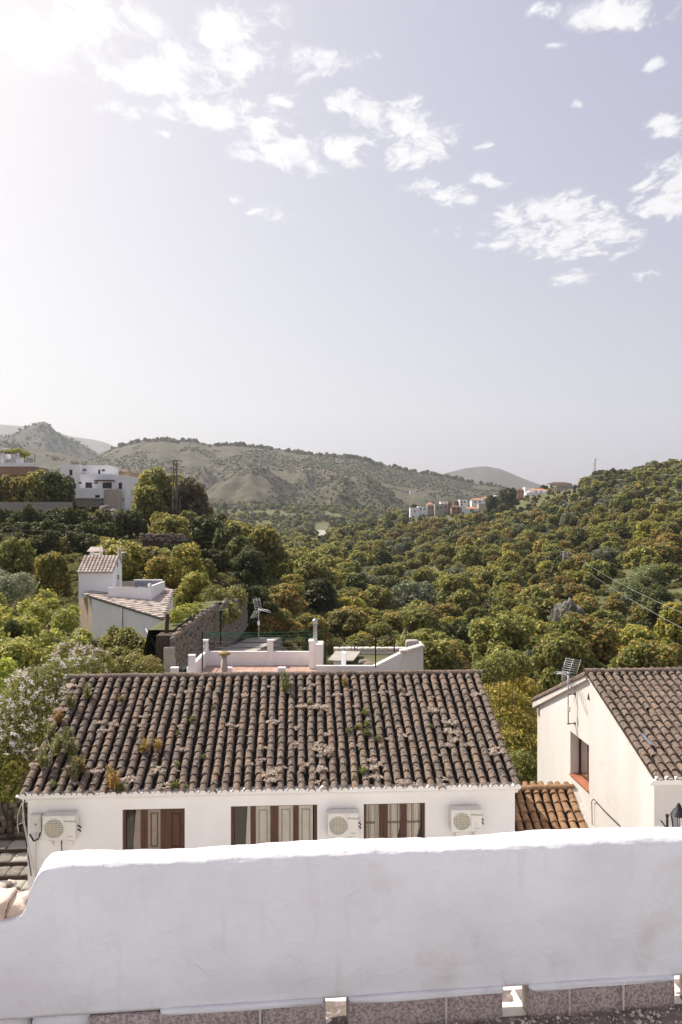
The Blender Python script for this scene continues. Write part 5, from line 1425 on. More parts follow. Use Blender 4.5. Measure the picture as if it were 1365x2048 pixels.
# street lantern poking up at the frame edge
Lp = P(1358, 1632, 17.2)
ln_ = empty('street_lantern', Matrix.Translation(Lp), 'black iron wall lantern in front of the gable house eaves', 'lantern')
m = MB(); m.lathe([(.20, .02), (.13, .12), (.07, .17), (.05, .24), (.0, .30)], seg=6); m.build('hood', M['iron'], ln_)
for k in range(6): a = k * math.pi / 3; m = MB(); m.tube([(math.cos(a) * .17, math.sin(a) * .17, .03), (math.cos(a) * .10, math.sin(a) * .10, -.42)], .012, 5); m.build('frame_bar', M['iron'], ln_)
m = MB(); m.lathe([(.0, -.46), (.11, -.44), (.11, -.41)], seg=6); m.tube([(0, 0, -.45), (.1, .1, -.7), (.35, 1.0, -.9), (.45, 2.05, -.9)], .02, 6); m.build('arm', M['iron'], ln_)
m = MB(); 
for k in range(6):
    a, b = k * math.pi / 3, (k + 1) * math.pi / 3; m.poly([(math.cos(a) * .16, math.sin(a) * .16, .02), (math.cos(b) * .16, math.sin(b) * .16, .02), (math.cos(b) * .095, math.sin(b) * .095, -.41), (math.cos(a) * .095, math.sin(a) * .095, -.41)])
m.build('glass', M['glass'], ln_)
Lq = P(1335, 1637, 17.4); m = MB(); m.lathe([(.028, -.5), (.028, .04), (.04, .05), (.04, .09), (0, .10)], seg=8); o = m.build('iron_post', M['iron']); o.matrix_world = Matrix.Translation(Lq); tag(o, 'short black iron stub beside the lantern', 'post')

# ------------------------------------------------------------------ foreground terrace: floor, lumpy parapet, granite kerb
WA = R(6.2); WZ0, WTOP = -2.28, -1.50
PM = Matrix.Translation((0, 3.53, 0)) @ Matrix.Rotation(WA, 4, 'Z')
par = empty('parapet_wall', PM @ Matrix.Translation((0, 0, WZ0)), 'lumpy whitewashed terrace wall in the foreground', 'wall')


def parapet():
    s = np.linspace(-3.6, 4.4, 480)
    th = .18; zb = WZ0 + .135
    prof = []   # (y, zfrac kind, z offset from top)
    nf, nt, nb = 44, 16, 14
    S, Y, Z = [], [], []
    rows = []
    uu = UC + FPX * s * math.cos(WA) / (3.53 + s * math.sin(WA))
    drop = np.interp(uu, [-400, 20, 44, 50, 58, 72, 84, 100, 150, 240, 2000], [.235, .225, .20, .165, .10, .035, .008, .002, 0, 0, 0])
    top = WTOP - drop + .010 * (fbm(s * 1.3, s * 0, 3, 4) - .45) + .012 * (fbm(s * 6, s * 0, 2, 8) - .45)
    r = .035
    ring = []
    for k in range(nf): ring.append(('f', k / (nf - 1)))
    for k in range(1, 7): ring.append(('c', k / 6))
    for k in range(1, nt): ring.append(('t', k / nt))
    for k in range(0, 7): ring.append(('d', k / 6))
    for k in range(1, nb): ring.append(('b', k / (nb - 1)))
    V = np.zeros((len(ring), len(s), 3))
    for i, (k, f) in enumerate(ring):
        if k == 'f': y = np.zeros_like(s); z = zb + (top - r - zb) * f; nrm = (0, -1, 0)
        elif k == 'c': a = f * math.pi / 2; y = r - r * math.cos(a) + 0 * s; z = top - r + r * math.sin(a); nrm = (0, -math.cos(a), math.sin(a))
        elif k == 't': y = r + (th - 2 * r) * f + 0 * s; z = top + .004 * math.sin(f * 3.1); nrm = (0, 0, 1)
        elif k == 'd': a = f * math.pi / 2; y = th - r + r * math.sin(a) + 0 * s; z = top - r + r * math.cos(a); nrm = (0, math.sin(a), math.cos(a))
        else: y = th + 0 * s; z = (top - r) + (zb - .0 - (top - r)) * f; nrm = (0, 1, 0)
        arc = i * .045
        lump = (fbm(s * 2.2 + 5, z * 2.2 + y * 3, 4, 12) - .47) * .034 + (fbm(s * 7, z * 9 + y * 9, 3, 17) - .45) * .011 + (fbm(s * 30, z * 30 + y * 20, 2, 19) - .4) * .0022
        # trowel ridges
        lump = lump + .006 * np.clip(fbm(s * 3.1 + z * 2, z * 7.5 - s, 3, 44, True) - .72, 0, 1) * 3
        if k in 'cd': lump = lump + (fbm(s * 14, s * 0 + i, 3, 23) - .45) * .012
        fade = 1.0 if k != 'f' else min(1, f * 6)
        V[i, :, 0] = s; V[i, :, 1] = y + nrm[1] * lump * fade; V[i, :, 2] = z + nrm[2] * lump
    n = len(s); i = np.arange(len(ring) - 1)[:, None] * n + np.arange(n - 1)[None, :]
    F = np.stack([i, i + 1, i + n + 1, i + n], -1).reshape(-1, 4)
    # closed underside
    i0 = np.arange(n - 1); b = (len(ring) - 1) * n
    F = np.concatenate([F, np.stack([i0 + 1, i0, i0 + b, i0 + b + 1], -1)])
    VV = V.reshape(-1, 3) - np.array([0, 0, WZ0])
    return link_mesh('plaster_face', np_mesh('plaster_face', VV, F, M['plaster'], smooth=True), par)


parapet()


def wall_s(u, y=0.0):
    """pixel column to the distance along the parapet (its front plane)"""
    d = (u - UC) / FPX; a = math.cos(WA) - d * math.sin(WA)
    return d * 3.53 / a


def rough_box(a, b, seed, jit=.006, rd=.10):
    """box with uneven, slightly rounded faces"""
    import bmesh
    bm = bmesh.new(); bmesh.ops.create_cube(bm, size=1.0)
    bmesh.ops.subdivide_edges(bm, edges=bm.edges[:], cuts=3, use_grid_fill=True)
    A, B = Vector(a), Vector(b); c = (A + B) / 2; s = B - A
    for v in bm.verts:
        q = v.co.copy(); l = max(abs(q.x), abs(q.y), abs(q.z)); rr = q.length
        q = q * (1 - rd * max(0, (rr / .866) ** 6))
        n3 = mnoise.noise_vector((q * 3.1) + Vector((seed * 3.3, seed, 0)))
        v.co = Vector((c.x + q.x * s.x, c.y + q.y * s.y, c.z + q.z * s.z)) + n3 * jit
    me = bpy.data.meshes.new('block'); bm.to_mesh(me); bm.free()
    for p in me.polygons: p.use_smooth = True
    return me


# granite kerb blocks with drain gaps between them
edges = [(180, 322), (322, 517), (524, 652), (696, 890), (894, 1004), (1056, 1136), (1139, 1244), (1247, 1347), (1378, 1500), (1503, 1720), (1723, 2000), (2003, 2400)]
for k, (a, b) in enumerate(edges):
    me = rough_box((wall_s(a) + .0005, -.014, -.02), (wall_s(b) - .0005, .085, .126), k, .004, .025); me.materials.append(M['granite'])
    link_mesh('kerb_block', me, par)
for u in (322, 520.5, 892, 1137.5, 1245.5):
    m = MB(); m.box((wall_s(u) - .006, -.010, -.02), (wall_s(u) + .006, .05, .122)); m.build('mortar_joint', M['mortar'], par)
# mortar lip along the top of the kerb
for k, (a, b) in enumerate([(322, 646), (698, 1006), (1058, 1347), (1378, 2400)]):
    me = rough_box((wall_s(a) - .004, -.026, .119), (wall_s(b) + .004, .05, .140), 20 + k, .008); me.materials.append(M['plaster'])
    link_mesh('mortar_lip', me, par)
for k, (a, b) in enumerate([(-700, 60), (60, 182)]):
    me = rough_box((wall_s(a), .004, -.02), (wall_s(b), .175, .14), 30 + k, .004); me.materials.append(M['plaster']); link_mesh('plaster_base', me, par)
# whitewashed stones wedged in the drain gaps, lit from the street side
for k, u in enumerate((672, 1030, 1362)):
    s_ = wall_s(u)
    m = MB(); m.box((s_ - .34, .02, -.06), (s_ + .07, .42, -.012)); m.build('drain_sill', M['white_stone'], par)
for k, (a, b) in enumerate([(-200, 510), (715, 870), (1075, 1190), (1410, 2500)]):
    m = MB(); m.box((wall_s(a), .09, -.06), (wall_s(b), .174, .134)); m.build('wall_core', M['plaster'], par)
# floor of the terrace with grit
n = 90
def floor_sheet():
    xs = np.linspace(-4, 4, 200); ys = np.linspace(-3.0, 0.21, 120); X, Y = np.meshgrid(xs, ys)
    Z = WZ0 + (fbm(X * 2.5, Y * 2.5, 4, 3) - .45) * .03 + (fbm(X * 14, Y * 14, 3, 6) - .45) * .014 - .01
    V = np.stack([X, Y, Z], -1).reshape(-1, 3); i = np.arange(119)[:, None] * 200 + np.arange(199)[None, :]
    o = link_mesh('terrace_floor', np_mesh('terrace_floor', V, np.stack([i, i + 1, i + 201, i + 200], -1).reshape(-1, 4), M['dirty_floor'], smooth=True)); o.matrix_world = PM; tag(o, kind='structure')
floor_sheet()
m = MB(); m.box((-16, -7.0, -9.0), (16, .205, WZ0 - .045)); o = m.build('terrace_base', M['white']); o.matrix_world = PM; tag(o, kind='structure')  # hidden base, made wide and white to bounce sunlight onto the house front
m = MB(); m.box((-6, -7.0, WZ0 - .03), (6, -.42, WZ0 + .035)); o = m.build('terrace_paving', M['paving']); o.matrix_world = PM; tag(o, kind='structure')  # unseen pale floor, added to bounce sunlight onto the parapet face
m = MB(); m.box((-7, -7.6, -9.1), (7, -7.02, 3.2)); o = m.build('rear_bounce_wall', M['white']); o.matrix_world = PM; tag(o, kind='structure')  # unseen wall behind the camera, added to throw sunlight back at the fronts
g3 = np.random.default_rng(8); V = []; F = []
for k in range(700):
    x = wall_s(g3.uniform(600, 1400)); y = -.03 - abs(g3.normal()) * .12; s_ = .0018 + .006 * g3.random() ** 3
    pts = np.array([[1, 0, 0], [-.5, .87, 0], [-.5, -.87, 0], [0, 0, 1.1], [0, 0, -.8]]) * s_ * (1 + 1.1 * g3.random((5, 3))) + np.array([x, y, WZ0 + .006])
    b = len(V); V += list(pts); F += [(b, b + 1, b + 3), (b + 1, b + 2, b + 3), (b + 2, b, b + 3), (b + 1, b, b + 4), (b + 2, b + 1, b + 4), (b, b + 2, b + 4)]
o = link_mesh('gravel', np_mesh('gravel', np.array(V), np.array(F), M['cap_stone'])); o.matrix_world = PM; tag(o, 'loose grit and plaster crumbs at the foot of the wall', 'gravel', kind='stuff')
# bleached stones bedded on the low wall end
for k, (u0, u1, y0, y1, z0, z1) in enumerate([(-260, -60, .01, .20, .0, .075), (-62, 8, .015, .20, .0, .06), (6, 38, .04, .19, .0, .045)]):
    zb = (WTOP - .225) - WZ0
    me = rough_box((wall_s(u0), y0, zb - .02 + z0), (wall_s(u1), y1, zb + z1), 50 + k, .02); me.materials.append(M['cap_stone'])
    o = link_mesh('cap_stone', me, par); o['label'] = 'sun-bleached stone bedded on the low end of the wall'

# ------------------------------------------------------------------ rubble wall, steps and paving at the house corner
def stone_mesh(seed, mat, sub=2, amp=.20):
    import bmesh
    bm = bmesh.new(); bmesh.ops.create_icosphere(bm, subdivisions=sub, radius=1.0)
    for v in bm.verts:
        q = v.co; n3 = mnoise.noise_vector(q * 1.1 + Vector((seed * 7.1, seed * 3.7, 1.3)))
        v.co = Vector((math.copysign(abs(q.x) ** .7, q.x), math.copysign(abs(q.y) ** .75, q.y), math.copysign(abs(q.z) ** .7, q.z))) * .92 + n3 * amp + mnoise.noise_vector(q * 3.1 + Vector((seed, 0, 0))) * amp * .4
    me = bpy.data.meshes.new('stone'); bm.to_mesh(me); bm.free(); me.materials.append(mat)
    for p in me.polygons: p.use_smooth = True
    return me


ST = [stone_mesh(k, STONES[k % 3]) for k in range(9)]


def rubble(parent, L, H, size, seed, slope=lambda x: 0.0, cap=300, hfun=None):
    """stones laid in rough courses over the face y = 0 of a wall L long, H high"""
    r = random.Random(seed); z = 0; cells = []
    while z < H:
        hh = size * r.uniform(.5, .8); x = r.uniform(-size, 0)
        while x < L:
            ww = size * r.uniform(.7, 1.9)
            top = H if hfun is None else hfun(x + ww / 2)
            if z + hh * .6 < top: cells.append((x + ww / 2, z + hh / 2 + r.uniform(-.22, .22) * size, ww * r.uniform(.9, 1.25), hh * r.uniform(.9, 1.7)))
            x += ww
        z += hh
    for (x, zz, ww, hh) in cells[:cap]:
        Mx = Matrix.Translation((x, r.uniform(-.02, .03), zz + slope(x))) @ Matrix.Rotation(r.uniform(-.2, .2), 4, 'Y') @ Matrix.Diagonal((ww * .50, size * .40, hh * .50, 1))
        link_mesh('stone', r.choice(ST), parent, Mx)
    if len(cells) > cap:
        V = []; F = []; MI = []; b = 0
        for (x, zz, ww, hh) in cells[cap:]:
            me = r.choice(ST); v, f = mesh_np(me)
            A = np.array(Matrix.Translation((x, r.uniform(-.02, .03), zz + slope(x))) @ Matrix.Diagonal((ww * .50, size * .40, hh * .50, 1)))
            V.append(v @ A[:3, :3].T + A[:3, 3]); F.append(f + b); MI += [ST.index(me) % 3] * len(f); b += len(v)
        o = link_mesh('stones', np_mesh('stones', np.concatenate(V), np.concatenate(F), STONES, smooth=True, mi=MI), parent); o['kind'] = 'stuff'


rw = empty('stone_wall', Matrix.Translation((-11.2, 21.3, -9.0)) @ Matrix.Rotation(R(8), 4, 'Z'), 'rubble stone retaining wall beside the house corner', 'wall')
m = MB(); m.box((0, .03, -.3), (3.35, .6, 2.5)); m.build('wall_core', M['stone_bed'], rw)
rubble(rw, 3.35, 2.55, .24, 3)
pv = empty('stone_steps', Matrix.Translation((-9.4, 17.4, -9.0)) @ Matrix.Rotation(R(4), 4, 'Z'), 'stone paved steps climbing past the house corner', 'steps')
r5 = random.Random(3)
for k in range(6):
    y = k * .55; z = k * .10
    m = MB(); m.box((0, y, -.3), (2.2, y + .548, z)); m.build('riser', M['stone_bed'], pv)
    x = .02
    while x < 2.1:
        ww = r5.uniform(.28, .55); me = rough_box((x, y + .01, z - .03), (min(x + ww, 2.19), y + .54, z + .025), k * 9 + x, .012); me.materials.append(STONES[1] if r5.random() < .6 else M['lane']); link_mesh('paving_stone', me, pv); x += ww + .015
rock_me = stone_mesh(31, M['cap_stone'])
for k, (u, v, Y, s_) in enumerate([(8, 1775, 16.8, .20), (22, 1768, 17.0, .13), (30, 1779, 16.6, .10), (-10, 1780, 16.5, .25)]):
    o = link_mesh('stone', rock_me if k % 2 else ST[1]); o.matrix_world = Matrix.Translation(P(u, v, Y)) @ Matrix.Diagonal((s_, s_, s_ * .6, 1)); tag(o, ['largest loose rock in view by the stone steps', 'small pale rock behind the others by the steps', 'smallest pale rock nearest the house corner', 'loose rock cut by the picture edge by the steps'][k], 'rock', 'loose rocks by the steps')
m = MB(); m.prism([P(-60, 1782, 16.4), P(60, 1782, 16.4), P(60, 1800, 15.9), P(-60, 1800, 15.9)], (0, 0, -2.5)); o = m.build('low_wall', M['cap_stone']); tag(o, 'bleached low wall top below the stone steps', 'wall')

# ------------------------------------------------------------------ roof terrace behind the ridge
TX0, TX1, TY0, TY1, TF, TP = -5.5, -.75, 26.1, 32.0, -5.98, -4.96
tb = empty('terrace_house', Matrix.Translation((0, 0, 0)), 'flat-roofed white house with terracotta roof terrace behind the ridge', 'house')
m = MB(); m.box((TX0 - .12, TY0 - .12, -9.6), (TX1 + .3, TY1 + .12, TF - .06)); m.build('wall', M['white'], tb)
m = MB(); m.box((TX0 - .1, TY0 - .1, TF - .058), (TX1 + .25, TY1 + .1, TF - .03)); fl = m.build('floor', M['mortar'], tb)
nx, ny = 14, 17
tms = []
for q in range(2):
    mm = MB(); mm.box((0, 0, -.03), (.33, .335, 0)); tms.append(mm.mesh('floor_tile', M['terracotta' if q == 0 else 'terracotta_b']))
for i in range(nx):
    for j in range(ny):
        link_mesh('floor_tile', tms[1 if r5.random() < .4 else 0], fl, Matrix.Translation((TX0 + .05 + i * .3385, TY0 + .1 + j * .342, TF + r5.uniform(0, .004))))


def post(x, y, w_=.235, top=TP, name='post'):
    m = MB(); h = w_ / 2; m.box((x - h, y - h, TF - .02), (x + h, y + h, top - .02)); m.box((x - h - .008, y - h - .008, top - .02), (x + h + .008, y + h + .008, top + .01)); m.build(name, M['white'], tb)


def bar(a, b, r=.018): mm = MB(); mm.tube([a, b], r, 6); mm.build('rail', M['iron'], tb)


xm = P(541, 1280, 32).x
for x, y in ((TX0, TY1), (xm, TY1), (TX0 + .12, 28.5), (TX0, TY0)): post(x, y)
for u in (442, 549): post(P(u, 1335, 26.1).x + .25, TY0)
m = MB(); m.box((TX0, TY1 - .07, TF - .02), (TX1 - .2, TY1 + .07, TF + .56)); m.box((TX0 - .07, 28.5, TF - .02), (TX0 + .07, TY1 - .07, TF + .56)); m.build('parapet', M['white'], tb)
m = MB(); m.box((TX0, TY0 - .07, TF - .06), (TX1, TY0 + .07, TF + .30)); m.box((TX0 - .07, TY0 + .07, TF - .06), (TX0 + .07, 28.5, TF + .30)); m.build('kerb', M['white'], tb)
for zz in (TF + .70, TF + .92):
    bar((TX0 + .12, TY1, zz), (xm - .12, TY1, zz)); bar((xm + .12, TY1, zz), (TX1 - .35, TY1, zz)); bar((TX0, 28.6, zz), (TX0, TY1 - .12, zz)); bar((TX0, TY0 + .12, zz - .1), (TX0, 28.4, zz))
bar((TX0 + .1, TY0, TF + .78), (TX1, TY0, TF + .78), .022)
# chimney pillar and metal flue
cx = P(632, 1280, 31.4).x
m = MB(); m.box((cx - .26, 31.1, TF - .02), (cx + .02, 31.62, TP + .06)); m.box((cx + .025, 30.7, TF - .5), (cx + .30, 31.55, TP + .03)); m.box((cx - .28, 31.08, TP + .06), (cx + .04, 31.64, TP + .10)); m.build('chimney_pillar', M['white'], tb)
fl_ = empty('flue_pipe', Matrix.Translation((cx - .02, 31.2, TP + .0)), 'galvanised flue pipe with round cowl on the terrace chimney', 'flue')
m = MB(); m.lathe([(.085, -.1), (.085, .72), (.092, .72), (.092, .74)], seg=14); m.build('pipe', M['steel'], fl_)
m = MB(); m.lathe([(.05, .74), (.11, .78), (.125, .85), (.10, .92), (.04, .96), (0, .965)], seg=14); m.build('cowl', M['steel'], fl_)
# mushroom-capped vent
vt = empty('vent_chimney', Matrix.Translation((P(449, 1345, 24.9).x, 24.9, -5.4)), 'slim brown vent chimney with a straw-coloured mushroom cap', 'chimney')
m = MB(); m.lathe([(.085, -.7), (.085, .55), (.11, .60), (.11, .80), (.085, .86), (.085, 1.05)], seg=4); m.build('shaft', M['beige'], vt)
m = MB(); m.lathe([(.0, 1.05), (.17, 1.07), (.21, 1.11), (.16, 1.16), (.06, 1.19), (0, 1.195)], seg=12); m.build('cap', M['straw'], vt)
# clothesline pole and lines
def iron_pole(u, v0, v1, Y, label, r=.024):
    a, b = P(u, v1, Y), P(u, v0, Y); mm = MB(); mm.lathe([(r, 0), (r, b.z - a.z - .03), (r * 1.3, b.z - a.z - .03), (r * 1.3, b.z - a.z), (0, b.z - a.z + .01)], seg=7); o = mm.build('iron_pole', M['iron']); o.matrix_world = Matrix.Translation(a); tag(o, label, 'pole')
    return b


c1 = iron_pole(405, 1263, 1341, 26.4, 'black clothesline pole at the terrace corner')
c2 = iron_pole(651.5, 1258, 1342, 30.4, 'black clothesline pole beside the flue pipe')
c3 = iron_pole(751.5, 1277, 1335, 28.6, 'black iron pole standing in the ruined patio')
for k in range(3): cable('clothesline', [c1 + Vector((0, 0, -.02 - k * .02)), c2 + Vector((0, 0, -.05 - k * .10))], .009, M['rope_green'], ['uppermost green clothesline strung over the terrace', 'middle green clothesline strung over the terrace', 'lowest green clothesline sagging over the terrace'][k], None, .05 + .05 * k, 'clothesline')
antenna(Matrix.Translation(P(518, 1283, 33.5)), 1.42, 'weathered grid antenna on a thin mast behind the terrace rail', 5, .78, .70, (), aim=R(60), tilt=R(10))
o = MB(); o.tube([P(441.6, 1290, 47), P(441.6, 1226, 47)], .05, 7); o.lathe([(.05, 0), (.16, .06), (.16, .10), (.05, .2), (0, .22)], P(441.6, 1226, 47), 8); tag(o.build('lamp_post', M['iron']), 'thin black lamp post on the lane below the stone wall', 'lamp post')
me_ = MB(); me_.tube([P(395, 1345, 26.6) + Vector((0, 0, .12)), P(400, 1340, 26.6) + Vector((.2, 0, .12))], .03, 6)
for k, (dx, dz) in enumerate(((0, 0), (.17, .02), (.33, 0))):
    mm = rough_box((P(382, 1340, 26.7).x + dx, 26.62, TF + .30), (P(382, 1340, 26.7).x + dx + .15, 26.9, TF + .42 + dz), 70 + k, .01); mm.materials.append(M['terracotta_b' if k % 2 else 'beige']); tag(link_mesh('brick', mm), ['beige loose brick nearest the terrace corner', 'pinkish loose brick in the middle on the terrace edge', 'beige loose brick nearest the vent chimney'][k], 'brick', 'bricks left on the terrace edge')

# ------------------------------------------------------------------ ruined patio next to it
rp_ = empty('patio', Matrix.Translation((0, 0, 0)), 'roofless white patio with crumbling coping next to the terrace', 'ruin')
A0 = P(654, 1332, 30); B0 = P(752, 1332, 30); C0 = P(808, 1303, 31.5); D0 = P(846, 1293, 33)
m = MB()
m.prism([(A0.x - .4, 30, -9.5), (B0.x, 30, -9.5), (B0.x, 30, B0.z), (A0.x - .4, 30, A0.z)], (0, .22, 0))
m.prism([(B0.x, 30, -9.5), (D0.x, 33, -9.5), (D0.x, 33, D0.z), (C0.x + .1, 31.7, C0.z - .06), (C0.x, 31.45, C0.z), (B0.x, 30, B0.z)], (-.12, .20, 0))
bl = P(668, 1299, 34.5); br = P(838, 1299, 34.5)
m.box((bl.x, 34.4, -9.5), (D0.x + .05, 34.62, bl.z)); m.box((D0.x - .17, 33.2, -9.5), (D0.x + .05, 34.4, D0.z))
m.build('wall', M['white_gable'], rp_)
m = MB(); m.poly([(A0.x + .55, 30.25, -6.0), (B0.x + .5, 30.25, -6.0), (D0.x - .3, 33.2, -5.95), (D0.x - .3, 34.35, -5.95), (bl.x + .6, 34.35, -5.95)]); m.build('floor', M['earth'], rp_)
cm = MB(); x = bl.x
k = 0
while x < D0.x - .1:
    me = rough_box((x, 34.32, bl.z - .02), (x + .26, 34.7, bl.z + .09), 90 + k, .02); me.materials.append(M['cap_stone' if k % 4 == 0 else 'mortar']); link_mesh('coping_tile', me, rp_); x += .265; k += 1
for k in range(9):
    f = k / 9; q = Vector((C0.x, 31.5, C0.z)).lerp(Vector((D0.x, 33.1, D0.z)), f); me = rough_box((-.17, -.14, -.03), (.17, .14, .08), 120 + k, .03); me.materials.append(M['mortar' if k % 3 else 'cap_stone']); link_mesh('coping_tile', me, rp_, Matrix.Translation(q))
q = P(829, 1282, 33.4); me = rough_box((q.x - .36, 33.2, q.z - .55), (q.x + .20, 33.75, q.z + .03), 140, .03); me.materials.append(M['concrete']); o = link_mesh('chimney_stub', me, rp_); o['label'] = 'crumbling grey chimney stub'
# pale sheet roof of a shed beside it, leaning white slab
s1, s2, s3, s4 = P(672, 1302, 34.0), P(722, 1302, 34.0), P(707, 1321, 31.2), P(655, 1321, 31.2)
sh = MB(); sh.prism([s1, s2, s3, s4], (0, 0, -.04)); o = sh.build('sheet_roof', M['concrete'], rp_)
m = MB(); m.prism([P(682, 1340, 30.3), P(692, 1340, 30.3), P(692, 1307, 30.9), P(684, 1306, 30.9)], (0.02, .5, 0)); m.build('leaning_slab', M['white'], rp_)
for k, (u, v, Y, s_) in enumerate([(731, 1325, 31.4, .24), (741, 1330, 30.9, .22)]):
    o = link_mesh('stone', ST[4 + k]); o.matrix_world = Matrix.Translation(P(u, v, Y)) @ Matrix.Diagonal((s_ * 1.3, s_, s_ * .6, 1)); tag(o, ['flat grey boulder on the patio floor', 'rounder brown boulder in front on the patio floor'][k], 'boulder')
for k, (a, b, lab) in enumerate([((709, 1310, 34), (709, 1292, 34), 'thin post at the back of the patio'), ((741, 1296, 34.6), (746, 1263, 34.6), 'crooked stick standing behind the patio'), ((789, 1305, 34.2), (787, 1268, 34.2), 'slim post at the patio corner'), ((812, 1280, 36), (812, 1255, 36), 'tall thin cane beyond the patio'), ((709, 1293, 34), (785, 1271, 34.2), 'long pole laid across the patio posts'), ((760, 1291, 34), (786, 1273, 34.2), 'short cane propped on the patio post')]):
    m = MB(); m.tube([P(*a), P(*a).lerp(P(*b), .5) + Vector((.03, 0, .02)), P(*b)], .028, 5); tag(m.build('cane_pole', M['bark']), lab, 'pole')

# ------------------------------------------------------------------ lane with its stone wall, vines on top
lv = [(36, -6.9), (42, -7.3), (50, -8.3), (58, -9.2), (68, -10.2)]
m = MB()
for (ya, za), (yb, zb) in zip(lv[:-1], lv[1:]):
    m.poly([(-7.6, ya, za), (-5.15, ya, za), (-5.0, yb, zb), (-7.5, yb, zb)])
    m.poly([(-5.15, ya, za), (-5.15, ya, za - 1.5), (-5.0, yb, zb - 1.5), (-5.0, yb, zb)])
tag(m.build('lane', M['lane']), kind='structure')
lw = empty('stone_wall', Matrix.Translation((-7.55, 35.5, -9.0)) @ Matrix.Rotation(R(90.5), 4, 'Z'), 'long brown dry-stone wall along the lane', 'wall')
def ltop(x): return np.interp(x, [0, 6, 15, 22, 30], [3.75, 3.85, 3.55, 2.95, 2.2])
m = MB()
for k in range(15):
    a, b = k * 2.0, k * 2.0 + 1.998; m.prism([(a, .06, -2), (b, .06, -2), (b, .06, ltop(b) - .06), (a, .06, ltop(a) - .06)], (0, .7, 0))
m.build('wall_core', M['stone_bed'], lw)
lw.scale = (1, 1, 1)
rubble(lw, 29.5, 4.2, .40, 6, cap=300, hfun=lambda x: float(ltop(x)))
m = MB(); m.box((-.35, -.12, 0), (.0, .35, 3.2)); m.build('end_pillar', M['beige'], lw)
# earth bank behind it
def bank():
    xs = np.linspace(-9.6, -7.75, 9); ys = np.linspace(36.5, 66, 40); X, Y = np.meshgrid(xs, ys)
    f = np.clip((X + 9.6) / .7, 0, 1); top = np.interp(Y - 35.5, [0, 6, 15, 22, 30], [3.75, 3.85, 3.55, 2.95, 2.2]) - 9.0
    Z = (base_z(X, Y) - .4) * (1 - f) + (top + .12 * fbm(X * 2, Y, 2, 4)) * f
    i = np.arange(39)[:, None] * 9 + np.arange(8)[None, :]
    o = link_mesh('earth_bank', np_mesh('earth_bank', np.stack([X, Y, Z], -1).reshape(-1, 3), np.stack([i, i + 1, i + 10, i + 9], -1).reshape(-1, 4), M['earth'], smooth=True)); tag(o, kind='structure')
bank()


def bush(name, lobes_px, n, size, kind, seed, label, cat='bush', flowers=None, stem=True, **k):
    """a shrub of its own: lobes given as (u, v, Y, radius)"""
    L = []
    for (u, v, Y, r) in lobes_px: p = P(u, v, Y); L.append((p.x, p.y, p.z, r, r, r * .85))
    c = np.mean([l[:3] for l in L], 0); zb = min(gz(l[0], l[1]) for l in L); root_p = Vector((c[0], c[1], zb))
    root = empty(name, Matrix.Translation(root_p), label, cat)
    Lr = [(l[0] - root_p.x, l[1] - root_p.y, l[2] - root_p.z, l[3], l[4], l[5]) for l in L]
    link_mesh('foliage', crown_mesh('foliage', Lr, n, size, kind, seed, **k), root)
    if stem:
        m = MB(); rr = random.Random(seed)
        for l in Lr:
            m.tube([(rr.uniform(-.2, .2) + l[0] * .3, rr.uniform(-.2, .2) + l[1] * .3, -.1), (l[0] * .7, l[1] * .7, l[2] * .5), (l[0], l[1], l[2] + l[5] * .5)], [.035, .025, .008], 5, cap=False)
        m.build('stems', M['bark'], root)
    if flowers:
        nf, fs, ca, cb = flowers; g = np.random.default_rng(seed + 5); La = np.array(Lr); V = []; C = []
        li = g.choice(len(La), nf, p=La[:, 3] ** 2 / (La[:, 3] ** 2).sum())
        d = g.normal(size=(nf, 3)); d[:, 1] -= .35; d[:, 2] += .3; d /= np.linalg.norm(d, axis=1)[:, None]
        cc = La[li, :3] + d * La[li, 3:6] * g.uniform(.92, 1.12, (nf, 1))
        for q in range(nf):
            m_ = g.random(); fc = np.array(ca) * (1 - m_) + np.array(cb) * m_
            for e in range(14):
                o = g.normal(size=3) * fs * 1.1; nn = d[q] + g.normal(size=3) * .6; nn /= np.linalg.norm(nn); t = np.cross(nn, g.normal(size=3)); t /= np.linalg.norm(t); b = np.cross(nn, t); s = fs * g.uniform(.5, .9)
                V += [cc[q] + o - t * s, cc[q] + o + b * s, cc[q] + o + t * s, cc[q] + o - b * s]; C += [fc * g.uniform(.85, 1.1)] * 4
        V = np.array(V); link_mesh('blossom', np_mesh('blossom', V, np.arange(len(V)).reshape(-1, 4), M['petal'], np.array(C)), root)
    return root


bush('vine', [(350, 1245, 39, .5), (362, 1232, 41, .6), (378, 1226, 43, .6), (392, 1222, 46, .6), (405, 1218, 49, .5), (352, 1232, 38, .4)], 2600, .17, 'lime', 5, 'bright green creeper tumbling over the stone wall', 'creeper', stem=False)
bush('bush', [(440, 1200, 56, 1.0), (470, 1195, 60, 1.0), (425, 1190, 54, .8)], 2200, .22, 'green', 6, 'green scrub on top of the far end of the stone wall')
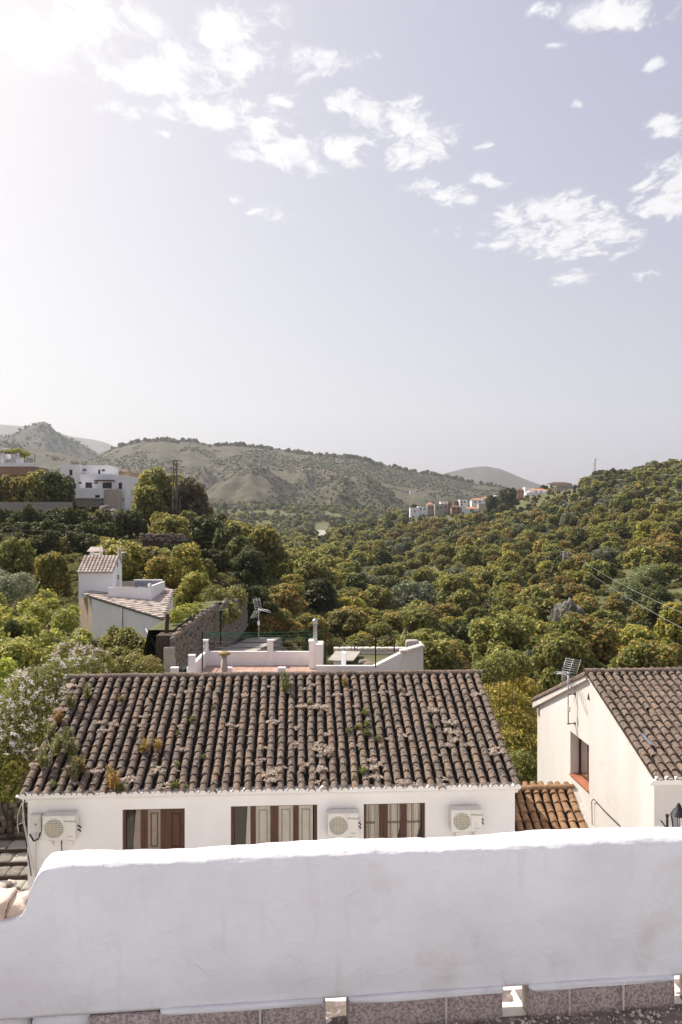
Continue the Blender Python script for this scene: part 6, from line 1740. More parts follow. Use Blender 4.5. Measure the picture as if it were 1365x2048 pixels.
# blossoming oleander beside the roof
bush('oleander', [(120, 1352, 23.5, .62), (75, 1375, 23, .72), (30, 1420, 22.5, .72), (85, 1420, 22.6, .72), (120, 1400, 23, .5), (45, 1470, 22, .66), (80, 1465, 22, .55), (10, 1455, 22.3, .6), (45, 1375, 23.5, .55), (155, 1335, 25.5, .5), (185, 1335, 26, .45), (15, 1500, 21.7, .5), (60, 1505, 21.7, .42)], 15000, .105, 'green', 21, 'pink-white blossoming oleander crowding the roof verge', 'bush', flowers=(430, .030, (.84, .79, .76), (.78, .68, .66)), aspect=.32, fill=.35)
bush('oleander', [(170, 1318, 27, .5), (200, 1322, 27.5, .45), (140, 1310, 28, .55)], 3500, .11, 'green', 22, 'smaller blossoming oleander behind the roof ridge end', 'bush', flowers=(90, .032, (.80, .72, .70), (.72, .58, .56)), aspect=.35)
bush('bush', [(0, 1545, 21.5, .55), (30, 1530, 21.6, .45), (15, 1580, 21.2, .4)], 3200, .10, 'vine', 23, 'dry yellowish scrub at the foot of the oleander', flowers=(26, .025, (.60, .40, .34), (.5, .35, .3)))
bush('bush', [(8, 1340, 25, .45), (-5, 1380, 24.5, .5), (0, 1430, 24.2, .4)], 1300, .15, 'lime', 24, 'lime-leaved shrub cut by the picture edge')
# tangle of yellow-green vines below the white house
VP_ = []
rv = random.Random(5)
for k in range(26):
    u = rv.uniform(-10, 170); v = rv.uniform(1195, 1325); Y = np.interp(v, [1190, 1330], [44, 30]); v = max(v, np.interp(u, [120, 150, 185], [0, 1262, 1300])); Y = float(np.interp(v, [1190, 1330], [44, 30])); VP_.append((u, v, Y, rv.uniform(.5, .9) * (1 if u < 140 else .6)))
bush('vine_tangle', VP_, 13000, .19, 'vine', 31, 'sprawling yellow-green vine tangle on the slope below the white house', 'vine', fill=.55)
bush('bush', [(15, 1180, 47, 1.0), (45, 1170, 49, .9), (-10, 1165, 48, 1.0)], 3000, .20, 'olive', 32, 'pale grey-green shrub at the top of the vine slope')
bush('bush', [(225, 1300, 38, .75), (250, 1285, 38.2, .8), (278, 1300, 38, .7), (255, 1268, 38.3, .4), (218, 1282, 38.2, .4), (205, 1290, 38.5, .5), (240, 1320, 37, .7), (275, 1320, 37, .6), (285, 1288, 38.4, .33), (228, 1262, 38.3, .28)], 6500, .18, 'green', 33, 'glossy green laurel bush against the white house wall')
bush('bush', [(240, 1335, 32, .5), (270, 1330, 32, .55), (300, 1332, 32.5, .5), (222, 1340, 31, .4), (285, 1342, 31.5, .5), (315, 1340, 32, .3)], 5500, .10, 'green', 34, 'low shrub speckled with small red flowers behind the roof ridge', flowers=(60, .018, (.45, .10, .08), (.5, .25, .2)))
bush('bush', [(190, 1310, 36, .4), (170, 1300, 37, .4), (180, 1290, 38, .4)], 1800, .16, 'brown', 35, 'dry brown thicket between the vines and the laurel')

bush('bush', [(1005, 1400, 34, .9), (1040, 1420, 34.5, .8), (1025, 1450, 33, .9), (1055, 1470, 33, .7), (1010, 1370, 36, .9), (1045, 1380, 36, .8), (1030, 1490, 32, .8), (1060, 1500, 32, .7)], 10000, .14, 'golden', 41, 'yellow-green leafy bush filling the gap between the two tiled houses')
bush('bush', [(1040, 1530, 30.5, .65), (1060, 1540, 30.5, .5), (1050, 1570, 30, .6), (1030, 1550, 30, .5)], 5000, .11, 'green', 42, 'shaded green bush low in the gap beside the gable wall')
bush('bush', [(975, 1345, 31, .6), (1000, 1335, 32, .7), (1030, 1330, 33, .7)], 4500, .14, 'green', 43, 'dense green bush beside the ridge end of the big roof')
bush('bush', [(430, 1235, 50, .9), (455, 1225, 54, .9), (410, 1232, 47, .7)], 2600, .2, 'green', 44, 'green undergrowth hanging over the middle of the stone wall')

# ------------------------------------------------------------------ white house with the stair tower
wh = empty('house', Matrix.Translation((-13, 46, -8.4)), 'white house with sloping tiled skirt roof and small stair tower', 'house')
wo = Vector((-13, 46, -8.4))
A, B, C_, D_, E_ = Vector((-14.2, 45, -4.47)), Vector((-9.26, 41, -5.2)), Vector((-10.4, 49, -4.5)), Vector((-16.1, 48.5, -4.04)), Vector((-13.2, 51.5, -4.1))
def rz_(x, y): return -4.47 - .087 * (x + 14.2) + .0751 * (y - 45)
poly5 = [A, B, C_, E_, D_]
for q in poly5: q.z = rz_(q.x, q.y)
def wallquad(m, a, b, zb=-9.2, inset=0.0):
    m.poly([Vector((a.x, a.y, zb)) - wo, Vector((b.x, b.y, zb)) - wo, b - wo - Vector((0, 0, .08)), a - wo - Vector((0, 0, .08))])
m = MB(); wallquad(m, D_, A); m.build('stucco_wall', M['stucco_tan'], wh)['label'] = 'weathered tan stucco side wall'
m = MB(); wallquad(m, A, B); wallquad(m, B, C_); wallquad(m, C_, E_); wallquad(m, E_, D_); m.build('wall', M['white_far'], wh)
cen = sum(poly5, Vector()) / 5
top = [cen + (q - cen) * 1.03 for q in poly5]
m = MB(); m.prism([q - wo - Vector((0, 0, .11)) for q in top], (0, 0, .06)); wroof = m.build('roof', M['deck'], wh)
# flat tiles of the skirt roof, in rows parallel to the long wall
ex = Vector((B.x - A.x, B.y - A.y, 0)).normalized(); ey = Vector((-ex.y, ex.x, 0))
def inside(p, pl):
    s = None
    for a, b in zip(pl, pl[1:] + pl[:1]):
        c = (b.x - a.x) * (p.y - a.y) - (b.y - a.y) * (p.x - a.x)
        if s is None: s = c > 0
        elif (c > 0) != s: return False
    return True
ez = Vector((-(-.087), -.0751, 1)).normalized(); fx = (ex - ez * ex.dot(ez)).normalized(); fy = ez.cross(fx)
def pal(a_, b_, c_): return Matrix(((fx.x, fy.x, ez.x, a_), (fx.y, fy.y, ez.y, b_), (fx.z, fy.z, ez.z, c_), (0, 0, 0, 1)))
mm = MB(); mm.box((.004, -.02, 0), (.436, .43, .035)); mm.tube([(.0, -.02, .02), (.0, .43, .02)], .045, 5); ftile = mm.mesh('roof_tile', M['tile_flat'])
rr5 = random.Random(2)
for i in range(-3, 26):
    for j in range(-2, 26):
        q = Vector((A.x, A.y, 0)) + ex * (i * .44) + ey * (j * .40); ctr = q + ex * .22 + ey * .2
        if not inside(ctr, top): continue
        if -15.4 < ctr.x < -13.5 and 46.6 < ctr.y < 48.3: continue
        if -13.2 < ctr.x < -11.0 and 45.6 < ctr.y < 48.7: continue
        link_mesh('roof_tile', ftile, wroof, pal(q.x - wo.x, q.y - wo.y, rz_(q.x, q.y) - wo.z - .045 + rr5.uniform(0, .012)))
# stair tower
tx0, tx1, ty0, ty1 = -15.45 - wo.x, -13.42 - wo.x, 46.5 - wo.y, 48.4 - wo.y
te = -3.20 - wo.z; tr = -2.36 - wo.z; ym = ty0 + 1.25
m = MB(); zt0 = rz_(-14.5, 46.5) - .4 - wo.z
m.prism([(tx0, ty0, zt0), (tx0, ty1, zt0), (tx0, ty1, te + .25), (tx0, ym, tr - .05), (tx0, ty0, te)], (tx1 - tx0, 0, 0)); m.build('tower_wall', M['white_far'], wh)
tp_ = math.atan2(tr - te, ym - ty0); tl = math.hypot(tr - te, ym - ty0) + .12
m = MB(); m.prism([(tx0 - .06, ty0 - .12, te - .06), (tx1 + .04, ty0 - .12, te - .06), (tx1 + .04, ym, tr + .0), (tx0 - .06, ym, tr + .0)], (0, 0, .03)); m.prism([(tx0 - .06, ym, tr), (tx1 + .04, ym, tr), (tx1 + .04, ty1 + .1, te + .2), (tx0 - .06, ty1 + .1, te + .2)], (0, 0, .03))
troof = m.build('tower_roof', M['tile_pale'], wh)
tme = tile_mesh('tile', .088, .074, .30, .015, M['tile_pale'], 6)
for c in range(10):
    for r_ in range(7):
        q = r_ * .225; link_mesh('tile', tme, troof, Matrix.Translation((tx0 - .06 + .10 + c * .214, ty0 - .14 + q * math.cos(tp_), te - .03 + q * math.sin(tp_))) @ Matrix.Rotation(tp_ - .05, 4, 'X'))
m = MB(); m.box((tx0 - .08, ym - .05, tr - .01), (tx1 + .05, ym + .05, tr + .06)); m.build('ridge_cap', M['tile_pale'], troof)
# tower door with arch on its right face, small slot above, step at its foot
m = MB(); xx = tx1 + .004; yd = ty0 + 1.0
arch = [(xx, yd - .28, zt0 + .3)] + [(xx, yd - .28 * math.cos(k * math.pi / 8), te - .45 + .25 * math.sin(k * math.pi / 8)) for k in range(9)] + [(xx, yd + .28, zt0 + .3)]
m.prism(arch, (.02, 0, 0)); dr = m.build('tower_door', M['shutter'], wh); m = MB(); m.prism([(xx + .0215, yd - .1, te - .5), (xx + .0215, yd + .1, te - .5), (xx + .0215, yd + .1, te - .25), (xx + .0215, yd - .1, te - .25)], (.006, 0, 0)); m.build('door_pane', M['glass_dark'], dr)
m = MB(); m.box((xx, yd - .12, te + .22), (xx + .008, yd + .04, te + .5)); m.build('slot_window', M['glass_dark'], wh)
m = MB(); z1 = rz_(-13.3, 46) - wo.z; m.box((tx1 + .03, ty0 - .55, z1 - .1), (tx1 + .5, ty0 + .2, z1 + .18)); m.box((tx1 + .1, ty0 - .45, z1 + .18), (tx1 + .4, ty0 + .2, z1 + .34)); m.build('step', M['white_far'], wh)
# roof terrace parapet with blue-grey tiling
px0, px1, py0, py1 = -13.38 - wo.x, -10.9 - wo.x, 45.35 - wo.y, 48.9 - wo.y
zt = -4.03 - wo.z; zb = -5.1 - wo.z
m = MB(); m.box((px0, py0, zb), (px1, py0 + .14, zt)); m.box((px1 - .14, py0 + .14, zb), (px1, py1, zt + .08)); m.box((px0 + .6, py1 - .14, zb), (px1 - .14, py1, zt + .20)); m.build('terrace_parapet', M['white_far'], wh)
m = MB(); m.box((px0 + .62, py1 - .155, zb + .3), (px1 - .16, py1 - .141, zt + .05)); tl_ = m.build('tiled_dado', M['slate_tile'], wh)
for k in range(14): mm = MB(); x_ = px0 + .66 + k * .123; mm.box((x_, py1 - .165, zt + .055), (x_ + .07, py1 - .142, zt + .12)); mm.build('border_tile', M['glass_dark'], tl_)
m = MB(); m.box((px0 + .1, py0 + .14, zb + .5), (px1 - .14, py1 - .16, zb + .55)); m.build('terrace_floor', M['slate_tile'], wh)
m = MB(); m.lathe([(.12, 0), (.12, .12), (.07, .22), (0, .25)], (px1 - .1, py0 + .1, zt), 8); m.build('finial', M['white_far'], wh)
m = MB(); m.tube([(px0 + .3, py0 + .07, zt + .002), (px1, py0 + .07, zt + .002)], .05, 6); m.build('coping', M['tile_flat'], wh)
# chimney
ch = MB(); cx, cy = P(193, 1105, 48.8).x - wo.x, 48.8 - wo.y
for dx in (-.32, .22): ch.box((cx + dx, cy - .2, te + .2), (cx + dx + .12, cy + .2, tr + .28))
ch.box((cx - .34, cy - .22, tr + .05), (cx + .36, cy + .22, tr + .14)); cho = ch.build('chimney', M['white_far'], wh)
m = MB(); m.prism([(cx - .48, cy - .35, tr + .27), (cx + .5, cy - .35, tr + .27), (cx + .38, cy + .05, tr + .52), (cx - .36, cy + .05, tr + .52)], (0, .04, .03)); m.prism([(cx + .5, cy - .35, tr + .27), (cx + .38, cy + .05, tr + .52), (cx + .5, cy + .4, tr + .27)], (.01, 0, 0)); m.build('chimney_cap', M['tile_pale'], cho)
# downpipe, right-face openings
q = A.lerp(B, .46) - wo; nn = Vector((ex.y, -ex.x, 0)); m = MB(); m.tube([q + nn * .05 + Vector((0, 0, -.1)), q + nn * .05 + Vector((0, 0, -3.6))], .035, 6); m.build('downpipe', M['concrete'], wh)
dirr = Vector((C_.x - B.x, C_.y - B.y, 0)).normalized(); no = Vector((dirr.y, -dirr.x, 0))
for k, (s0, s1, z0, z1) in enumerate([(.35, .75, -7.2, -5.7), (1.6, 2.4, -6.8, -5.6), (3.2, 4.0, -6.8, -5.6), (4.8, 5.6, -6.8, -5.6)]):
    b0 = B - wo; p = b0 + dirr * s0 + no * .012; q = b0 + dirr * s1 + no * .012; m = MB(); m.prism([(p.x, p.y, z0 - wo.z), (q.x, q.y, z0 - wo.z), (q.x, q.y, z1 - wo.z), (p.x, p.y, z1 - wo.z)], no * .03); m.build('window', M['wood_dark'], wh)
antenna(Matrix.Translation(P(243.5, 1165, 48.6)), 1.9, 'thin television antenna beside the stair tower', 5, .7, None, (), aim=R(40))
# gate, leaning post and wire stays at the house corner
gt = empty('gate', Matrix.Translation((-8.9, 39.6, -7.6)) @ Matrix.Rotation(R(70), 4, 'Z'), 'dark slatted gate and screen at the corner of the white house', 'gate')
for k in range(12): m = MB(); m.box((k * .13, -.015, 0), (k * .13 + .09, .015, 1.0 + .05 * math.sin(k))); m.build('slat', M['iron'], gt)
m = MB(); m.box((0, .016, .12), (1.6, .05, .2)); m.box((0, .016, .75), (1.6, .05, .83)); m.build('frame', M['iron'], gt)
a, b = P(324, 1346, 35.5), P(332, 1228, 36.5); m = MB(); m.prism([a, a + Vector((.22, 0, 0)), b + Vector((.16, 0, 0)), b], (0, .06, 0)); tag(m.build('leaning_plank', M['wood_dark']), 'dark weathered plank leaning upright by the lane entrance', 'plank')
a, b = P(318, 1300, 38), P(327, 1252, 38); m = MB(); m.box((-.02, -.5, -.6), (.02, .5, .9)); o = m.build('screen_cloth', M['iron']); o.matrix_world = Matrix.Translation(P(322, 1285, 39)) @ Matrix.Rotation(R(20), 4, 'Z'); tag(o, 'black shade cloth hung beside the white house', 'cloth')
w1 = P(292, 1257, 38.5)
cable('cable', [w1, P(345, 1330, 35), P(358, 1338, 34)], .016, M['cable_white'], 'upper pale stay wire dropping to the lane', None, .1)
cable('cable', [w1 + Vector((0, 0, -.05)), P(342, 1335, 35), P(352, 1342, 34)], .016, M['cable_white'], 'lower pale stay wire dropping to the lane', None, .16)
for k, (a, b) in enumerate((((330, 1302, 36), (344, 1293, 36)), ((330, 1325, 36), (343, 1318, 36)))): m = MB(); m.tube([P(*a), P(*b)], .025, 5); tag(m.build('metal_rod', M['alu']), ['upper short rod bracing the leaning plank', 'lower short rod bracing the leaning plank'][k], 'rod')


# ------------------------------------------------------------------ far buildings made from pixel boxes at their distance
def bx(m, u0, u1, v0, v1, Y, depth, mi=0, zb=None):
    a, b = P(u0, v0, Y), P(u1, v1, Y); m.box((a.x, Y, b.z if zb is None else zb), (b.x, Y + depth, a.z), mi)


def win(root, ro, u0, u1, v0, v1, Y, mat, name='window', proud=.04, sill=False):
    a, b = P(u0, v0, Y), P(u1, v1, Y); m = MB(); m.box((a.x - ro.x, Y - proud - ro.y, b.z - ro.z), (b.x - ro.x, Y - .005 - ro.y, a.z - ro.z)); return m.build(name, mat, root)


ro = P(190, 1015, 140); HMx = Matrix.Translation(ro)
mh = empty('modern_house', HMx, 'white cubic modern house on the upper bank', 'house')
def mbx(name, lst, mat, parent=None):
    m = MB()
    for (u0, u1, v0, v1, Y, d) in lst:
        a, b = P(u0, v0, Y), P(u1, v1, Y); m.box((a.x - ro.x, Y - ro.y, b.z - ro.z), (b.x - ro.x, Y + d - ro.y, a.z - ro.z))
    return m.build(name, mat, parent or mh)
mbx('upper_storey', [(121, 160, 929, 1002, 140.6, 9), (160.2, 217, 930.5, 950, 142, 8)], M['white_far'])
mbx('middle_storey', [(160.2, 233, 949, 986, 139.2, 10.5)], M['white_far'])
mbx('corner_bay', [(233.2, 251, 950, 1022, 139.6, 9.5)], M['white_far'])
mbx('terrace_block', [(142, 207, 977, 996.5, 136.2, 2.9)], M['white_far'])
mbx('render_wall', [(207.2, 235, 979, 1024, 136.6, 2.5)], M['beige'])
bw = mbx('block_base', [(142, 204, 997, 1014, 136.6, 2.4)], M['block'])
m = MB()
for c in range(4):
    for k in range(7):
        a = P(143 + k * 8.6 + (4 if c % 2 else 0), 998 + c * 4, 136.58); m.box((a.x - ro.x, 136.54 - ro.y, a.z - .30 - ro.z), (a.x + .70 - ro.x, 136.6 - ro.y, a.z - ro.z))
m.build('blocks', M['block'], bw)
for i, (u0, u1, v0, v1, Y) in enumerate([(139.5, 145.3, 939.5, 951, 140.6), (197, 201, 939.5, 948.5, 142), (146.5, 152.3, 967, 987, 140.6), (171.5, 184.5, 965, 976, 139.2), (206, 224, 965, 977, 139.2), (238, 244.5, 965.5, 978, 139.6), (191, 200, 990, 995.8, 136.2), (246.2, 248, 995.5, 1002.5, 139.6)]):
    f = win(mh, ro, u0, u1, v0, v1, Y, M['shutter_dark']); a, b = P(u0, v0, Y), P(u1, v1, Y)
    m = MB(); m.box((a.x - .12 - ro.x, Y - .10 - ro.y, b.z - .12 - ro.z), (b.x + .12 - ro.x, Y - .003 - ro.y, b.z - .002 - ro.z)); m.build('sill', M['white_far'], f)
m = MB(); a, b = P(189, 960, 138.2), P(228, 962, 138.2); m.box((a.x - ro.x, 138.0 - ro.y, b.z - ro.z), (b.x - ro.x, 139.19 - ro.y, a.z - ro.z)); m.build('awning_beam', M['wood_dark'], mh)
for u, v in ((161, 966), (192.5, 966), (170.5, 940), (207.5, 941)): m = MB(); p = P(u, v, 139.2 if v > 950 else 142); m.box((p.x - .25 - ro.x, p.y - .25 - ro.y, p.z - .12 - ro.z), (p.x + .25 - ro.x, p.y - .002 - ro.y, p.z + .12 - ro.z)); m.build('wall_lamp', M['iron'], mh)
for u in (159, 164.5, 170): m = MB(); a = P(u, 977, 137); m.tube([(a.x - ro.x, 137.4 - ro.y, a.z - ro.z), (a.x - ro.x, 137.4 - ro.y, a.z - .95 - ro.z)], .03, 5); m.build('railing_post', M['iron'], mh)
m = MB(); a, b = P(157, 977.5, 137.4), P(170.5, 977.5, 137.4); m.tube([a - ro, b - ro], .035, 5); m.build('railing', M['iron'], mh)
# yellow house behind
ro2 = P(240, 1012, 149); yh = empty('house', Matrix.Translation(ro2), 'ochre house with hipped brown roof behind the cubic house', 'house')
m = MB(); a, b = P(219, 944, 149), P(257, 1016, 149); m.box((a.x - ro2.x, 0, b.z - ro2.z), (b.x - ro2.x, 9, a.z - ro2.z)); m.build('wall', M['yellow'], yh)
m = MB(); e0, e1 = P(217, 944.5, 149) - ro2, P(257.5, 944.5, 149) - ro2; ap = P(231, 934, 149) - ro2
rgA, rgB = Vector((ap.x, 4, ap.z)), Vector((ap.x + .9, 5, ap.z)); c = [Vector((e0.x, -.5, e0.z)), Vector((e1.x, -.5, e1.z)), Vector((e1.x, 9.5, e1.z)), Vector((e0.x, 9.5, e0.z))]
m.poly([c[0], c[1], rgB, rgA]); m.poly([c[1], c[2], rgB]); m.poly([c[2], c[3], rgA, rgB]); m.poly([c[3], c[0], rgA]); m.poly([c[3], c[2], c[1], c[0]]); m.build('roof', M['roof_brown'], yh)
m = MB(); a = P(254, 968, 149) - ro2; m.tube([(a.x, -.06, a.z), (a.x, -.06, a.z - 3.2)], .09, 5); m.build('downpipe', M['rust'], yh)
# block retaining wall left of it
rwall = empty('retaining_wall', Matrix.Translation(P(70, 1018, 116)), 'grey concrete-block retaining wall under the cubic house', 'wall')
a, b = P(-30, 1004, 116), P(143, 1018, 116); o_ = P(70, 1018, 116)
m = MB(); m.box((a.x - o_.x, 0, -1.5), (b.x - o_.x, .6, a.z - o_.z)); m.build('core', M['block'], rwall)
blk = MB(); blk.box((0, -.03, 0), (.94, .02, .30)); bme = blk.mesh('block', M['block'])
for c_ in range(4):
    x = a.x - o_.x + (.5 if c_ % 2 else 0) + 3.0
    while x < b.x - o_.x - 1: link_mesh('block', bme, rwall, Matrix.Translation((x, 0, a.z - o_.z - .33 * (c_ + 1)))); x += 1.0
# pale rock bank below the house
for k, (u, v, Y, s_) in enumerate([(212, 1024, 120, 1.6), (218, 1040, 117, 1.7), (205, 1035, 118, 1.3), (228, 1030, 119, 1.4), (212, 1050, 115, 1.3)]):
    o = link_mesh('stone', stone_mesh(60 + k, STONES[1])); o.matrix_world = Matrix.Translation(P(u, v, Y)) @ Matrix.Rotation(k, 4, 'Z') @ Matrix.Diagonal((s_ * .6, s_ * .8, s_ * .75, 1)); tag(o, ['uppermost grey rock on the bank below the cubic house', 'biggest grey rock in the middle of the cubic house bank', 'grey rock nearest the hedge below the cubic house', 'grey rock nearest the dark bush below the cubic house', 'lowest grey rock on the bank below the cubic house'][k], 'rock', 'rock bank below the cubic house')
# earth wall on the bank by the pylon
ew = empty('stone_wall', Matrix.Translation(P(285, 1082, 84)), 'low dark stone wall on the bank below the pylon trees', 'wall')
m = MB(); m.box((0, 0, -1.2), (4.5, .8, .6)); m.build('core', M['stone_bed'], ew); rubble(ew, 4.5, .7, .45, 14)
# terrace with pergola at the far left
ro3 = P(30, 935, 131); pg = empty('pergola_terrace', Matrix.Translation(ro3), 'white terrace with vine-covered pergola at the picture edge', 'terrace')
def pbx(name, lst, mat):
    m = MB()
    for (u0, u1, v0, v1, Y, d) in lst: a, b = P(u0, v0, Y) - ro3, P(u1, v1, Y) - ro3; m.box((a.x, Y - ro3.y, b.z), (b.x, Y + d - ro3.y, a.z))
    return m.build(name, mat, pg)
pbx('parapet', [(-60, 70, 925, 933, 130, .3)], M['white_far']); pbx('base', [(-60, 69.5, 933.2, 950, 130.1, 6)], M['brick'])
for u in (5.5, 36): pbx('pillar', [(u - 2.5, u + 2.5, 905, 924.8, 130.4, .4)], M['white_far'])
pbx('house_wall', [(-60, 2, 893, 925, 132, 4)], M['white_far'])
m = MB(); a, b, c = P(10, 918, 133) - ro3, P(34, 918, 133) - ro3, P(31, 911, 133) - ro3; m.prism([(a.x, 3, a.z - .8), (b.x, 3, b.z - .8), (b.x, 3, c.z), (a.x, 3, a.z)], (0, 2, 0)); m.build('shed', M['white_far'], pg)
m = MB()
for k in range(5): a = P(-5 + k * 10, 905, 130.5) - ro3; m.tube([(a.x, -.8, a.z), (a.x, 2.6, a.z)], .08, 5)
m.build('pergola_beams', M['wood'], pg)
link_mesh('vine_foliage', crown_mesh('vine_foliage', [tuple(P(u, v, 131.5) - ro3) + (.9, 1.2, .38) for u, v in ((12, 903), (24, 902), (36, 901), (46, 904), (52, 908), (43, 912))], 900, .30, 'lime', 8), pg)
for u, v0 in ((49, 910), (70, 908)): pbx('rail_post', [(u - .5, u + .5, v0, 925, 130.1, .06)], M['iron'])


# ------------------------------------------------------------------ lattice pylons and wires
def pylon(base, h, w0, w1, label, pm=None):
    pm = pm or M['rust']
    r = empty('pylon', Matrix.Translation(base), label, 'pylon'); m = MB(); n = 9
    def wz(z): return w0 + (w1 - w0) * z / h
    for sx in (-1, 1):
        for sy in (-1, 1): m = MB(); m.tube([(sx * w0, sy * w0, 0), (sx * w1, sy * w1, h)], .06, 4); m.build('leg', pm, r)
    m = MB()
    for k in range(n):
        z0, z1 = h * k / n, h * (k + 1) / n; a, b = wz(z0), wz(z1); s = 1 if k % 2 else -1
        for q in (-1, 1):
            m.tube([(-s * a, q * a, z0), (s * b, q * b, z1)], .035, 4); m.tube([(q * a, -s * a, z0), (q * b, s * b, z1)], .035, 4); m.tube([(-b, q * b, z1), (b, q * b, z1)], .03, 4); m.tube([(q * b, -b, z1), (q * b, b, z1)], .03, 4)
    m.build('bracing', pm, r)
    m = MB()
    for z, l in ((h * .99, 1.0), (h * .88, 1.1), (h * .80, .8)): m.tube([(-l, 0, z), (l, 0, z)], .06, 4)
    m.build('cross_arms', pm, r)
    m = MB()
    for z, l in ((h * .99, 1.0), (h * .88, 1.1)):
        for s in (-1, 1): m.lathe([(.06, -.35), (.1, -.25), (.06, -.18), (.1, -.1), (.05, 0)], (s * l, 0, z), 6)
    m.build('insulators', M['slate_tile'], r)
    return r


def rise(u, vt, Y): p = P(u, vt, Y); z = gz(p.x, Y); return Vector((p.x, Y, z)), p.z - z
b1, h1 = rise(350.5, 920, 122); pylon(b1, h1, .42, .22, 'rusty lattice pylon rising beside the pointed tree')
m = MB(); p = P(361, 997, 121); m.lathe([(.09, -4), (.08, 0), (0, .02)], seg=6); o = m.build('wooden_pole', M['bark']); o.matrix_world = Matrix.Translation(p); tag(o, 'plain pole next to the lattice pylon', 'pole')
b2, h2 = rise(1131, 1103, 188); pylon(b2, h2, .85, .40, 'slender lattice pylon in the valley carrying the long wires', M['concrete'])
tp2 = b2 + Vector((0, 0, h2))
for k, (u, v, Y, dz, lab) in enumerate([(1420, 1250, 70, 0, 'upper bright wire running from the valley pylon'), (1420, 1285, 70, -1.3, 'lower bright wire running from the valley pylon')]):
    cable('power_line', [tp2 + Vector((.9, 0, dz)), P(u, v, Y)], .017, M['alu'], lab, None, .8, 'wire')
for k, (u, v, Y, dz, lab) in enumerate([(900, 1165, 330, 0, 'upper faint wire leading back from the valley pylon'), (930, 1172, 320, -1.3, 'lower faint wire leading back from the valley pylon')]):
    cable('power_line', [tp2 + Vector((-.9, 0, dz)), P(u, v, Y)], .018, M['concrete'], lab, None, 1.2, 'wire')
p = P(134, 1060, 84); m = MB(); a = P(137, 1100, 84); m.tube([a, p], .09, 6); tag(m.build('wooden_pole', M['bark']), 'leaning grey utility pole before the dark hedge', 'pole')
cable('power_line', [p, P(-40, 1049, 90)], .014, M['rust'], 'thin wire strung from the leaning pole to the picture edge', None, .3, 'wire'); cable('power_line', [p, P(230, 1085, 80)], .014, M['rust'], 'thin wire strung from the leaning pole towards the tower', None, .3, 'wire')

M['crag'] = M_('weathered_crag', (.26, .235, .205), (.13, .115, .095), .9, .95, .12, 2.2, detail=9, c3=(.085, .095, .04), scale3=.55, thr3=(.50, .62))


def crag_mesh(seed, mat):
    import bmesh
    bm = bmesh.new(); bmesh.ops.create_icosphere(bm, subdivisions=5, radius=1.0)
    for v in bm.verts:
        q = v.co.copy(); o = Vector((seed * 3.7, seed * 1.9, seed * .7))
        f = mnoise.fractal(q * 1.6 + o, .9, 2.1, 6) * .34 - abs(mnoise.noise(Vector((q.x * 4, q.y * 4, q.z * 1.2)) + o)) * .30 + (math.floor((q.z + .1 * mnoise.noise(q * 3 + o)) * 5) / 5 - q.z) * .25
        v.co = q * (.95 + f)
    me = bpy.data.meshes.new('crag'); bm.to_mesh(me); bm.free(); me.materials.append(mat)
    return me


# rock outcrops in the orchard
for k, (u, v, Y, sx, sz, lab) in enumerate([(1138, 1262, 84, 3.2, 4.6, 'tall grey rock outcrop in the orchard'), (1168, 1275, 82, 2.6, 2.6, 'lower shoulder of the grey rock outcrop'), (1268, 1285, 88, 1.9, 2.4, 'pale boulder among the trees above the gable'), (1300, 1298, 86, 1.9, 1.4, 'flat reddish boulder beside the pale one')]):
    o = link_mesh('rock_outcrop', crag_mesh(80 + k, M['crag'])); x_, y_ = hit(u, v + 30, 50, 300); o.matrix_world = Matrix.Translation((x_, y_, gz(x_, y_) + sz * .35)) @ Matrix.Rotation(k * 1.1, 4, 'Z') @ Matrix.Diagonal((sx, sx, sz, 1)); tag(o, lab, 'rock')

# ------------------------------------------------------------------ hilltop village and scattered farmhouses
def town_house(u0, u1, vt, vb, Y, depth, wall, roof, label, wins=(), hip=0.0, group='village houses'):
    a, b = P(u0, vt, Y), P(u1, vb, Y); o_ = Vector(((a.x + b.x) / 2, Y, b.z)); hw = (b.x - a.x) / 2; h = a.z - b.z
    r = empty('village_house', Matrix.Translation(o_), label, 'house', group)
    m = MB(); m.box((-hw, 0, -2.5), (hw, depth, h)); m.build('wall', wall, r)
    if roof is None:
        m = MB(); m.box((-hw - .05, -.05, h), (hw + .05, .3, h + .35)); m.box((-hw - .05, .3, h), (-hw + .25, depth, h + .35)); m.box((hw - .25, .3, h), (hw + .05, depth, h + .35)); m.build('parapet', wall, r)
    else:
        m = MB(); e = .4; rh = hip or 1.4; c = [Vector((-hw - e, -e, h)), Vector((hw + e, -e, h)), Vector((hw + e, depth + e, h)), Vector((-hw - e, depth + e, h))]; k = min(hw * .8, depth * .5)
        p, q = Vector((-hw + k, depth / 2, h + rh)), Vector((hw - k, depth / 2, h + rh))
        m.poly([c[0], c[1], q, p]); m.poly([c[1], c[2], q]); m.poly([c[2], c[3], p, q]); m.poly([c[3], c[0], p]); m.poly([c[3], c[2], c[1], c[0]]); m.build('roof', roof, r)
    for (fx_, fz, ww, wh_) in wins:
        x = -hw + fx_ * 2 * hw; z = fz * h; m = MB(); m.box((x - ww / 2, -.08, z - wh_ / 2), (x + ww / 2, -.01, z + wh_ / 2)); wo_ = m.build('window', M['shutter_dark'], r)
        m = MB(); m.box((x - ww / 2 - .1, -.16, z - wh_ / 2 - .15), (x + ww / 2 + .1, -.01, z - wh_ / 2 - .005)); m.build('sill', wall, wo_)
    return r


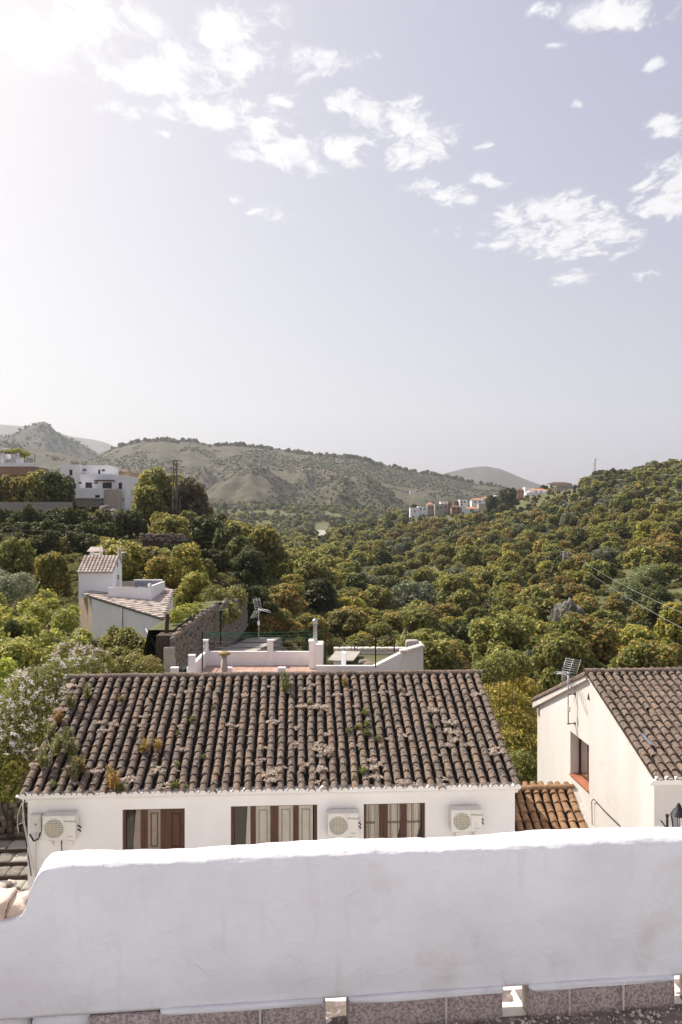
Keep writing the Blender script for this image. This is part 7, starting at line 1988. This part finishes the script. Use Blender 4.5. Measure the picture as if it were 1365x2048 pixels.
W, BG, BK, CO = M['white_far'], M['beige'], M['brick'], M['concrete']
def Z5(x0, x1, y0, y1): return (800 + x0 / 5.25, 800 + x1 / 5.25, 960 + y0 / 5.25, 960 + y1 / 5.25)
def Z4(x0, x1, y0, y1): return (960 + x0 / 5.6875, 960 + x1 / 5.6875, 920 + y0 / 5.6875, 920 + y1 / 5.6875)
w2 = [(.3, .6, 1, 1.3), (.7, .6, 1, 1.3)]
TOWN = [
    (Z5(110, 205, 295, 362), 548, W, None, 'small white house at the low end of the village', [(.5, .5, 1, 1.2)]),
    (Z5(190, 292, 282, 335), 556, W, None, 'pale flat-roofed house second from the village end', w2),
    (Z5(290, 360, 258, 335), 560, BG, M['roof_orange'], 'beige house with a faded pink roof', w2),
    (Z5(370, 465, 258, 348), 552, CO, None, 'grey unfinished house in the village row', w2),
    (Z5(430, 485, 232, 270), 566, W, None, 'little white upper house behind the grey one', []),
    (Z5(463, 510, 255, 340), 556, BG, None, 'narrow beige house in the village row', [(.5, .7, 1, 1.2)]),
    (Z5(505, 546, 230, 330), 558, BK, None, 'narrow pinkish brick house', [(.5, .75, 1, 1.2), (.5, .4, 1, 1.2)]),
    (Z5(545, 645, 285, 395), 546, BK, M['roof_brown'], 'three-storey raw brick house at the village front', [(.25, .8, 1.2, 1.2), (.7, .8, 1.2, 1.2), (.25, .5, 1.2, 1.2), (.7, .5, 1.2, 1.2)]),
    (Z5(575, 635, 228, 285), 570, M['roof_brown'], None, 'dark brown house at the back of the village', []),
    (Z5(630, 715, 212, 290), 566, W, None, 'tall white house with dark windows in the village middle', [(.25, .75, 1, 1.3), (.6, .75, 1, 1.3), (.25, .4, 1, 1.3)]),
    (Z5(690, 830, 300, 408), 545, W, M['roof_orange'], 'white house with orange roof at the village front', [(.42, .80, 1.1, 1.4), (.56, .80, 1.1, 1.4), (.55, .42, 1.2, 1.4), (.15, .45, 1.1, 1.6)]),
    (Z5(650, 692, 285, 405), 546, W, None, 'slim white house joined to the orange-roofed one', [(.4, .5, 1, 1.3)]),
    (Z5(755, 880, 208, 262), 575, W, M['roof_orange'], 'long white house stepping up the village street', w2),
    (Z5(870, 1010, 188, 240), 580, W, M['roof_orange'], 'long white house with bright orange roof up the street', [(.2, .5, 1, 1.2), (.5, .5, 1, 1.2), (.8, .5, 1, 1.2)]),
    (Z5(1005, 1100, 165, 205), 588, W, None, 'white house near the gap in the village', []),
    (Z5(830, 985, 255, 300), 552, BG, None, 'low beige shed below the long white houses', []),
    (Z5(1110, 1180, 150, 185), 590, W, M['roof_orange'], 'small pinkish house at the top of the street', []),
    (Z5(1175, 1235, 135, 180), 585, BG, M['roof_orange'], 'small beige house beneath the brown block', []),
    (Z4(425, 518, 340, 400), 582, BK, M['roof_brown'], 'square brown brick block on the village skyline', w2),
    (Z4(515, 625, 315, 400), 578, W, None, 'white house tucked behind the big hip-roofed one', w2),
    (Z4(532, 800, 372, 440), 560, W, None, 'white lower storey with a row of small windows', [(.08 + .2 * k, .5, 1.1, 1.0) for k in range(5)]),
    (Z4(560, 790, 345, 373), 563, W, M['roof_orange'], 'white upper house with broad orange hip roof', [(.35, .5, 1.0, 1.0), (.6, .5, 1.0, 1.0), (.9, .5, 1.0, 1.0)]),
    (Z4(797, 1045, 268, 345), 600, BG, M['roof_brown'], 'long beige house with brown roof above the village', [(.08, .6, 1.0, 1.2)]),
    (Z4(820, 1040, 398, 450), 556, BG, None, 'beige retaining block under the concrete skeleton', []),
    (Z4(1040, 1130, 392, 430), 560, CO, None, 'flat concrete slab shed beside the skeleton', []),
    (Z4(1145, 1180, 210, 232), 640, CO, None, 'tiny cabin on the hill crest', []),
]
for (u0, u1, vt, vb), Y, wl_, rf, lab, wn__ in TOWN: town_house(u0, u1, vt, vb, Y, 8, wl_, rf, lab, wn__)
# concrete skeleton of an unfinished building
(u0, u1, vt, vb) = Z4(875, 1035, 298, 400); Y = 552; a, b = P(u0, vt, Y), P(u1, vb, Y); o_ = Vector((a.x, Y, b.z)); W_, H_ = b.x - a.x, a.z - b.z
sk_ = empty('concrete_skeleton', Matrix.Translation(o_), 'unfinished concrete frame building with open floors', 'building')
for k in range(5):
    for d in (0, 6): m = MB(); m.box((k * (W_ - .5) / 4, d, -4), (k * (W_ - .5) / 4 + .5, d + .5, H_)); m.build('column', CO, sk_)
for z in (H_ * .48, H_): m = MB(); m.box((-.3, -.3, z - .25), (W_ + .3, 6.8, z + .2)); m.build('slab', CO, sk_)
# hill mast and chimneys
p = P(1190, 950, 600); m = MB(); z = 13
for sx in (-1, 1):
    for sy in (-1, 1): m.tube([(sx * .7, sy * .7, -2), (sx * .4, sy * .4, z)], .10, 4)
for k in range(9): zz = k * z / 9; s = 1 if k % 2 else -1; m.tube([(-s * .6, -.6, zz), (s * .55, -.6, zz + z / 9)], .07, 4); m.tube([(-.6, -s * .6, zz), (-.55, s * .6, zz + z / 9)], .07, 4)
mo = empty('radio_mast', Matrix.Translation(p), 'thin lattice radio mast on the hill crest', 'mast'); m.build('lattice', M['concrete'], mo)
m = MB()
for zz in (z - .5, z - 2.5): m.box((-.9, -.9, zz - .8), (-.5, .9, zz)); m.box((.5, -.9, zz - .8), (.9, .9, zz))
m.build('antenna_panels', M['white_far'], mo)
for (u, v0, v1, lab) in [(1209.5, 953, 962, 'dark cypress left of the mast')][:0]: pass
# scattered farmhouses
FARM = [((545, 561, 1000.5, 1009), W, M['roof_orange'], 'white farmhouse at the foot of the cone hill'), ((595, 606, 1001, 1007), W, None, 'tiny white farm building beside the cone hill'), ((503, 524, 1029, 1038), W, M['roof_orange'], 'white farmhouse lowest in the far valley'), ((603, 622, 1037, 1045), W, M['roof_orange'], 'white farmhouse with orange roof below the dome hill'), ((619, 643, 1083, 1094), W, None, 'white farmhouse beside the bend of the valley road'), ((768, 794, 1042, 1055), BG, None, 'beige flat-roofed house below the village'), ((408, 416, 966, 974), BG, None, 'small farmhouse high beyond the brownish tree'), ((450, 470, 1000, 1006), W, None, 'pale farm shed beyond the pylon trees'), ((466, 476, 1012, 1017), W, None, 'small pale shed under the farm shed'), ((770, 800, 1066, 1072), BG, None, 'low shed under the beige house'), ((820, 832, 982, 987), W, None, 'white hut on the far slope behind the village'), ((898, 904, 981, 985), W, None, 'white speck hut above the village roofs')]
for (u0, u1, vt, vb), wl_, rf, lab in FARM:
    if u0 > 815 or u0 < 420: q = sight_far((u0 + u1) / 2, vb); Y = q.y - 6
    else: x_, Y = hit((u0 + u1) / 2, vb, 300, 1300)
    town_house(u0, u1, vt, vb, Y, (u1 - u0) / FPX * Y * .6, wl_, rf, lab, [(.3, .5, .05 * Y * .02 + .8, 1.1), (.7, .5, .05 * Y * .02 + .8, 1.1)], group='farmhouses scattered over the valley')
q = sight_far(748, 926); m = MB(); Lw = 32 / FPX * q.y; m.box((-Lw / 2, -3, -1), (Lw / 2, 3, 3.2)); o = m.build('greenhouse', W); o.matrix_world = Matrix.Translation(q); tag(o, 'long white greenhouse on the shoulder of the main hill', 'greenhouse')
# valley road
def road(pts, w_, label):
    m = MB(); L = []
    for (u, v) in pts: x_, y_ = hit(u, v, 350, 1300); L.append(Vector((x_, y_, gz(x_, y_) + .5)))
    for a, b in zip(L[:-1], L[1:]):
        d = (b - a).normalized(); s = Vector((d.y, -d.x, 0)) * w_; m.poly([a - s, a + s, b + s, b - s])
    tag(m.build('road', M['lane']), kind='structure')
road([(632, 1082), (640, 1077), (647, 1070), (646, 1064), (640, 1061)], 4.0, '')
road([(558, 1043), (568, 1050), (575, 1053)], 4.0, '')

# ------------------------------------------------------------------ the air between: thin even haze round everything
m = MB(); m.box((-9000, -300, -75), (9000, 9500, 1250)); hz = m.build('haze', None); hz.data.materials.clear()
hm = bpy.data.materials.new('haze'); hm.use_nodes = True; n = hm.node_tree.nodes; n.clear(); vo = n.new('ShaderNodeVolumePrincipled'); oo = n.new('ShaderNodeOutputMaterial'); hm.node_tree.links.new(vo.outputs[0], oo.inputs['Volume'])
vo.inputs['Color'].default_value = (.86, .89, .95, 1); vo.inputs['Density'].default_value = HAZE_DENSITY; vo.inputs['Anisotropy'].default_value = .25
hz.data.materials.append(hm); tag(hz, 'thin pale air haze over the whole valley', 'haze', kind='stuff')
